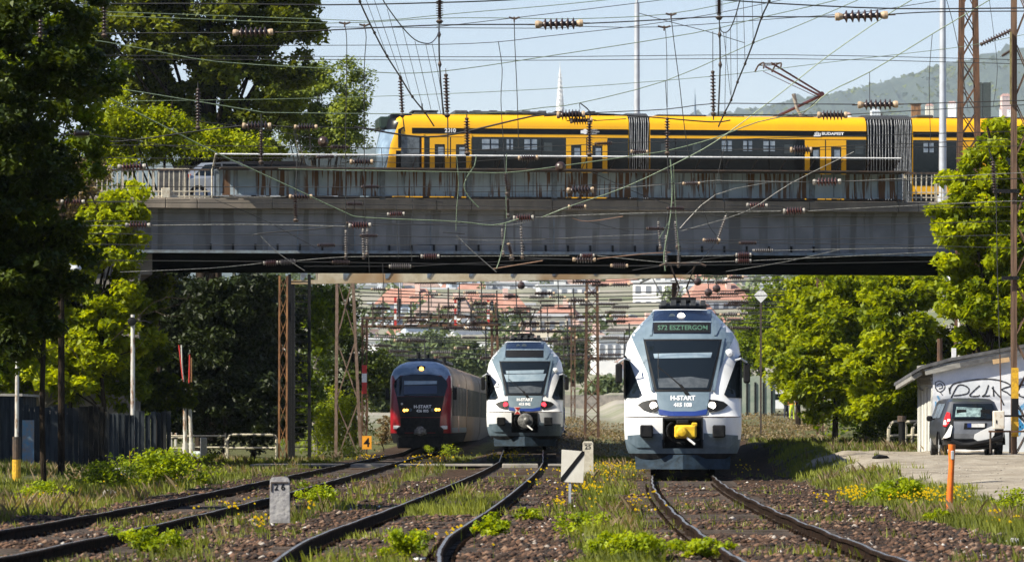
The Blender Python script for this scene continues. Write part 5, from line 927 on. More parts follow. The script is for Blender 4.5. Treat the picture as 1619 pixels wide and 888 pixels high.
# ------------------------------------------------------------------ masts and poles
def lattice(name, label, D, x0, x1, xt0, xt1, ybase, ytop, m, step=.62, depth=.5, leg=.085, zb=None, brace=.04, cat='lattice mast', panels=True, basez=None):
    zb = basez if basez is not None else gz((x0-809.5)*D/F, D)-.1; zt = P(0, ytop, D).z; a = P(x0, 0, D).x; c = P(x1, 0, D).x; at, ct = P(xt0, 0, D).x, P(xt1, 0, D).x
    t = thing(name, label, cat, ((a+c)/2, D, zb)); cx = (a+c)/2; H_ = zt-zb
    q = lambda s, e, f: Vector((lerp(a if s < 0 else c, at if s < 0 else ct, f)-cx, e*depth/2, H_*f))
    for s in (-1, 1):
        for e in (-1, 1): b = MB(); b.bar(q(s, e, 0), q(s, e, 1), leg); b.build('leg', m, t)
    n = max(2, int(H_/step))
    me = None
    for k in range(n):
        for e in (-1, 1):
            f0, f1 = k/n, (k+1)/n
            for s in (-1, 1): b = MB(); off = Vector((0, e*.02+s*.012, 0)); b.bar(q(s, e, f0)+off, q(-s, e, f1)+off, brace, brace*.5); b.build('brace', m, t)
        b = MB(); s = 1 if k % 2 else -1; b.bar(q(s, -1, k/n), q(s, 1, (k+1)/n), brace); b.bar(q(-s, 1, k/n), q(-s, -1, (k+1)/n), brace); b.build('side_brace', m, t)
    return t
lattice('lattice_mast', 'rusty lattice mast standing in front of the tram, left of the other one', 150, 1511, 1554, 1521, 1541, 0, -30, MATS['rust'], .78, .6, .13, brace=.055)
t = lattice('lattice_mast', 'nearest rusty lattice mast at the right edge, behind the crashed car', 124.5, 1603, 1655, 1603, 1640, 0, -30, MATS['wood_pole'], 1.5, .30, .12, brace=.05)
for z0, z1, m in ((1.55, 2.35, 'yellow_paint'), (.55, 1.1, 'yellow_paint'), (1.1, 1.55, 'black_paint')): b = MB(); x = P(1603, 0, 124.5).x-t.location.x; b.box(x-.085, x+.085, -.36, -.19, z0, z1); b.build('warning_band', MATS[m], t)
b = MB(); x = P(1603, 0, 124.5).x-t.location.x
for py, L_ in ((303, -.55), (440, -.35)): z = P(0, py, 124.5).z-t.location.z; b.bar((x+.1, -.3, z), (x+L_, -.3, z), .1)
b.build('cross_arm', MATS['black_paint'], t)
b = MB(); z = P(0, 70, 124.5).z-t.location.z; b.box(x-.13, x-.09, -.3, -.2, z-1.6, z+.3); b.build('pale_conduit', mat('lichen', (.22, .19, .07), (.12, .09, .04), 6, .8), t)
lattice('lattice_mast', 'central brown lattice mast behind the trains, in the gap left of the nearest train', 262, 925, 946, 928, 944, 0, 432, MATS['rust'], .7, .5, .15, brace=.085)
lattice('lattice_mast', 'pale brown splayed mast under the left end of the cream beam', 205, 531, 571, 533, 558, 0, 440, mat('pale_rust', (.20, .135, .10), (.13, .085, .06), 5, .9), 2.3, .7, .11, brace=.055)
lattice('lattice_mast', 'brown leaning mast that carries the signal gantry, above the middle train', 300, 782, 792, 776, 784, 0, 478, MATS['rust'], .9, .4, .16, brace=.1)
t = lattice('lattice_mast', 'thin brown mast with a red and white band left of the red train', 212, 572, 579, 573, 580, 0, 505, MATS['rust'], .8, .2, .05, brace=.035)
for k, (y0, y1, m) in enumerate(((577, 590, 'red_paint'), (590, 604, 'white_paint'), (604, 622, 'red_paint'))): b = MB(); s = P(0, y1, 212).z-t.location.z; e = P(0, y0, 212).z-t.location.z; b.box(-.09, .13, -.16, -.10, s, e); b.build('warning_band', MATS[m], t)
t = lattice('lattice_mast', 'rusty narrow mast at the left edge of the dark trees beneath the bridge', 188, 441, 453, 442, 454, 0, 436, mat('orange_rust', (.34, .17, .07), (.14, .07, .035), 3, .9, stretch=(1, 1, .4)), .8, .18, .07, brace=.03)
t = lattice('lattice_mast', 'pair of brown mast legs showing under the right half of the bridge', 232, 1292, 1301, 1292, 1301, 0, 425, MATS['rust'], .8, .25, .07, brace=.05)
lattice('lattice_mast', 'far brown mast just right of the middle train', 330, 903, 909, 903, 909, 0, 470, MATS['rust'], .9, .3, .08, brace=.06)
t = thing('ladder_mast', 'black ladder-like mast among the leaves, right of the rusty narrow mast', 'ladder', (P(473, 0, 187).x, 187, -.2)); s = 187/F
for x in (458, 489): b = MB(); X = P(x, 0, 187).x-t.location.x; b.box(X-.06, X+.06, -.05, .05, 0, 7.4); b.build('stile', MATS['black_paint'], t)
for k in range(26): b = MB(); z = 7.1-k*.26; b.box(P(458, 0, 187).x-t.location.x+.061, P(489, 0, 187).x-t.location.x-.061, -.02, .02, z-.02, z+.02); b.build('rung', MATS['black_paint'], t)
def pole(name, label, px, D, ytop, r0, m, cat='pole', r1=None, lean=0.0, zb=None, bands=(), ybase=None):
    z0 = gz((px-809.5)*D/F, D)-.15 if zb is None else zb; p = P(px, 0, D); h = P(0, ytop, D).z-z0; t = thing(name, label, cat, (p.x, D, z0))
    b = MB(); b.tube([(0, 0, 0), (lean*h*.5, 0, h*.5), (lean*h, 0, h)], r0, 10, r1=r1 or r0*.8); b.build('shaft', MATS[m], t, smooth=True)
    for (ya, yb, bm_, k) in bands: za, zz = P(0, yb, D).z-z0, P(0, ya, D).z-z0; b = MB(); b.lathe([(r0*k, za), (r0*k*1.03, (za+zz)/2), (r0*k, zz)], 12); b.build('painted_band', MATS[bm_], t)
    return t
mat('pole_white', (.55, .54, .5), (.25, .15, .09), 7, .8, stretch=(1, 1, .3), lo=.5, hi=.62)
pole('pole', 'thin grey pole with worn yellow foot at the far left edge', 26, 117, 465, .055, 'pole_white', lean=.006, bands=((726, 768, 'yellow_paint', 1.9), (690, 725, 'steel_dark', 1.8)))
t = pole('utility_pole', 'dark wooden utility pole with a small white lamp, in front of the left fence', 97, 125, 310, .10, 'bark', r1=.075)
b = MB(); a = P(118, 424, 125)-t.location; b.tube([(0, 0, a.z+.05), (a.x*.6, 0, a.z+.12), (a.x, 0, a.z+.02)], .02, 6); b.lathe([(.05, .08), (.12, .06), (.15, 0), (.13, -.05)], 14, (a.x+.03, 0, a.z)); b.build('lamp', MATS['galv'], t)
t = pole('lamp_pole', 'pale rust-flecked pole with yellow base and a round black lamp near its top', 210, 141, 497, .075, 'pole_white', bands=((712, 738, 'yellow_paint', 1.45),))
b = MB(); a = P(209, 508, 141)-t.location; b.lathe([(.05, -.16), (.13, -.14), (.13, -.02), (.06, .02)], 14, (a.x, 0, a.z), axis='y'); b.tube([(0, 0, a.z), (.35, 0, a.z+.02), (.55, .0, a.z-.05)], .02, 5); b.build('lamp', MATS['black_paint'], t)
pole('post', 'slanting rusty post in the leaves behind the fence', 163, 170, 585, .11, 'orange_rust', lean=-.02)
# level crossing signals with raised barrier booms
SG = thing('crossing_signal', 'twin level crossing signals with black visors and raised red and white booms', 'crossing signal', (P(298, 0, 186).x, 186, -.2)); q = lambda x, y, d=0: P(x, y, 186)-SG.location+Vector((0, d, 0))
for x0, x1 in ((293, 292), (303, 300)): b = MB(); b.cyl(q(x0, 714), q(x1, 640), .085, 10, r1=.07); b.cyl(q(x0, 716), q(x0, 700), .12, 10); b.build('signal_post', MATS['pole_white'], SG)
for x, y in ((280, 614), (289, 620), (280, 627), (289, 633)):
    b = MB(); c = q(x, y, -.3); b.lathe([(.16, -.05), (.18, 0), (.18, .05), (.1, .12)], 12, c, axis='y'); b.build('signal_head', MATS['black_paint'], SG)
    b = MB(); b.add([c+Vector((.24*cos(a), d, .24*sin(a)*.8)) for d in (0, -.5) for a in [pi*k/6 for k in range(7)]]+[c+Vector((.21*cos(a), d, .21*sin(a)*.8)) for d in (0, -.5) for a in [pi*k/6 for k in range(7)]], [(k, k+1, k+8, k+7) for k in range(6)]+[(k+14, k+15, k+22, k+21) for k in range(6)]+[(7+k, 8+k, 22+k, 21+k) for k in range(6)]); b.build('visor', mat('visor_grey', (.32, .29, .25), (.22, .2, .17), 6, .7), SG)
for pts, m in (([(283, 545), (287, 580), (290, 604)], 'red_paint'), ([(287, 545), (288, 580), (291, 608)], 'pole_white'), ([(300, 560), (299, 610)], 'red_paint'), ([(303, 565), (303, 640)], 'orange_rust')): b = MB(); b.tube([q(*p) for p in pts], .035, 6); b.build('barrier_boom', MATS[m], SG)
# tubular barriers
def tubes(label, D, polys, m='rail_cream', r=.03, posts=(), group=None):
    x = polys[0][0][0]; t = thing('tube_barrier', label, 'barrier', (P(x, 0, D).x, D, gz(P(x, 0, D).x, D)-.1)); 
    for pl in polys:
        b = MB(); pp = [P(a, c, D)-t.location for a, c in pl]; out = [pp[0]]
        for i in range(1, len(pp)-1): A_, B_, C_ = pp[i-1], pp[i], pp[i+1]; e = .16; u = (A_-B_).normalized()*min(e, (A_-B_).length*.4); w = (C_-B_).normalized()*min(e, (C_-B_).length*.4); out += [B_+u, B_+u*.3+w*.3, B_+w]
        out.append(pp[-1]); b.tube(out, r, 7); b.build('tube', MATS[m], t, smooth=True)
    for (x, y0, y1, w) in posts: b = MB(); a, c = P(x, y1, D)-t.location, P(x, y0, D)-t.location; b.box(a.x-w, a.x+w, -w-.05, w-.05, a.z, c.z, b=.02); b.build('post', MATS['pole_white'], t)
    return t
mat('rail_white_black', (.44, .40, .30), (.03, .03, .03), 2.6, .7, lo=.49, hi=.52)
tubes('rounded pale tube hoop barrier nearest the bridge pier, rightmost of the left barriers', 190, [[(360, 728), (360, 687), (437, 687), (437, 728)], [(361, 708), (437, 708)]], 'rail_white_black', .055)
tubes('straight pale tube railing joining the crossing signals to the rounded hoop', 190.5, [[(300, 689), (358, 689)], [(300, 707), (357, 707)], [(357, 684), (357, 722)]], 'rail_white_black', .045, ((270, 683, 715, .07), (278, 684, 706, .05)))
tubes('low dark hoop barrier between the pale lamp pole and the crossing signals', 188, [[(245, 726), (245, 692), (300, 692), (300, 716)], [(246, 714), (300, 714)]], 'rail_white_black', .045)
tubes('dim straight railing left of the pale lamp pole', 189, [[(168, 688), (208, 687)], [(168, 709), (300, 708)], [(243, 688), (300, 689)], [(168, 688), (168, 722)]], 'rail_cream', .035)
tubes('short white and black hoop railing beside the white shed', 150, [[(1404, 706), (1406, 667), (1432, 667), (1432, 700)], [(1432, 667), (1458, 666)], [(1442, 704), (1443, 674), (1450, 667)], [(1407, 689), (1458, 688)]], 'rail_white_black', .06)
t = thing('bollard', 'short black bollard in front of the hoop railing by the shed', 'bollard', (P(1426, 0, 146).x, 146, gz(P(1426, 0, 146).x, 146)-.1)); b = MB(); b.cyl((0, 0, 0), (0, 0, 1.1), .11, 10); b.build('shaft', MATS['black_paint'], t); b = MB(); b.cyl((0, 0, .95), (0, 0, 1.13), .145, 10); b.build('cap', MATS['steel_dark'], t)
t = thing('concrete_post', 'short white concrete post beside the crossing signals', 'post', (P(322, 0, 183).x, 183, -.2)); b = MB(); b.box(-.12, .12, -.12, .12, 0, .98, b=.03); b.build('shaft', MATS['concrete_pale'], t)
t = thing('barrier_box', 'pale green rounded drive box at the foot of the crossing signals', 'box', (P(311, 0, 184).x, 184, -.2)); b = MB(); b.box(-.22, .22, -.2, .2, 0, .45, b=.1); b.build('housing', mat('pale_green', (.45, .55, .48), (.6, .62, .58), 4, .6), t)
# kilometre stone with 26
D = 62.5; p = P(442.5, 0, D); z0 = P(0, 826, D).z; t = thing('kilometre_stone', 'weathered white concrete stone marked 26 beside the left track', 'marker stone', (p.x, D, z0)); h = P(0, 753, D).z-z0
b = MB(); w = .132; prof = [(-w, 0), (w, 0), (w*.97, h-.05), (w*.8, h-.012), (.03, h), (-w*.8, h-.008), (-w*.97, h-.05)]; b.prism(prof, -.07, .07); o = b.build('stone', MATS['concrete_pale'], t)
b = MB(); b.box(-.115, .115, -.082, -.071, h-.085, h-.068); b.box(-.115, -.10, -.082, -.071, h-.19, h-.086); b.build('panel_edge', MATS['steel_dark'], t)
me = textmesh('2 6', .115, MATS['black_paint'], 'CENTER', .003); o = link('numerals', me, t); o.rotation_euler = (R_(90), 0, 0); o.location = (.0, -.074, h-.14)
D = 128; p = P(929.5, 0, D); z0 = gz(p.x, D)-.1; t = thing('kilometre_stone', 'small pale marker stone in the grass behind the white diagonal-striped board', 'marker stone', (p.x, D, z0)); h = P(0, 697, D).z-z0
b = MB(); b.prism([(-.15, 0), (.15, 0), (.14, h-.04), (.1, h), (-.1, h), (-.14, h-.04)], -.08, .08); b.build('stone', mat('cream_stone', (.62, .58, .48), (.48, .44, .36), 8, .9), t); me = textmesh('25', .17, MATS['black_paint'], 'CENTER', .004); o = link('numerals', me, t); o.rotation_euler = (R_(90), 0, 0); o.location = (.0, -.084, h-.16)
b = MB(); b.box(-.11, .11, -.086, -.081, h-.07, h-.055); b.build('panel_edge', MATS['steel_dark'], t)
# white board with a black diagonal
D = 83; t = thing('track_sign', 'square off-white board with a black diagonal stripe on a short post', 'sign', P(901, 790, D)); q = lambda x, y, d=0: P(x, y, D)-t.location+Vector((0, d, 0))
b = MB(); A_, B_, C_, E_ = q(886.5, 761), q(922, 762.5), q(924.5, 713), q(888, 710); b.add([A_, B_, C_, E_]+[v+Vector((0, .012, 0)) for v in (A_, B_, C_, E_)], [(0, 1, 2, 3), (7, 6, 5, 4), (0, 4, 5, 1), (1, 5, 6, 2), (2, 6, 7, 3), (3, 7, 4, 0)]); b.build('board', mat('board_white', (.78, .75, .66), (.70, .66, .57), 3, .7), t)
b = MB(); S_ = [A_, A_.lerp(B_, .12), C_.lerp(B_, .10), C_, C_.lerp(E_, .12), A_.lerp(E_, .13)]; S_ = [v+Vector((0, -.004, 0)) for v in S_]; b.add(S_+[v+Vector((0, .003, 0)) for v in S_], [(0, 1, 2, 3, 4, 5), (11, 10, 9, 8, 7, 6)]+[(i, (i+1) % 6, 6+(i+1) % 6, 6+i) for i in range(6)]); b.build('stripe', MATS['black_paint'], t)
b = MB(); b.box(-.022, .022, .014, .05, -.1, .62); b.build('post', MATS['galv'], t)
# orange sign with 4
D = 190; t = thing('number_sign', 'orange square sign with a black 4 left of the red train', 'sign', P(580, 726, D)); q = lambda x, y, d=0: P(x, y, D)-t.location+Vector((0, d, 0))
b = MB(); a, c = q(572.5, 709.5), q(587.5, 688.5); b.box(a.x, c.x, -.01, .01, a.z, c.z); b.build('board', mat('sign_orange', (.88, .38, .02), (.82, .33, .02), 5, .6), t); b = MB(); b.box(-.025, .025, .012, .05, -.2, c.z); b.build('post', MATS['steel_dark'], t)
me = textmesh('4', .50, MATS['black_paint'], 'CENTER', .008); o = link('numeral', me, t); o.rotation_euler = (R_(90), 0, 0); o.location = (q(580, 699).x, -.014, q(580, 699).z-.02)
# orange plastic post
D = 74.5; t = thing('marker_post', 'orange plastic marker post leaning slightly in the grass on the right', 'marker post', P(1501.5, 834, D)); q = lambda x, y: P(x, y, D)-t.location
b = MB(); b.tube([q(1500.5, 836), q(1502, 775), q(1504.5, 735), q(1504.8, 702)], [.058, .052, .046, .058], 12); b.build('shaft', MATS['orange_plastic'], t, smooth=True); b = MB(); a = q(1505, 719); b.box(a.x-.02, a.x+.03, -.064, -.045, a.z-.07, a.z+.07, b=.01); b.build('reflector', MATS['galv'], t); b = MB(); a = q(1504.8, 702); b.cyl(a, a+Vector((0, 0, .004)), .05, 12); b.build('end_cap', MATS['steel_dark'], t)
# rocks
def rock(label, px, py, w, h, m, seed):
    g0 = GP(px, py); s = g0.y/F; bm = bmesh.new(); bmesh.ops.create_icosphere(bm, subdivisions=2, radius=1); r = random.Random(seed)
    for v in bm.verts: k = 1+r.uniform(-.22, .2); v.co = Vector((v.co.x*w*s/2*k, v.co.y*w*s/2*k, v.co.z*h*s*.6*k+h*s*.3))
    me = bpy.data.meshes.new('rock'); bm.to_mesh(me); bm.free(); me.materials.append(m); o = link('rock', me); o.location = g0; tag(o, label, 'rock'); return o
rock('whitish rock in the dry grass left of the pale lamp pole', 187, 752, 24, 18, MATS['concrete_pale'], 3); rock('small pale stone lying in the ballast between the rails at bottom centre', 664, 887, 26, 8, MATS['white_paint'], 4); rock('dark stone block low in the shade beside the left track', 172, 786, 24, 14, MATS['concrete'], 5)
rock('rusty flat stone beside the left rail of the right-hand track', 1022, 858, 20, 14, mat('rust_stone', (.30, .17, .09), (.2, .11, .06), 5, .9), 6); rock('pale rubble heap at the right edge beside the ballast', 1608, 858, 40, 10, MATS['concrete_pale'], 7); rock('dark lump of rubbish on the gravel yard', 1392, 728, 26, 8, MATS['under_dark'], 8)
# ------------------------------------------------------------------ white shed, crashed car, things beside them
D = 131.5; sz0 = .48
mat('plaster', (.80, .81, .84), (.72, .74, .78), 3, .85, bump=.3, c3=(.60, .64, .68)); mat('plank_white', (.66, .66, .62), (.42, .42, .38), 5, .85, stretch=(1, 1, .15), bump=.3); mat('plank_grey', (.34, .33, .30), (.22, .21, .19), 6, .85, stretch=(.2, 1, 1), bump=.4)
mat('roof_felt', (.07, .07, .075), (.13, .13, .13), 5, .8); mat('spray_black', (.03, .03, .035), None, rough=.7); mat('spray_blue', (.10, .35, .62), (.3, .5, .7), 9, .7)
p = P(1475, 715, D); SH = thing('shed', 'white plastered shed with sloping felt roof and black graffiti behind the crashed car', 'shed', (p.x, D, sz0)); q = lambda x, y, d=0.0: P(x, y, D)-SH.location+Vector((0, d, 0))
x1 = P(1760, 0, D).x-SH.location.x
yt = lambda x: lerp(578, 548, (x-1475)/144)       # top of the wall under the roof
b = MB(); a, c = q(1475, yt(1475)), q(1760, yt(1760)); b.prism([(a.x, -.6), (c.x, -.6), (c.x, c.z), (a.x, a.z)], 0, 5.0, 'y'); b.build('wall', MATS['plaster'], SH)
b = MB(); r = [q(1440, 593, -.2), q(1456, 583, -.2), q(1500, 571, -.2), q(1619, 549, -.2), q(1760, 522, -.2)]; th = Vector((0, 0, .09)); bk = Vector((0, 6.0, -.25))
for u, w in zip(r, r[1:]):
    b = MB(); b.add([u, w, w+bk, u+bk, u+th, w+th, w+bk+th, u+bk+th], [(0, 1, 2, 3), (4, 5, 6, 7), (0, 1, 5, 4), (1, 2, 6, 5), (2, 3, 7, 6), (3, 0, 4, 7)]); b.build('roof_sheet', MATS['roof_felt'], SH)
for k in range(4):
    b = MB(); u = r[0].lerp(r[1], .2+k*.25)+Vector((0, .1+k*.02, -.1)); b.bar(u, u+bk*.9, .09, .12); b.build('rafter', MATS['plank_grey'], SH)
b = MB(); b.bar(r[1]+Vector((.1, .06, -.09)), r[2]+Vector((.3, .06, -.09)), .05, .16); b.build('fascia_board', MATS['plank_grey'], SH); b = MB(); b.bar(q(1568, 572, -.3), q(1594, 568, -.3), .06, .13); b.build('batten', mat('new_wood', (.62, .42, .22), (.5, .33, .17), 6, .7), SH)
b = MB(); b.bar(r[2]+Vector((.3, .04, -.10)), r[4]+Vector((0, .04, -.10)), .05, .13); b.build('fascia_board', MATS['roof_felt'], SH)
zt_ = q(0, 583).z; zb_ = q(0, 612).z                 # left side of the shed, boarded up with whitewashed planks
for k in range(9):
    b = MB(); y0_ = .02+k*.50; b.box(-.045-.012*(k % 2), -.003, y0_, y0_+.47, -.9, zb_+random.uniform(-.1, .06), b=.004); b.build('plank', MATS['plank_white' if k % 4 != 2 else 'plank_grey'], SH)
for k in range(5):
    b = MB(); b.box(-.05-.01*(k % 2), -.003, .05, 4.6, zb_+.09+k*.115, zb_+.09+k*.115+.10, b=.004); b.build('plank', MATS['plank_grey'], SH)
b = MB(); u = q(1519, 0).x; b.box(u-.06, u+.06, 2.0, 2.12, q(0, 585).z, q(0, 548).z); b.build('vent_pipe', MATS['white_paint'], SH)
def spray(pts, w=.028, m='spray_black', parent=SH, q_=None, off=-.008):
    pts = smoothpts([(q_ or q)(x, y) for x, y in pts], 5); b = MB(); n = len(pts)
    for i, v in enumerate(pts):
        d = (pts[min(i+1, n-1)]-pts[max(i-1, 0)]).normalized(); s = Vector((-d.z, 0, d.x))*w*.5*(.7+.5*abs(sin(i*1.3))); b.v += [(v.x+s.x, off, v.z+s.z), (v.x-s.x, off, v.z-s.z), (v.x+s.x, off+.006, v.z+s.z), (v.x-s.x, off+.006, v.z-s.z)]
    for i in range(n-1): k = i*4; b.f += [(k, k+1, k+5, k+4), (k, k+4, k+6, k+2), (k+1, k+3, k+7, k+5)]; b.m += [0]*3
    b.build('graffiti', MATS[m], parent)
for pts in ([(1503, 630), (1513, 611), (1521, 608), (1531, 613), (1530, 621), (1518, 624), (1508, 625)], [(1549, 609), (1541, 616), (1533, 625), (1545, 626), (1549, 624)], [(1563, 608), (1558, 622), (1553, 626), (1565, 625)], [(1568, 612), (1576, 622), (1582, 628)], [(1570, 610), (1571, 626)], [(1598, 610), (1588, 613), (1584, 616), (1592, 620), (1597, 624), (1604, 625), (1612, 622)], [(1501, 618), (1504, 610), (1512, 605), (1540, 600), (1568, 599), (1590, 604), (1604, 613)], [(1582, 628), (1587, 640)], [(1606, 612), (1619, 608), (1640, 618), (1622, 628), (1606, 622)], [(1500, 612), (1502, 622)]): spray(pts, .035)
for pts in ([(1479, 604), (1486, 602), (1493, 607), (1493, 614), (1486, 619), (1479, 613), (1479, 604)], [(1481, 609), (1487, 606), (1490, 612), (1484, 614)], [(1479, 612), (1482, 618)], [(1486, 619), (1490, 624)]): spray(pts, .022)
for pts in ([(1482, 625), (1485, 632), (1484, 640)], [(1480, 648), (1486, 645), (1487, 654)], [(1479, 634), (1480, 646)]): spray(pts, .05, 'spray_blue')
spray([(1610, 688), (1612, 655), (1619, 640), (1640, 632)], .10, 'spray_blue'); spray([(1608, 655), (1618, 664), (1640, 690)], .07)
t = thing('sign_panel', 'small blue panel with dark pattern behind the nearest lattice mast', 'panel', P(1607, 684, 126)); b = MB(); s = 126/F; b.add([(0, 0, 0), (16*s, 0, 9*s), (0, 0, 27*s), (0, .03, 0), (16*s, .03, 9*s), (0, .03, 27*s)], [(0, 1, 2), (5, 4, 3), (0, 3, 4, 1), (1, 4, 5, 2), (2, 5, 3, 0)]); b.build('panel', mat('panel_blue', (.05, .30, .60), (.03, .2, .45), 8, .5), t)
for k in range(7): b = MB(); b.cyl((s*(3+3*(k % 3)), -.004, s*(7+4*(k//3)+2*(k % 2))), (s*(3+3*(k % 3)), .002, s*(7+4*(k//3)+2*(k % 2))), s*1.0, 7); b.build('dot', MATS['black_paint'], t)

# crashed car, seen from behind
CWT = [(.18, .70), (.3, .80), (.55, .85), (.9, .85), (1.0, .82), (1.45, .64), (1.53, .55)]
cD = 126.5; cz = gz(P(1536, 0, cD).x, cD); CA = thing('crashed_car', 'grey hatchback with smashed rear and hanging bumper in front of the white shed', 'car', (P(1539, 0, cD).x, cD, cz-.0), R_(1)); k = MATS
cn = Nose([(.18, .14), (.3, .05), (.55, 0), (.9, .05), (1.0, .12), (1.45, .40), (1.53, .75)], CWT, .28, 2.8)
cg = mat('car_grey', (.075, .08, .09), (.06, .065, .075), 3, .35, .5, coat=.4); cg2 = mat('car_silver', (.20, .21, .23), (.15, .16, .18), 3, .4, .3)
cols = sorted(set([round(s*v, 3) for s in (1, -1) for v in (0, .25, .5, .7, .82, .9, .96, 1.0)]))
cn.shell('body', [cg, k['black_paint']], CA, [.18, .3, .45, .55, .7, .9, 1.0, 1.15, 1.3, 1.45, 1.5, 1.53], cols, 3.1, lambda c, z: 1 if z < .3 else 0, zroof=1.56)
b = MB(); b.box(-.78, .78, 3.0, 3.9, .25, .95, b=.12); b.build('bonnet', cg, CA)
cn.patch('rear_window', [(-.56, 1.0), (.62, 1.0), (.55, 1.40), (-.50, 1.40)], k['dark_glass'], CA, off=.012)
cn.patch('tailgate', [(-.52, .46), (.40, .46), (.52, .62), (.50, .93), (-.52, .93)], cg2, CA, off=.02)
cn.patch('tailgate_edge', [(-.56, .94), (.60, .94), (.60, .975), (-.56, .975)], k['black_paint'], CA, off=.015)
cn.patch('painted_reflection', [(-.48, 1.05), (.20, 1.05), (.26, 1.28), (-.42, 1.32)], mat('glass_green', (.30, .42, .42), (.12, .17, .18), 9, .15), CA, off=.02, depth=.0)  # pale reflection on the rear window, laid on as a coloured patch
for x in (-.30, .34): b = MB(); y = cn.fy(x, 1.15); b.box(x-.13, x+.13, y-.035, y-.028, 1.04, 1.24, b=.003); b.build('headrest', k['black_paint'], CA)
cn.patch('dented_panel', [(-.78, .40), (-.56, .40), (-.60, .7), (-.50, 1.0), (-.64, 1.0), (-.74, .7)], k['black_paint'], CA, off=.018); cn.patch('dented_panel', [(.50, .40), (.80, .36), (.80, .98), (.60, .98), (.52, .7)], k['black_paint'], CA, off=.02)
cn.patch('tail_light', [(-.80, .80), (-.72, .78), (-.60, .95), (-.60, 1.16), (-.68, 1.18), (-.76, 1.0)], mat('tail_red', (.65, .02, .03), (.5, .02, .02), 9, .15), CA, off=.03); cn.patch('tail_light_lens', [(-.69, .92), (-.62, .93), (-.61, .99), (-.68, .99)], k['white_paint'], CA, off=.04, depth=.01)
cn.patch('torn_strip', [(-.92*.9, .44), (-.62, .52), (-.56, .80), (-.60, .84), (-.70, .66), (-.80, .5)], k['train_white'], CA, off=.07, depth=.05)
b = MB(); ring = [(-.62, -.18, .40), (-.3, -.22, .30), (.1, -.26, .34), (.5, -.2, .42), (.75, -.1, .5)]
b.tube(smoothpts(ring, 4), .07, 7); b.tube(smoothpts([(-.6, -.1, .3), (0, -.15, .22), (.6, -.05, .3)], 4), .06, 7); b.build('hanging_bumper', k['black_paint'], CA)
b = MB(); b.prism([(.0, .46), (.14, .38), (.42, .42), (.54, .56), (.56, .74), (.48, .80), (.2, .68), (.02, .58)], -.14, -.08); b.build('bumper_fragment', k['train_white'], CA)
cn.patch('plate_recess', [(-.26, .72), (.34, .72), (.36, .88), (-.24, .88)], k['black_paint'], CA, off=.03); b = MB(); y = cn.fy(0, .8); b.box(-.16, .30, y-.06, y-.045, .77, .87); pl_ = b.build('number_plate', k['white_paint'], CA); b = MB(); b.box(-.165, -.06, y-.065, y-.058, .765, .875); b.build('plate_band', k['train_blue'], pl_)
for s in (-1, 1):
    for yy in (.65, 2.9): b = MB(); b.lathe([(.16, -.1), (.29, -.09), (.30, 0), (.29, .09), (.16, .1)], 18, (s*.74, yy, .30), axis='x'); w_ = b.build('wheel', k['rubber'], CA); b = MB(); b.lathe([(.03, -.11), (.18, -.105), (.18, .105), (.03, .11)], 12, (s*.745, yy, .30), axis='x'); b.build('rim', k['galv'], w_)
    b = MB(); n_ = 9; b.add([(s*(.86+.03*d), .65+.36*cos(pi*i/(n_-1)), .30+.36*sin(pi*i/(n_-1))) for d in (0, 1) for i in range(n_)]+[(s*.80, .65+.30*cos(pi*i/(n_-1)), .30+.30*sin(pi*i/(n_-1))) for i in range(n_)], [(i, i+1, n_+i+1, n_+i) for i in range(n_-1)]+[(i, i+1, 2*n_+i+1, 2*n_+i) for i in range(n_-1)]); b.build('wheel_arch', k['black_paint'], CA)
    b = MB(); b.box(*sorted((s*.88, s*1.04)), 1.95, 2.1, .93, 1.08, b=.04); b.bar((s*.8, 2.0, .98), (s*.9, 2.0, 1.0), .04); b.build('mirror', k['black_paint'], CA)
    for (ya, yb) in ((.75, 1.5), (1.55, 2.4)): cn.side('side_window', ya, yb, 1.02, 1.40, k['dark_glass'], CA, s)
b = MB(); f = [(x, cn.fy(x, z)-.02, z) for x, z in ((.1, 1.03), (-.2, 1.1), (-.3, 1.12))]; b.tube(f, .012, 4); b.build('wiper', k['black_paint'], CA)
# electrical box on a rail between the car and the mast
t = thing('electrical_box', 'rusty white electrical box on a dark shelf in front of the car and shed', 'box', P(1579, 708, 124)); s = 124/F; q2 = lambda x, y, d=0.0: P(x, y, 124)-t.location+Vector((0, d, 0))
b = MB(); a, c = q2(1570, 678), q2(1587.5, 649); b.box(a.x, c.x, -.14, .14, a.z, c.z, b=.02); b.build('box', mat('box_white', (.66, .62, .54), (.5, .4, .3), 6, .7, lo=.52, hi=.68), t); b = MB(); b.box(a.x+.06, a.x+.09, -.152, -.142, a.z+.15, a.z+.24); b.build('lock', MATS['black_paint'], t)
b = MB(); b.bar(q2(1563, 681.5), q2(1660, 681.5), .09, .05); b.build('shelf', MATS['rust'], t); b = MB(); b.bar(q2(1588, 657, .1), q2(1660, 657, .1), .05); b.build('rail', MATS['black_paint'], t); b = MB(); b.cyl(q2(1583, 648), q2(1581, 560), .018, 6); b.build('conduit', MATS['rust'], t)
for x in (1566, 1597): b = MB(); b.cyl(q2(x, 683), q2(x, 716), .03, 6); b.build('leg', MATS['steel_dark'], t)
pole('post', 'rusty square post rising from the leaves above the shed roof', 1486, 148, 535, .11, 'rust')
pole('post', 'thin grey branchless trunk seen in the tree above the shed roof', 1517, 149, 500, .07, 'pole_white')

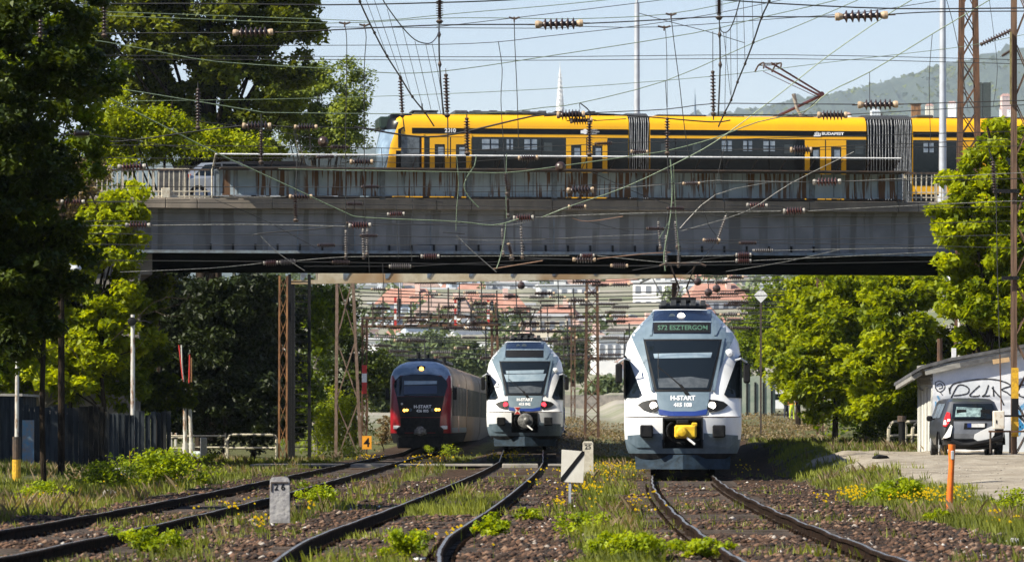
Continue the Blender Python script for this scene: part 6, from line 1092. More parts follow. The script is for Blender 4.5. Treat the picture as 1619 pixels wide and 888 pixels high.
# ------------------------------------------------------------------ dark plank fence and sheds on the left
mat('plank_dark', (.018, .022, .026), (.05, .058, .065), 4, .9, stretch=(1, 1, .12), bump=.4, c3=(.02, .018, .015), spec=.08); D = 138; FZ = -.15
FE = thing('plank_fence', 'tall dark weathered plank fence in the shade behind the poles at the left', 'fence', (P(60, 0, D).x, D, FZ))
x = -60
while x < 262:
    w = random.uniform(7, 10); y0 = 628 if x < 32 else (640+random.uniform(-2, 5) if x < 160 else 650+random.uniform(-2, 6)); u, v = P(x, 0, D).x-FE.location.x, P(x+w-.35, 0, D).x-FE.location.x; d_ = .35*max(0, x-160)/60
    b = MB(); off = random.uniform(-.015, .015); b.box(u, v, off+d_, off+.03+d_, -.1, P(0, y0, D).z-FZ, b=.004); b.build('plank', MATS['plank_dark'], FE); x += w
b = MB(); 
for z in (.5, 1.5): b.bar((P(-60, 0, D).x-FE.location.x, .08, z), (P(160, 0, D).x-FE.location.x, .08, z), .06)
b.build('fence_rail', MATS['plank_dark'], FE)
t = thing('dark_shed', 'low dark shed with a flat pale-edged roof behind the plank fence', 'shed', (P(20, 0, 141).x, 141, FZ)); b = MB(); a, c = P(-120, 0, 141).x-t.location.x, P(31, 0, 141).x-t.location.x; b.box(a, c, 0, 5, 0, P(0, 626, 141).z-FZ); b.build('wall', MATS['plank_dark'], t); b = MB(); b.box(a-.1, c+.1, -.2, 5.2, P(0, 625.8, 141).z-FZ, P(0, 622, 141).z-FZ); b.build('roof', MATS['plank_grey'], t)
t = thing('lean_to', 'low shed with a sloping pale-edged roof right of the flat-roofed dark shed', 'shed', (P(60, 0, 140).x, 140, FZ)); b = MB(); a, c = P(33, 0, 140).x-t.location.x, P(86, 0, 140).x-t.location.x; b.prism([(a, 0), (c, 0), (c, P(0, 655, 140).z-FZ), (a, P(0, 648, 140).z-FZ)], .1, 4); b.build('wall', MATS['plank_dark'], t); b = MB(); b.prism([(a-.05, P(0, 648, 140).z-FZ+.002), (c+.08, P(0, 655, 140).z-FZ+.002), (c+.08, P(0, 652, 140).z-FZ), (a-.05, P(0, 644, 140).z-FZ)], -.1, 4.1); b.build('roof', MATS['plank_grey'], t)
t = thing('graffiti_board', 'pale board with blue and white paint leaning on the dark fence', 'board', (P(45, 0, 137).x, 137, FZ)); b = MB(); b.box(-.18, .16, 0, .03, .15, 1.55, b=.005); b.build('board', mat('paint_mix', (.30, .26, .23), (.12, .28, .42), 4, .8, c3=(.35, .4, .42)), t)

# ------------------------------------------------------------------ trees
def E(px, py, D, rx, ry, rd=None, off=0): p = P(px, py, D+off); s = D/F; return (p.x, p.y, p.z, rx*s, (rd if rd is not None else min(rx, ry)*s*.9), ry*s)
def tr(label, px, D, els, ncl, cs, nl, ls, m, tr_r=.2, seed=1, limbs=8, bark=None, name='tree', group=None, shell=.45):
    x = (px-809.5)*D/F; return tree(name, label, (x, D, gz(x, D)-.1), [E(a, b_, D, c, d, *r) for (a, b_, c, d, *r) in els], ncl, cs, nl, ls, MATS[m], tr_r, seed, limbs, bark, group=group, shell=shell)
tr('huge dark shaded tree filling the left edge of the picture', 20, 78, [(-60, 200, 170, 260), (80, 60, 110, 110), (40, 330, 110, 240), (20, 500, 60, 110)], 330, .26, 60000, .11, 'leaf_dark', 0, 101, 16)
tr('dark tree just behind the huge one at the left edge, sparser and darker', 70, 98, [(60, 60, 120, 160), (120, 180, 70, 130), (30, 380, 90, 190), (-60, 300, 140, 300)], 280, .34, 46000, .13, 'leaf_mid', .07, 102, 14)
tr('yellow-green tree hanging over the left end of the bridge', 165, 151.5, [(165, 420, 62, 120), (205, 330, 36, 52), (120, 560, 90, 70), (185, 500, 62, 60), (100, 470, 60, 110)], 230, .36, 36000, .19, 'leaf_bright', .10, 103, 12)
tr('yellow-green thicket rising behind the plank fence at the left edge', 60, 153, [(40, 520, 90, 90), (110, 580, 60, 50), (20, 600, 60, 50), (120, 500, 60, 60), (190, 590, 50, 60)], 180, .38, 26000, .19, 'leaf_mid', .12, 140, 22, MATS['bark_pale'])
tr('brownish half-bare shrubby tree above the left end of the bridge railing', 110, 152.5, [(110, 290, 60, 60), (150, 330, 50, 60)], 60, .3, 3600, .13, 'dry', .07, 104, 30)
tr('tall broad poplar with several dark trunks behind the left end of the bridge', 318, 208, [(330, 30, 150, 120), (200, 60, 110, 120), (440, 10, 75, 70), (470, 40, 40, 90), (260, 190, 120, 70), (400, 130, 80, 75), (330, -120, 180, 120), (420, 215, 80, 40)], 500, .58, 84000, .25, 'leaf_poplar', .30, 105, 26)
pp_ = thing('poplar_stems', 'cluster of bare dark trunks standing inside the tall broad poplar', 'tree trunks', (P(300, 0, 209.5).x, 209.5, 0)); 
for pts, r in (([(318, 700), (318, 250), (300, 180), (262, 110), (225, 20), (210, -60)], .26), ([(324, 700), (322, 240), (310, 120), (292, 20), (285, -60)], .24), ([(330, 700), (335, 250), (335, 150), (330, 40), (330, -60)], .26), ([(336, 700), (350, 250), (352, 180), (368, 90), (390, -10)], .20), ([(312, 700), (312, 260), (290, 200), (255, 150), (240, 90)], .13)):
    b = MB(); b.tube(smoothpts([P(x, y, 209.5)-pp_.location for x, y in pts], 4), r, 8, r1=r*.35); b.build('trunk', MATS['bark'], pp_, smooth=True)
tr('light grey-green tree with a pointed top right of the tall poplar', 500, 222, [(556, 150, 26, 66), (525, 190, 40, 55), (470, 170, 46, 60), (480, 220, 60, 30), (545, 215, 36, 30), (440, 150, 40, 50), (505, 130, 20, 40)], 240, .52, 26000, .16, 'leaf_grey', .18, 106, 18, MATS['bark_pale'])
tr('bright green low tree behind the bridge railing at the left', 250, 182, [(240, 215, 70, 45), (330, 230, 60, 34), (180, 190, 50, 60), (400, 240, 50, 22), (170, 260, 50, 40)], 160, .5, 18000, .15, 'leaf_bright', .14, 107, 8)
tr('mid green tree under the left end of the bridge behind the fence', 90, 158, [(80, 560, 90, 60), (20, 500, 70, 90), (150, 600, 60, 60), (60, 440, 60, 60)], 180, .42, 26000, .20, 'leaf_mid', .14, 108, 16, MATS['bark_pale'])
tr('green tree with drooping branches behind the pale lamp pole', 215, 172, [(200, 560, 60, 80), (250, 620, 60, 50), (210, 470, 60, 50), (160, 650, 70, 40)], 170, .42, 26000, .20, 'leaf_mid', .10, 109, 22, MATS['bark_pale'])
tr('dark tree in the shadow under the bridge behind the crossing signals', 320, 196, [(300, 560, 70, 90), (380, 560, 70, 110), (340, 650, 90, 50), (290, 470, 60, 50)], 260, .55, 40000, .20, 'leaf_shade', .12, 110, 8)
tr('dark dense tree at the pier behind the tube barriers', 400, 199, [(400, 600, 60, 100), (440, 530, 40, 90), (420, 480, 60, 50), (430, 670, 50, 40)], 220, .55, 36000, .20, 'leaf_shade', .12, 111, 6)
tr('tree with shade-blackened leaf colour, filling the dark space behind the rounded hoop barrier', 355, 194, [(345, 540, 60, 110), (390, 480, 50, 60), (300, 600, 50, 70), (400, 640, 50, 60)], 200, .55, 34000, .21, 'leaf_shade', .12, 141, 6)
tr('green tree seen through the black ladder mast', 490, 214, [(485, 540, 34, 90), (510, 500, 40, 60), (470, 620, 40, 60), (500, 460, 46, 24)], 150, .5, 14000, .17, 'leaf_mid', .06, 112, 8)
tr('darker green tree between the splayed mast and the red train', 560, 250, [(545, 560, 46, 80), (590, 600, 30, 50), (520, 640, 50, 50), (540, 480, 30, 40)], 150, .6, 14000, .19, 'leaf_dark', .16, 113, 8)
tr('bright yellow-green tree at the right edge, in front of the bridge end', 1560, 142, [(1545, 330, 62, 90), (1600, 260, 60, 60), (1560, 430, 70, 80), (1620, 400, 70, 120), (1530, 500, 50, 60), (1600, 520, 80, 50), (1505, 330, 30, 50), (1590, 215, 26, 30)], 260, .36, 42000, .20, 'leaf_bright', .17, 114, 14)
tr('bright green bushy tree under the right end of the bridge', 1430, 196, [(1420, 520, 62, 80), (1380, 600, 50, 70), (1450, 600, 40, 70), (1440, 455, 60, 30)], 190, .48, 30000, .25, 'leaf_bright', .15, 115, 8)
tr('lush green tree under the bridge above the green freight wagon', 1320, 208, [(1320, 530, 66, 90), (1280, 590, 40, 70), (1345, 620, 46, 50), (1350, 455, 70, 30)], 210, .5, 32000, .26, 'leaf_bright', .15, 116, 6)
tr('green tree just right of the white diamond sign', 1262, 250, [(1265, 520, 46, 90), (1240, 570, 40, 60), (1285, 470, 40, 50)], 150, .55, 16000, .27, 'leaf_bright', .16, 117, 6)
tr('slender hazier green tree behind the nearest train roof at right', 1205, 330, [(1205, 510, 36, 60), (1190, 550, 28, 40), (1225, 470, 28, 36)], 130, .7, 12000, .24, 'leaf_mid', .16, 118, 4)
tr('shaded lower thicket behind the shed and tube railing', 1480, 170, [(1470, 640, 60, 50), (1420, 670, 40, 30), (1380, 680, 30, 22), (1500, 560, 60, 40)], 130, .4, 12000, .13, 'leaf_bright', .1, 119, 3)
bb = thing('bare_branches', 'thin bare branches reaching right from the left trees under the bridge corner', 'branches', P(215, 500, 149))
for pts in ([(175, 540), (215, 505), (245, 492), (290, 478), (300, 462)], [(215, 505), (240, 480), (262, 470), (282, 440)], [(245, 492), (270, 500), (296, 496)], [(190, 560), (220, 548), (236, 520)], [(262, 470), (290, 472), (306, 468)], [(150, 470), (175, 455), (205, 440), (235, 436)], [(60, 560), (95, 545), (130, 520)], [(100, 540), (120, 560), (135, 590)]):
    b = MB(); b.tube(smoothpts([P(x, y, 149+random.uniform(-1, 1))-bb.location for x, y in pts], 4), .017, 5, r1=.004); b.build('branch', MATS['bark'], bb)
# woods to the left of the frame that shade the tracks and the near trees
for k, (x, d_, h) in enumerate(((-17, 88, 11), (-19, 106, 12), (-20, 120, 12), (-21, 134, 12), (-14.5, 66, 8), (-14, 53, 8))):
    tree('tree', ['leafy tree beyond the left edge, nearest of the row', 'second leafy tree beyond the left edge', 'third leafy tree beyond the left edge', 'fourth leafy tree beyond the left edge', 'fifth leafy tree beyond the left edge', 'small leafy tree beyond the left edge close to the camera'][k], (x, d_, 0), [(x, d_, h*.62, 3.2, 3.2, h*.36), (x+1.2, d_+1, h*.4, 2.6, 2.6, h*.22)], 110, .7, 7000, .26, MATS['leaf_dark'], .25, 130+k, 6)
# ------------------------------------------------------------------ beyond the bridge: wagon, people, signs, gantry
t = thing('freight_wagon', 'greyish green covered freight wagon behind the nearest train', 'wagon', (P(1194, 0, 318).x, 318, gz(P(1194, 0, 318).x, 318)-.1), R_(-2)); wz = P(0, 657, 318).z-t.location.z; w2 = 1.3; hh = 2.15
mat('wagon_green', (.20, .25, .20), (.30, .33, .27), 1.2, .75); b = MB(); b.prism([(-w2, wz), (w2, wz), (w2, wz+hh), (w2*.7, wz+hh+.38), (0, wz+hh+.55), (-w2*.7, wz+hh+.38), (-w2, wz+hh)], 0, 11); b.build('body', MATS['wagon_green'], t)
for x in (-1.1, -.55, 0, .55, 1.1): b = MB(); b.box(x-.06, x+.06, -.09, -.001, wz, wz+hh+.1); b.build('stanchion', MATS['under_dark'], t)
b = MB(); b.box(-w2, w2, -.1, 11, wz-.25, wz-.01); b.build('underframe', MATS['under_dark'], t)
for y in (1.5, 9): 
    for s in (-.75, .75): b = MB(); b.lathe([(.1, -.06), (.42, -.05), (.42, .05), (.1, .06)], 12, (s, y, wz-.5), axis='x'); b.build('wheel', MATS['under_dark'], t)
b = MB(); b.box(w2+.001, w2+.06, .5, 10.5, wz+.2, wz+hh-.2); b.build('side_panel', MATS['wagon_green'], t)
def person(label, px, D, top, hgt, vest, legs, seed, turn=0.0):
    x = (px-809.5)*D/F; z = P(0, top, D).z-hgt; z = max(z, gz(x, D)-.02); t = thing('person', label, 'person', (x, D, z), turn); sk = .01; f = hgt/1.75
    me = bpy.data.meshes.new('body'); J = dict(hip=(0, 0, .95), chest=(0, 0, 1.3), neck=(0, 0, 1.48), head=(0, -.02, 1.62), top=(0, -.01, 1.70), ls=(-.19, 0, 1.42), le=(-.26, .03, 1.14), lh=(-.24, -.10, .90), rs=(.19, 0, 1.42), re=(.27, .02, 1.14), rh=(.22, -.12, .92), lk=(-.11, -.02, .50), lf=(-.12, .03, .06), lt=(-.12, -.13, .03), rk=(.12, .02, .50), rf=(.13, .06, .06), rt=(.14, -.10, .03))
    names = list(J); ed = [('hip', 'chest'), ('chest', 'neck'), ('neck', 'head'), ('head', 'top'), ('neck', 'ls'), ('ls', 'le'), ('le', 'lh'), ('neck', 'rs'), ('rs', 're'), ('re', 'rh'), ('hip', 'lk'), ('lk', 'lf'), ('lf', 'lt'), ('hip', 'rk'), ('rk', 'rf'), ('rf', 'rt')]
    me.from_pydata([Vector(J[n_])*f for n_ in names], [(names.index(a), names.index(c)) for a, c in ed], []); o = link('body', me, t); m1 = o.modifiers.new('s', 'SKIN'); rad = dict(hip=.16, chest=.17, neck=.06, head=.10, top=.07, ls=.07, le=.05, lh=.035, rs=.07, re=.05, rh=.035, lk=.075, lf=.05, lt=.04, rk=.075, rf=.05, rt=.04)
    for i, n_ in enumerate(names): me.skin_vertices[0].data[i].radius = (rad[n_]*f, rad[n_]*f*.85); 
    me.skin_vertices[0].data[0].use_root = True; m2 = o.modifiers.new('d', 'SUBSURF'); m2.levels = 1; m2.render_levels = 1
    dg = bpy.context.evaluated_depsgraph_get(); dg.update(); me2 = bpy.data.meshes.new_from_object(o.evaluated_get(dg)); o.modifiers.clear(); o.data = me2
    me2.materials.clear(); [me2.materials.append(m) for m in (vest, legs, mat('skin', (.45, .28, .2), None, rough=.6), mat('hair', (.05, .035, .03), None, rough=.8))]
    for p_ in me2.polygons: c = p_.center; zc = c.z/f; p_.material_index = 1 if zc < .98 and abs(c.x) < .22*f else (3 if zc > 1.63 else (2 if zc > 1.47 or (zc < .97) else 0)); p_.use_smooth = True
    return t
blue = mat('cloth_blue', (.05, .12, .35), None, rough=.8); person('person in a bright orange jacket standing at the far right end of the tracks', 1252, 300, 629, 1.7, mat('cloth_orange', (.85, .22, .02), None, rough=.8), mat('cloth_lime', (.5, .6, .03), None, rough=.8), 1)
person('person in blue clothes beside the one in the orange jacket', 1243, 302, 628, 1.7, blue, mat('cloth_dark', (.03, .035, .05), None, rough=.8), 2, .5)
t = thing('parked_car', 'small white vehicle far off beside the freight wagon', 'car', (P(1229, 0, 345).x, 345, P(0, 652, 345).z)); b = MB(); b.prism([(-.75, .3), (.75, .3), (.78, .9), (.6, 1.5), (-.6, 1.5), (-.78, .9)], 0, 3.6); b.build('body', MATS['train_white'], t); b = MB(); b.prism([(-.62, .95), (.62, .95), (.5, 1.38), (-.5, 1.38)], -.02, -.001); b.build('windscreen', MATS['dark_glass'], t)
for s in (-.6, .6): b = MB(); b.lathe([(.1, -.1), (.3, -.1), (.3, .1), (.1, .1)], 10, (s, .7, .3), axis='x'); b.build('wheel', MATS['rubber'], t)
t = thing('diamond_sign', 'white diamond sign beside the wires, right of the nearest train', 'sign', P(1203, 600, 225)); q3 = lambda x, y: P(x, y, 225)-t.location; b = MB(); b.prism([((q3(1203+a, 467+c)).x, q3(1203+a, 467+c).z) for a, c in ((-11.5, 0), (0, 11.5), (11.5, 0), (0, -11.5))], -.02, .02); b.build('plate', MATS['white_paint'], t); b = MB(); b.bar(q3(1203, 478)+Vector((0, .05, 0)), q3(1203, 720)+Vector((0, .05, 0)), .09); b.build('post', MATS['steel_dark'], t)
# signal gantry
GA = thing('signal_gantry', 'brown signal gantry beam spanning the tracks above the red train', 'gantry', (P(680, 0, 300).x, 300, 0)); q4 = lambda x, y, d=0.0: P(x, y, 300)-GA.location+Vector((0, d, 0))
for y in (503, 516):
    for d in (-.5, .5): b = MB(); b.bar(q4(572, y, d), q4(792, y-3, d), .14); b.build('chord', MATS['rust'], GA)
for k in range(18): b = MB(); b.bar(q4(574+k*12, 516), q4(580+k*12+6, 503), .07); b.build('brace', MATS['rust'], GA)
for x in (573, 580): b = MB(); b.bar(q4(x, 500), q4(x, 700), .16); b.build('leg', MATS['rust'], GA)
for x, y0, y1 in ((590, 478, 516), (606, 470, 516), (650, 478, 516), (678, 462, 516), (694, 480, 516), (709, 455, 516), (745, 470, 510)): b = MB(); b.bar(q4(x, y0, -.6), q4(x, y1, -.6), .10); b.build('stanchion', MATS['steel_dark'], GA)
for x, y0, y1 in ((627, 470, 514), (722, 470, 514), (774, 474, 512)):
    t = thing('signal', {627: 'signal with a red-white striped backing post, leftmost on the gantry', 722: 'signal with a red-white striped post, middle of the gantry', 774: 'signal with a red-white striped post, rightmost on the gantry'}[x], 'railway signal', P(x, y1, 299)); q5 = lambda a, c, d=0.0: P(a, c, 299)-t.location+Vector((0, d, 0))
    n_ = 5
    for i in range(n_): b = MB(); za, zc = q5(0, lerp(y0, y1, i/n_)).z, q5(0, lerp(y0, y1, (i+1)/n_)).z; b.box(q5(x-4, 0).x, q5(x, 0).x, 0, .08, zc+.001, za); b.build('stripe_plate', MATS['red_paint' if i % 2 == 0 else 'white_paint'], t)
    b = MB(); a, c = q5(x+1, y1-18), q5(x+6.5, y0+1); b.box(a.x, c.x, -.1, .1, a.z, c.z, b=.05); hd = b.build('signal_head', MATS['black_paint'], t)
    for zz in (.25, .5, .75): b = MB(); b.lathe([(.06, -.16), (.06, -.1)], 8, ((a.x+c.x)/2, 0, lerp(a.z, c.z, zz)), axis='y'); b.build('lens', MATS['lens_glass'], hd)
# ------------------------------------------------------------------ far overhead spans beyond the bridge
g = random.Random(4)
for k, (D, y0, n) in enumerate(((205, 452, 3), (232, 470, 3), (262, 486, 3), (300, 500, 3), (345, 520, 3), (400, 540, 3), (470, 558, 2))):
    lb = 'far overhead span number %s with small insulators, beyond the bridge' % ['nearest', 'second', 'third', 'fourth', 'fifth', 'sixth', 'farthest'][k]
    t = thing('overhead_span', lb.replace('number ', ''), 'overhead line', P(560, y0, D), group='overhead spans beyond the bridge')
    for i in range(n):
        y = y0+i*11+g.uniform(-3, 3); pts = [(560, y-6), (700, y-1+g.uniform(-2, 2)), (850, y+2), (1000, y-1+g.uniform(-2, 2)), (1240, y-6+g.uniform(-3, 3))]
        put_wire(t, D, pts, 1.3)
        for cx in [g.uniform(585, 760) for _ in range(2)]+[g.uniform(790, 980) for _ in range(3)]+[g.uniform(1100, 1180)]:
            yy = table(pts, cx); put_ins(t, D, cx, yy, cx+g.uniform(22, 34), yy, g.uniform(2.8, 4.4), g.choice('dgcd'))
    for cx in (642, 668, 735, 772, 828, 862, 895, 985):
        if g.random() < .4: x = cx+g.uniform(-14, 14); put_wire(t, D, [(x, y0-g.uniform(8, 16)), (x+1, y0+n*11)], g.uniform(1.0, 2.2), 'k', 'dropper')
for k, (x0, x1, y, D) in enumerate(((610, 660, 437, 196), (696, 722, 446, 197), (905, 950, 445, 198), (1150, 1176, 438, 199), (1130, 1150, 446, 201))):
    t = thing('short_span_wire', ['short wire with an insulator just below the cream beam, above the red train', 'short insulator wire below the cream beam right of the first one', 'wire with an insulator under the beam at the central mast', 'insulator wire against the pale houses right of the nearest train roof', 'lower insulator wire right of the nearest train roof'][k], 'overhead line', P(x0, y, D)); put_wire(t, D, [(x0-70, y-2), (x0, y)], 1.3); put_wire(t, D, [(x1, y), (x1+60, y-3)], 1.3); put_ins(t, D, x0, y, x1, y, 4.5, 'cgdcg'[k])
line('curved contact wire assembly over the pantograph of the nearest train', 199, [([(1012, 447), (1040, 436), (1075, 434), (1100, 445)], 2.4), ([(1030, 436), (1048, 470)], 1.8, 'p'), ([(1078, 436), (1064, 472)], 1.8, 'p'), ([(1000, 440), (1100, 437), (1190, 430)], 1.3)])
for k, (x, y) in enumerate(((1103, 445), (1120, 462), (824, 451), (1133, 456))): t = thing('round_insulator', ['round insulator weight hanging right of the nearest train roof', 'lower round insulator weight right of the nearest train roof', 'round glossy insulator weight under the cream beam above the middle train', 'smallest round insulator weight right of the nearest train roof'][k], 'insulator', P(x, y, 198)); b = MB(); b.lathe([(.04, -.16), (.15, -.1), (.17, 0), (.14, .1), (.04, .16)], 12, axis='y'); b.build('disc', MATS['glaze'], t, smooth=True); put_wire(t, 198, [(x, y-14), (x, y-4)], 1.2, nm='hanger')

# ------------------------------------------------------------------ the town on the slope behind
cols_ = {'wall_cream': ((.80, .73, .58), (.70, .63, .5)), 'wall_white': ((.85, .84, .83), (.78, .78, .78)), 'wall_grey': ((.66, .69, .74), (.58, .61, .66)), 'wall_pink': ((.74, .52, .45), (.66, .46, .4)), 'wall_blue': ((.56, .64, .76), (.5, .58, .7)), 'roof_red': ((.46, .24, .18), (.38, .19, .14)), 'roof_tile_brown': ((.36, .26, .22), (.28, .2, .17)), 'roof_slate': ((.50, .52, .56), (.6, .61, .64)), 'town_window': ((.16, .18, .22), (.24, .26, .3))}  # walls and roofs are paled to put distance haze into their colour
for n_, (a, c) in cols_.items(): mat(n_, a, c, .8, .8)
wb = MB(); wb.box(-.5, .5, -.08, .0, 0, 1); wmesh = wb.mesh('window', MATS['town_window']); fb = MB(); fb.box(-.62, .62, -.12, .0, -.12, -.02); 
def house(px, ybase, ytop, wpx, D, wall, roof, label, floors, cols, flat=False, cat='building'):
    s = D/F; x = (px-809.5)*s; z1 = P(0, ytop, D).z; z0 = min(P(0, ybase, D).z, gz(x, D)); w = wpx*s; dep = max(8, w*.6); t = thing('house' if not flat else 'apartment_block', label, cat, (x, D, z0), R_(g.uniform(-14, 14)))
    h = z1-z0; rh = 0 if flat else min(w*.28, 4.5); b = MB(); b.box(-w/2, w/2, 0, dep, 0, h-rh); b.build('wall', MATS[wall], t)
    b = MB()
    if flat: b.box(-w/2-.3, w/2+.3, -.3, dep+.3, h-rh+.002, h-rh+.4)
    else: e = .5; b.add([(-w/2-e, -e, h-rh+.003), (w/2+e, -e, h-rh+.003), (w/2+e, dep+e, h-rh+.003), (-w/2-e, dep+e, h-rh+.003), (-w/2+rh*.6, dep/2, h), (w/2-rh*.6, dep/2, h)], [(3, 2, 1, 0), (0, 1, 5, 4), (2, 3, 4, 5), (1, 2, 5), (3, 0, 4)])
    rf = b.build('roof', MATS[roof], t)
    if not flat: b = MB(); b.box(w*.15, w*.15+.9, dep*.3, dep*.3+.9, h-rh*.7, h+.8); b.build('chimney', MATS['wall_pink'], rf)
    vis = max(0, min(h, (P(0, ytop, D).z-P(0, ybase, D).z))-rh); fh = 3.1
    for i in range(floors):
        for j in range(cols):
            zz = h-rh-fh*(i+1)+.9
            if zz < .5: continue
            o = link('window', wmesh, t); o.location = (-w/2+(j+.5)*w/cols, -.001, zz); o.scale = (min(1.3, w/cols*.5), 1, 1.5)
R_G = [('house', 640, 520, 455, 90, 900, 'wall_blue', 'roof_red', 3, 5, False), ('h', 780, 530, 462, 110, 860, 'wall_white', 'roof_red', 2, 6, False), ('h', 700, 520, 470, 84, 780, 'wall_white', 'roof_tile_brown', 3, 5, False),
       ('h', 600, 520, 440, 70, 1200, 'wall_grey', 'roof_slate', 5, 4, True), ('h', 900, 560, 452, 96, 1020, 'wall_white', 'roof_slate', 6, 6, True), ('h', 985, 560, 440, 74, 1100, 'wall_cream', 'roof_red', 6, 5, False), ('h', 850, 600, 500, 92, 720, 'wall_cream', 'roof_slate', 5, 6, True),
       ('h', 930, 600, 520, 60, 640, 'wall_cream', 'roof_tile_brown', 4, 4, False), ('h', 1050, 520, 446, 100, 950, 'wall_white', 'roof_slate', 5, 6, True), ('h', 1140, 500, 447, 96, 880, 'wall_white', 'roof_red', 3, 6, False), ('h', 970, 600, 535, 50, 560, 'wall_white', 'roof_slate', 3, 4, True),
       ('h', 750, 500, 440, 80, 1250, 'wall_blue', 'roof_slate', 4, 5, True), ('h', 1190, 500, 440, 70, 1150, 'wall_cream', 'roof_slate', 4, 5, True), ('h', 660, 560, 530, 60, 640, 'wall_white', 'roof_slate', 1, 4, True), ('h', 820, 470, 436, 90, 1400, 'wall_grey', 'roof_slate', 4, 6, True),
       ('h', 1000, 640, 560, 44, 500, 'wall_pink', 'roof_tile_brown', 2, 3, False), ('h', 880, 560, 480, 56, 800, 'wall_pink', 'roof_red', 3, 4, False), ('h', 1095, 560, 480, 70, 760, 'wall_cream', 'roof_red', 3, 5, False), ('h', 640, 470, 432, 120, 1380, 'wall_white', 'roof_slate', 3, 8, True), ('h', 940, 455, 428, 130, 1460, 'wall_blue', 'roof_slate', 3, 8, True), ('h', 1120, 450, 430, 110, 1440, 'wall_white', 'roof_red', 2, 6, False), ('h', 1230, 520, 450, 60, 1000, 'wall_grey', 'roof_slate', 3, 4, True)]
LB = ['bluish house with a red roof beyond the signal gantry', 'white house with a broad red roof above the middle train', 'white house with a brown roof behind the middle gantry signal', 'tall grey flat-roofed block at the left of the town', 'large white block directly left of the central brown mast', 'cream block with red roof right of the central brown mast', 'long cream block low behind the middle train roof', 'cream house with a brown roof behind the central brown mast', 'white flat block behind the nearest train pantograph', 'white house with red roof right of the nearest train roof', 'small white flat building low beside the nearest train', 'pale blue block high up behind the signal gantry', 'cream flat block behind the white diamond sign', 'low white building just above the red train', 'grey block high on the slope above the middle train', 'small pink house low between the middle and nearest trains', 'pink house with red roof right of the middle train pantograph', 'cream house with red roof hidden behind the nearest train', 'wide white block topmost behind the cream beam at left', 'wide pale blue block topmost behind the central mast', 'white block with red roof topmost at right', 'grey block partly behind the lush trees at right']
for r_, lb in zip(R_G, LB): _, px, yb, yt_, wp, D, wa, ro, fl_, co, fl2 = r_; house(px, yb, yt_, wp, D, wa, ro, lb, fl_, co, fl2)
gk = 0
for row, (D, yb, yt_, hh) in enumerate(((1480, 452, 434, 6), (1340, 466, 440, 8), (1180, 482, 452, 8), (1060, 500, 466, 8), (950, 516, 484, 6), (840, 534, 500, 6), (740, 550, 520, 5), (660, 566, 540, 4))):
    for i in range(11):
        px = 575+i*60+g.uniform(-22, 22)+(row % 2)*34; fl2 = g.random() < .65
        wa = g.choice(['wall_white', 'wall_white', 'wall_cream', 'wall_blue', 'wall_pink', 'wall_grey', 'wall_white']); ro = 'roof_slate' if fl2 else g.choice(['roof_red', 'roof_tile_brown'])
        ords = ['first', 'second', 'third', 'fourth', 'fifth', 'sixth', 'seventh', 'eighth', 'ninth', 'tenth', 'eleventh']; hl = 'pale house packed: '+'%s %s house, %s from the left in the %s terrace from the slope top' % (wa[5:], {'roof_slate': 'flat-roofed', 'roof_red': 'red-roofed', 'roof_tile_brown': 'brown-roofed'}[ro], ords[i], ords[row])
        house(px, yb, yt_+g.uniform(-7, 7), g.uniform(50, 90), D+g.uniform(-30, 30), wa, ro, hl, 3 if row < 5 else 2, g.choice((3, 4, 5)), fl2)
for o_ in COL.objects:
    if o_.get('label', '').startswith('pale house packed'): o_['group'] = 'pale houses packed on the far slope'; o_['label'] = o_['label'][19:]
t = thing('retaining_wall', 'grey-brown retaining wall running behind the trains', 'wall', (P(760, 0, 430).x, 430, 2.4)); b = MB(); b.box(-14, 30, 0, .6, 0, 1.6); b.build('wall', MATS['concrete'], t)
# trees in the town: a few singles and the woods as a mass
for k, (px, py, D, rx, ry, m, lb) in enumerate(((905, 560, 520, 30, 46, 'far_leaf', 'far round green tree between the middle train and the central mast'), (640, 560, 560, 40, 26, 'far_leaf', 'far green tree just above the red train'), (735, 570, 500, 46, 30, 'far_leaf', 'far low green tree behind the gap between the red and middle trains'), (600, 600, 420, 26, 60, 'leaf_dark', 'far dark tree at the left side of the red train'), (860, 590, 480, 30, 24, 'far_leaf', 'far pale tree behind the right shoulder of the middle train'), (690, 545, 620, 40, 20, 'far_leaf', 'far tree under the signal gantry'), (1160, 560, 480, 30, 60, 'far_leaf', 'far tree close to the right side of the nearest train'), (955, 620, 460, 24, 22, 'far_leaf', 'far low tree at the foot of the central mast'))):
    x = (px-809.5)*D/F; tree('tree', lb, (x, D, gz(x, D)), [E(px, py, D, rx, ry)], 70, 1.0, 5000, .45, MATS[m], .25, 200+k, 4, shell=.3)
c = []
for _ in range(520): D = g.uniform(520, 1500); x = g.uniform(-.05, .06)*D*1.3; c.append((x, D, gz(x, D)+g.uniform(1, 5)))
c = c[:90]; V_, Q_, T_ = leaves(c, [[3.0, 3.0, 2.2]]*len(c), 11000, 1.0, seed=9); tag(npmesh('town_greenery', V_, Q_, MATS['far_leaf'], T_, None, 'stuff'), 'green tree cover scattered between the houses on the far slope', 'greenery')
c = []
for _ in range(260):
    D = g.uniform(212, 400); side = g.choice((-1, 1, 1)); x = (g.uniform(-30, -.036*D-1) if side < 0 else .062*D+g.uniform(1, 26)); c.append((x, D, gz(x, D)+g.uniform(.3, 2.8)))
V_, Q_, T_ = leaves(c, [[1.8, 1.8, 1.6]]*len(c), 42000, .26, seed=19); tag(npmesh('undergrowth', V_, Q_, MATS['leaf_mid'], T_, None, 'stuff'), 'undergrowth along both sides of the line beyond the bridge', 'undergrowth')
c = []
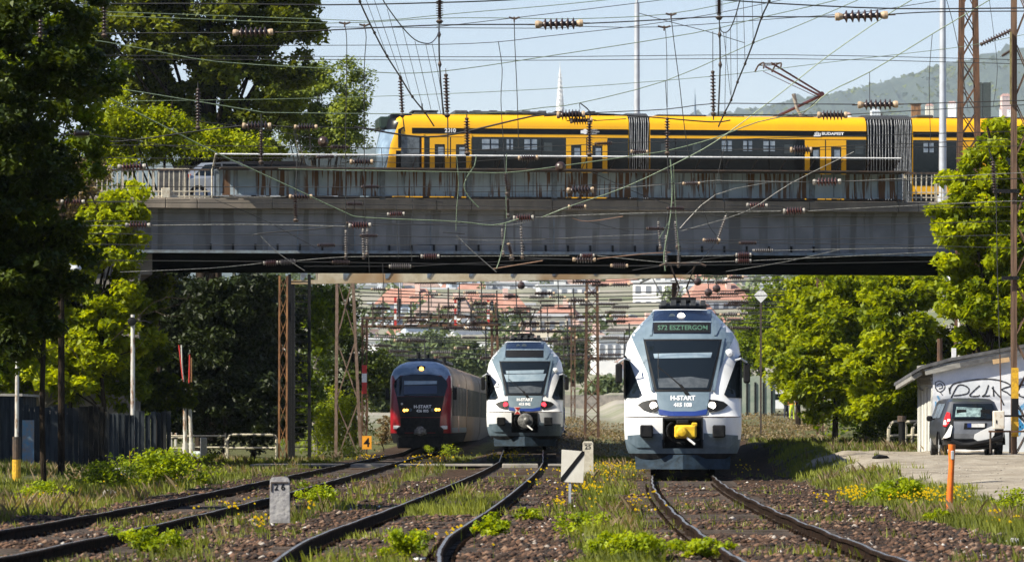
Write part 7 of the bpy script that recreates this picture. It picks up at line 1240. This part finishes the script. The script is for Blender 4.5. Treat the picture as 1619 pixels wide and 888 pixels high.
for _ in range(300): D = g.uniform(200, 330); x = (g.uniform(870, 1300)-809.5)*D/F; c.append((x, D, gz(x, D)+.1))
V_, Q_, T_ = leaves(c, [[.9, .9, .25]]*len(c), 20000, .12, seed=29); tag(npmesh('dry_scrub', V_, Q_, MATS['dry'], T_, None, 'stuff'), 'brown dry scrub on the bank between and beyond the trains', 'scrub')
# unseen woods added to darken reflections in glass and cut skylight: behind the photographer and along both sides
c = []; r = []
for _ in range(900):
    k = g.random()
    if k < .45: x, d_ = g.uniform(-75, 75), g.uniform(-72, -50)
    elif k < .75: x, d_ = g.uniform(-60, -40), g.uniform(-60, 190)
    else: x, d_ = g.uniform(42, 60), g.uniform(-60, 190)
    c.append((x, d_, g.uniform(0, 15))); r.append([3.4, 3.4, 2.6])
V_, Q_, T_ = leaves(c, r, 90000, .95, seed=61); tag(npmesh('light_blocking_woods', V_, Q_, MATS['leaf_dark'], T_, None, 'stuff'), 'added unseen woods round the railway that darken reflections and skylight', 'woods')
# church spires
def spire(label, px, yt_, D, wpx, yb, m, z_ground=None):
    s = D/F; x = (px-809.5)*s; z0 = gz(x, D); zt = P(0, yt_, D).z; zb = P(0, yb, D).z; w = wpx*s/2; t = thing('church_tower', label, 'church tower', (x, D, z0)); zt -= z0; zb -= z0
    b = MB(); b.box(-w*1.25, w*1.25, -w*1.25, w*1.25, 0, zb-8*s*8, b=.1); b.build('tower', m, t); b = MB(); q_ = zb-8*s*8+.002; b.lathe([(w*1.25, q_), (w*.95, zb), (w*.5, lerp(zb, zt, .5)), (w*.22, lerp(zb, zt, .82)), (w*.16, lerp(zb, zt, .86)), (.03, zt)], 8); b.build('spire', m, t)
    b = MB(); h = zt-zb
    for i in range(9): f = .03+i*.09; r = lerp(w*.95, w*.3, f); [b.box(r*cos(a)-.14*w/2, r*cos(a)+.14*w/2, r*sin(a)-.14*w/2, r*sin(a)+.14*w/2, zb+h*f, zb+h*f+w*.28) for a in [pi/4*j+pi/8 for j in range(8)]]
    b.build('crockets', m, t)['kind'] = 'stuff'; b = MB(); b.box(-w*.35, w*.35, -.15, .15, lerp(zb, zt, .80), lerp(zb, zt, .82)); b.cyl((0, 0, zt-.1), (0, 0, zt+w*.7), .06, 5); b.build('finial', m, t); return t
spire('tall white gothic spire rising above the tram roof', 885.5, 103, 1250, 15, 182, mat('spire_white', (.78, .78, .78), (.6, .62, .64), .8, .8)); spire('slim distant blue-grey spire right of the tall pale mast', 1099, 142, 1900, 4.5, 182, mat('spire_blue', (.16, .22, .30), None, rough=.8))
t = thing('chimney_stack', 'rusty brick chimney stack just above the tram roof near the right bellows', 'chimney', (P(1448, 0, 900).x, 900, gz(P(1448, 0, 900).x, 900))); zt = P(0, 166, 900).z-t.location.z; b = MB(); b.box(-.85, .85, -.85, .85, 0, zt); b.build('stack', MATS['orange_rust'], t); b = MB(); b.box(-1, 1, -1, 1, zt+.002, zt+.25); b.build('cap', MATS['rust'], t)
t = thing('dark_tower', 'pair of dark rectangular stacks on the skyline beside the rusty lattice mast', 'tower', (P(1559, 0, 700).x, 700, gz(P(1559, 0, 700).x, 700)))
for xa, xb in ((1545, 1552), (1553.5, 1566)): b = MB(); b.box(P(xa, 0, 700).x-t.location.x, P(xb, 0, 700).x-t.location.x, -.6, .6, 0, P(0, 131, 700).z-t.location.z); b.build('stack', mat('dark_stack', (.03, .045, .045), (.05, .06, .06), 3, .8), t)
# wooded hills
def hill(name, label, prof, D, depth, m, seed, amp):
    xs_ = np.linspace(prof[0][0], prof[-1][0], 300); ys = np.interp(xs_, [a for a, c in prof], [c for a, c in prof]); n_ = 24; V = []
    rg = np.random.default_rng(seed); jag = rg.normal(size=(n_, 300))*amp
    for j in range(n_):
        f = j/(n_-1); DD_ = D-depth*(1-f); Z = (CAMH+(HOR-ys)*D/F)
        z = 20+(Z-20)*np.sin(f*pi/2)**.9+jag[j]+hash_noise(xs_, xs_*0+j*20, 60, seed)*amp*4*f; V.append(np.stack([(xs_-809.5)*D/F, np.full(300, DD_), z], -1))
    V.append(V[-1]*np.array([1, 1, 0])+np.array([0, depth*.3, 0])); n_ += 1; V = np.concatenate(V); i = np.arange(n_-1)[:, None]*300+np.arange(299)[None, :]
    o = npmesh(name, V, np.stack([i, i+1, i+301, i+300], -1).reshape(-1, 4), m, kind='structure'); return tag(o, label, 'hill')
hm = mat('hill_green', (.02, .035, .025), (.05, .07, .045), .02, .95)
hill('hill', 'high wooded hill fading into blue haze at the right', [(1080, 200), (1160, 190), (1200, 184), (1260, 168), (1330, 154), (1400, 138), (1450, 121), (1500, 109), (1560, 98), (1619, 92), (1720, 84), (1900, 70), (2300, 60), (2700, 150)], 12000, 4000, hm, 3, 6)
hill('hill', 'low far ridge just showing beside the front of the tram', [(-900, 150), (-300, 200), (200, 225), (560, 238), (700, 232), (900, 230), (1100, 215), (1300, 200), (1700, 190)], 12800, 1500, hm, 5, 5)
c = []
for _ in range(1500):
    f = g.random(); px = g.uniform(1150, 1800); D = 12000-4000*(1-f); yy = np.interp(px, [1160, 1200, 1260, 1330, 1400, 1450, 1500, 1560, 1619, 1800], [190, 184, 168, 154, 138, 121, 109, 98, 92, 78]); Z = CAMH+(HOR-yy)*12000/F; c.append(((px-809.5)*12000/F, D, 20+(Z-20)*math.sin(f*pi/2)**.9-16))
V_, Q_, T_ = leaves(c, [[34, 34, 20]]*len(c), 32000, 17.0, seed=33); tag(npmesh('hill_woods', V_, Q_, MATS['leaf_poplar'], T_, None, 'stuff'), 'tree crowns of the woods covering the high hill', 'woods')
for k, (px, yb, yt_, wp, wa, ro) in enumerate(((1385, 184, 172, 14, 'wall_white', 'roof_slate'), (1505, 172, 160, 13, 'wall_white', 'roof_red'), (1470, 176, 164, 12, 'wall_cream', 'roof_red'), (1592, 160, 148, 16, 'wall_pink', 'roof_red'), (1590, 180, 168, 18, 'wall_white', 'roof_red'), (1340, 186, 178, 10, 'wall_white', 'roof_red'))):
    house(px, yb, yt_, wp, 7500, wa, ro, ['tiny white villa over the right bellows of the tram', 'tiny red-roofed house between the pale mast and the lattice mast', 'tiny cream house left of the pale mast at the tram roof', 'pinkish house on the hillside between the lattice masts', 'white red-roofed house lower on the hillside between the lattice masts', 'tiny white house on the hill above the tram crest'][k], 2, 3)
# ------------------------------------------------------------------ haze
hz = bpy.data.materials.new('haze_air'); hz.use_nodes = True; n = hz.node_tree; n.nodes.clear(); ou = n.nodes.new('ShaderNodeOutputMaterial'); pv = n.nodes.new('ShaderNodeVolumePrincipled'); pv.inputs['Color'].default_value = (.72, .86, 1.0, 1); pv.inputs['Density'].default_value = .00004; pv.inputs['Anisotropy'].default_value = .0
n.links.new(pv.outputs[0], ou.inputs['Volume'])
b = MB(); b.box(-8950, 8950, -80, 13400, -3, 1150); o = b.build('haze', hz); tag(o, 'thin blue air haze that fades the far hills', 'haze', kind='stuff')
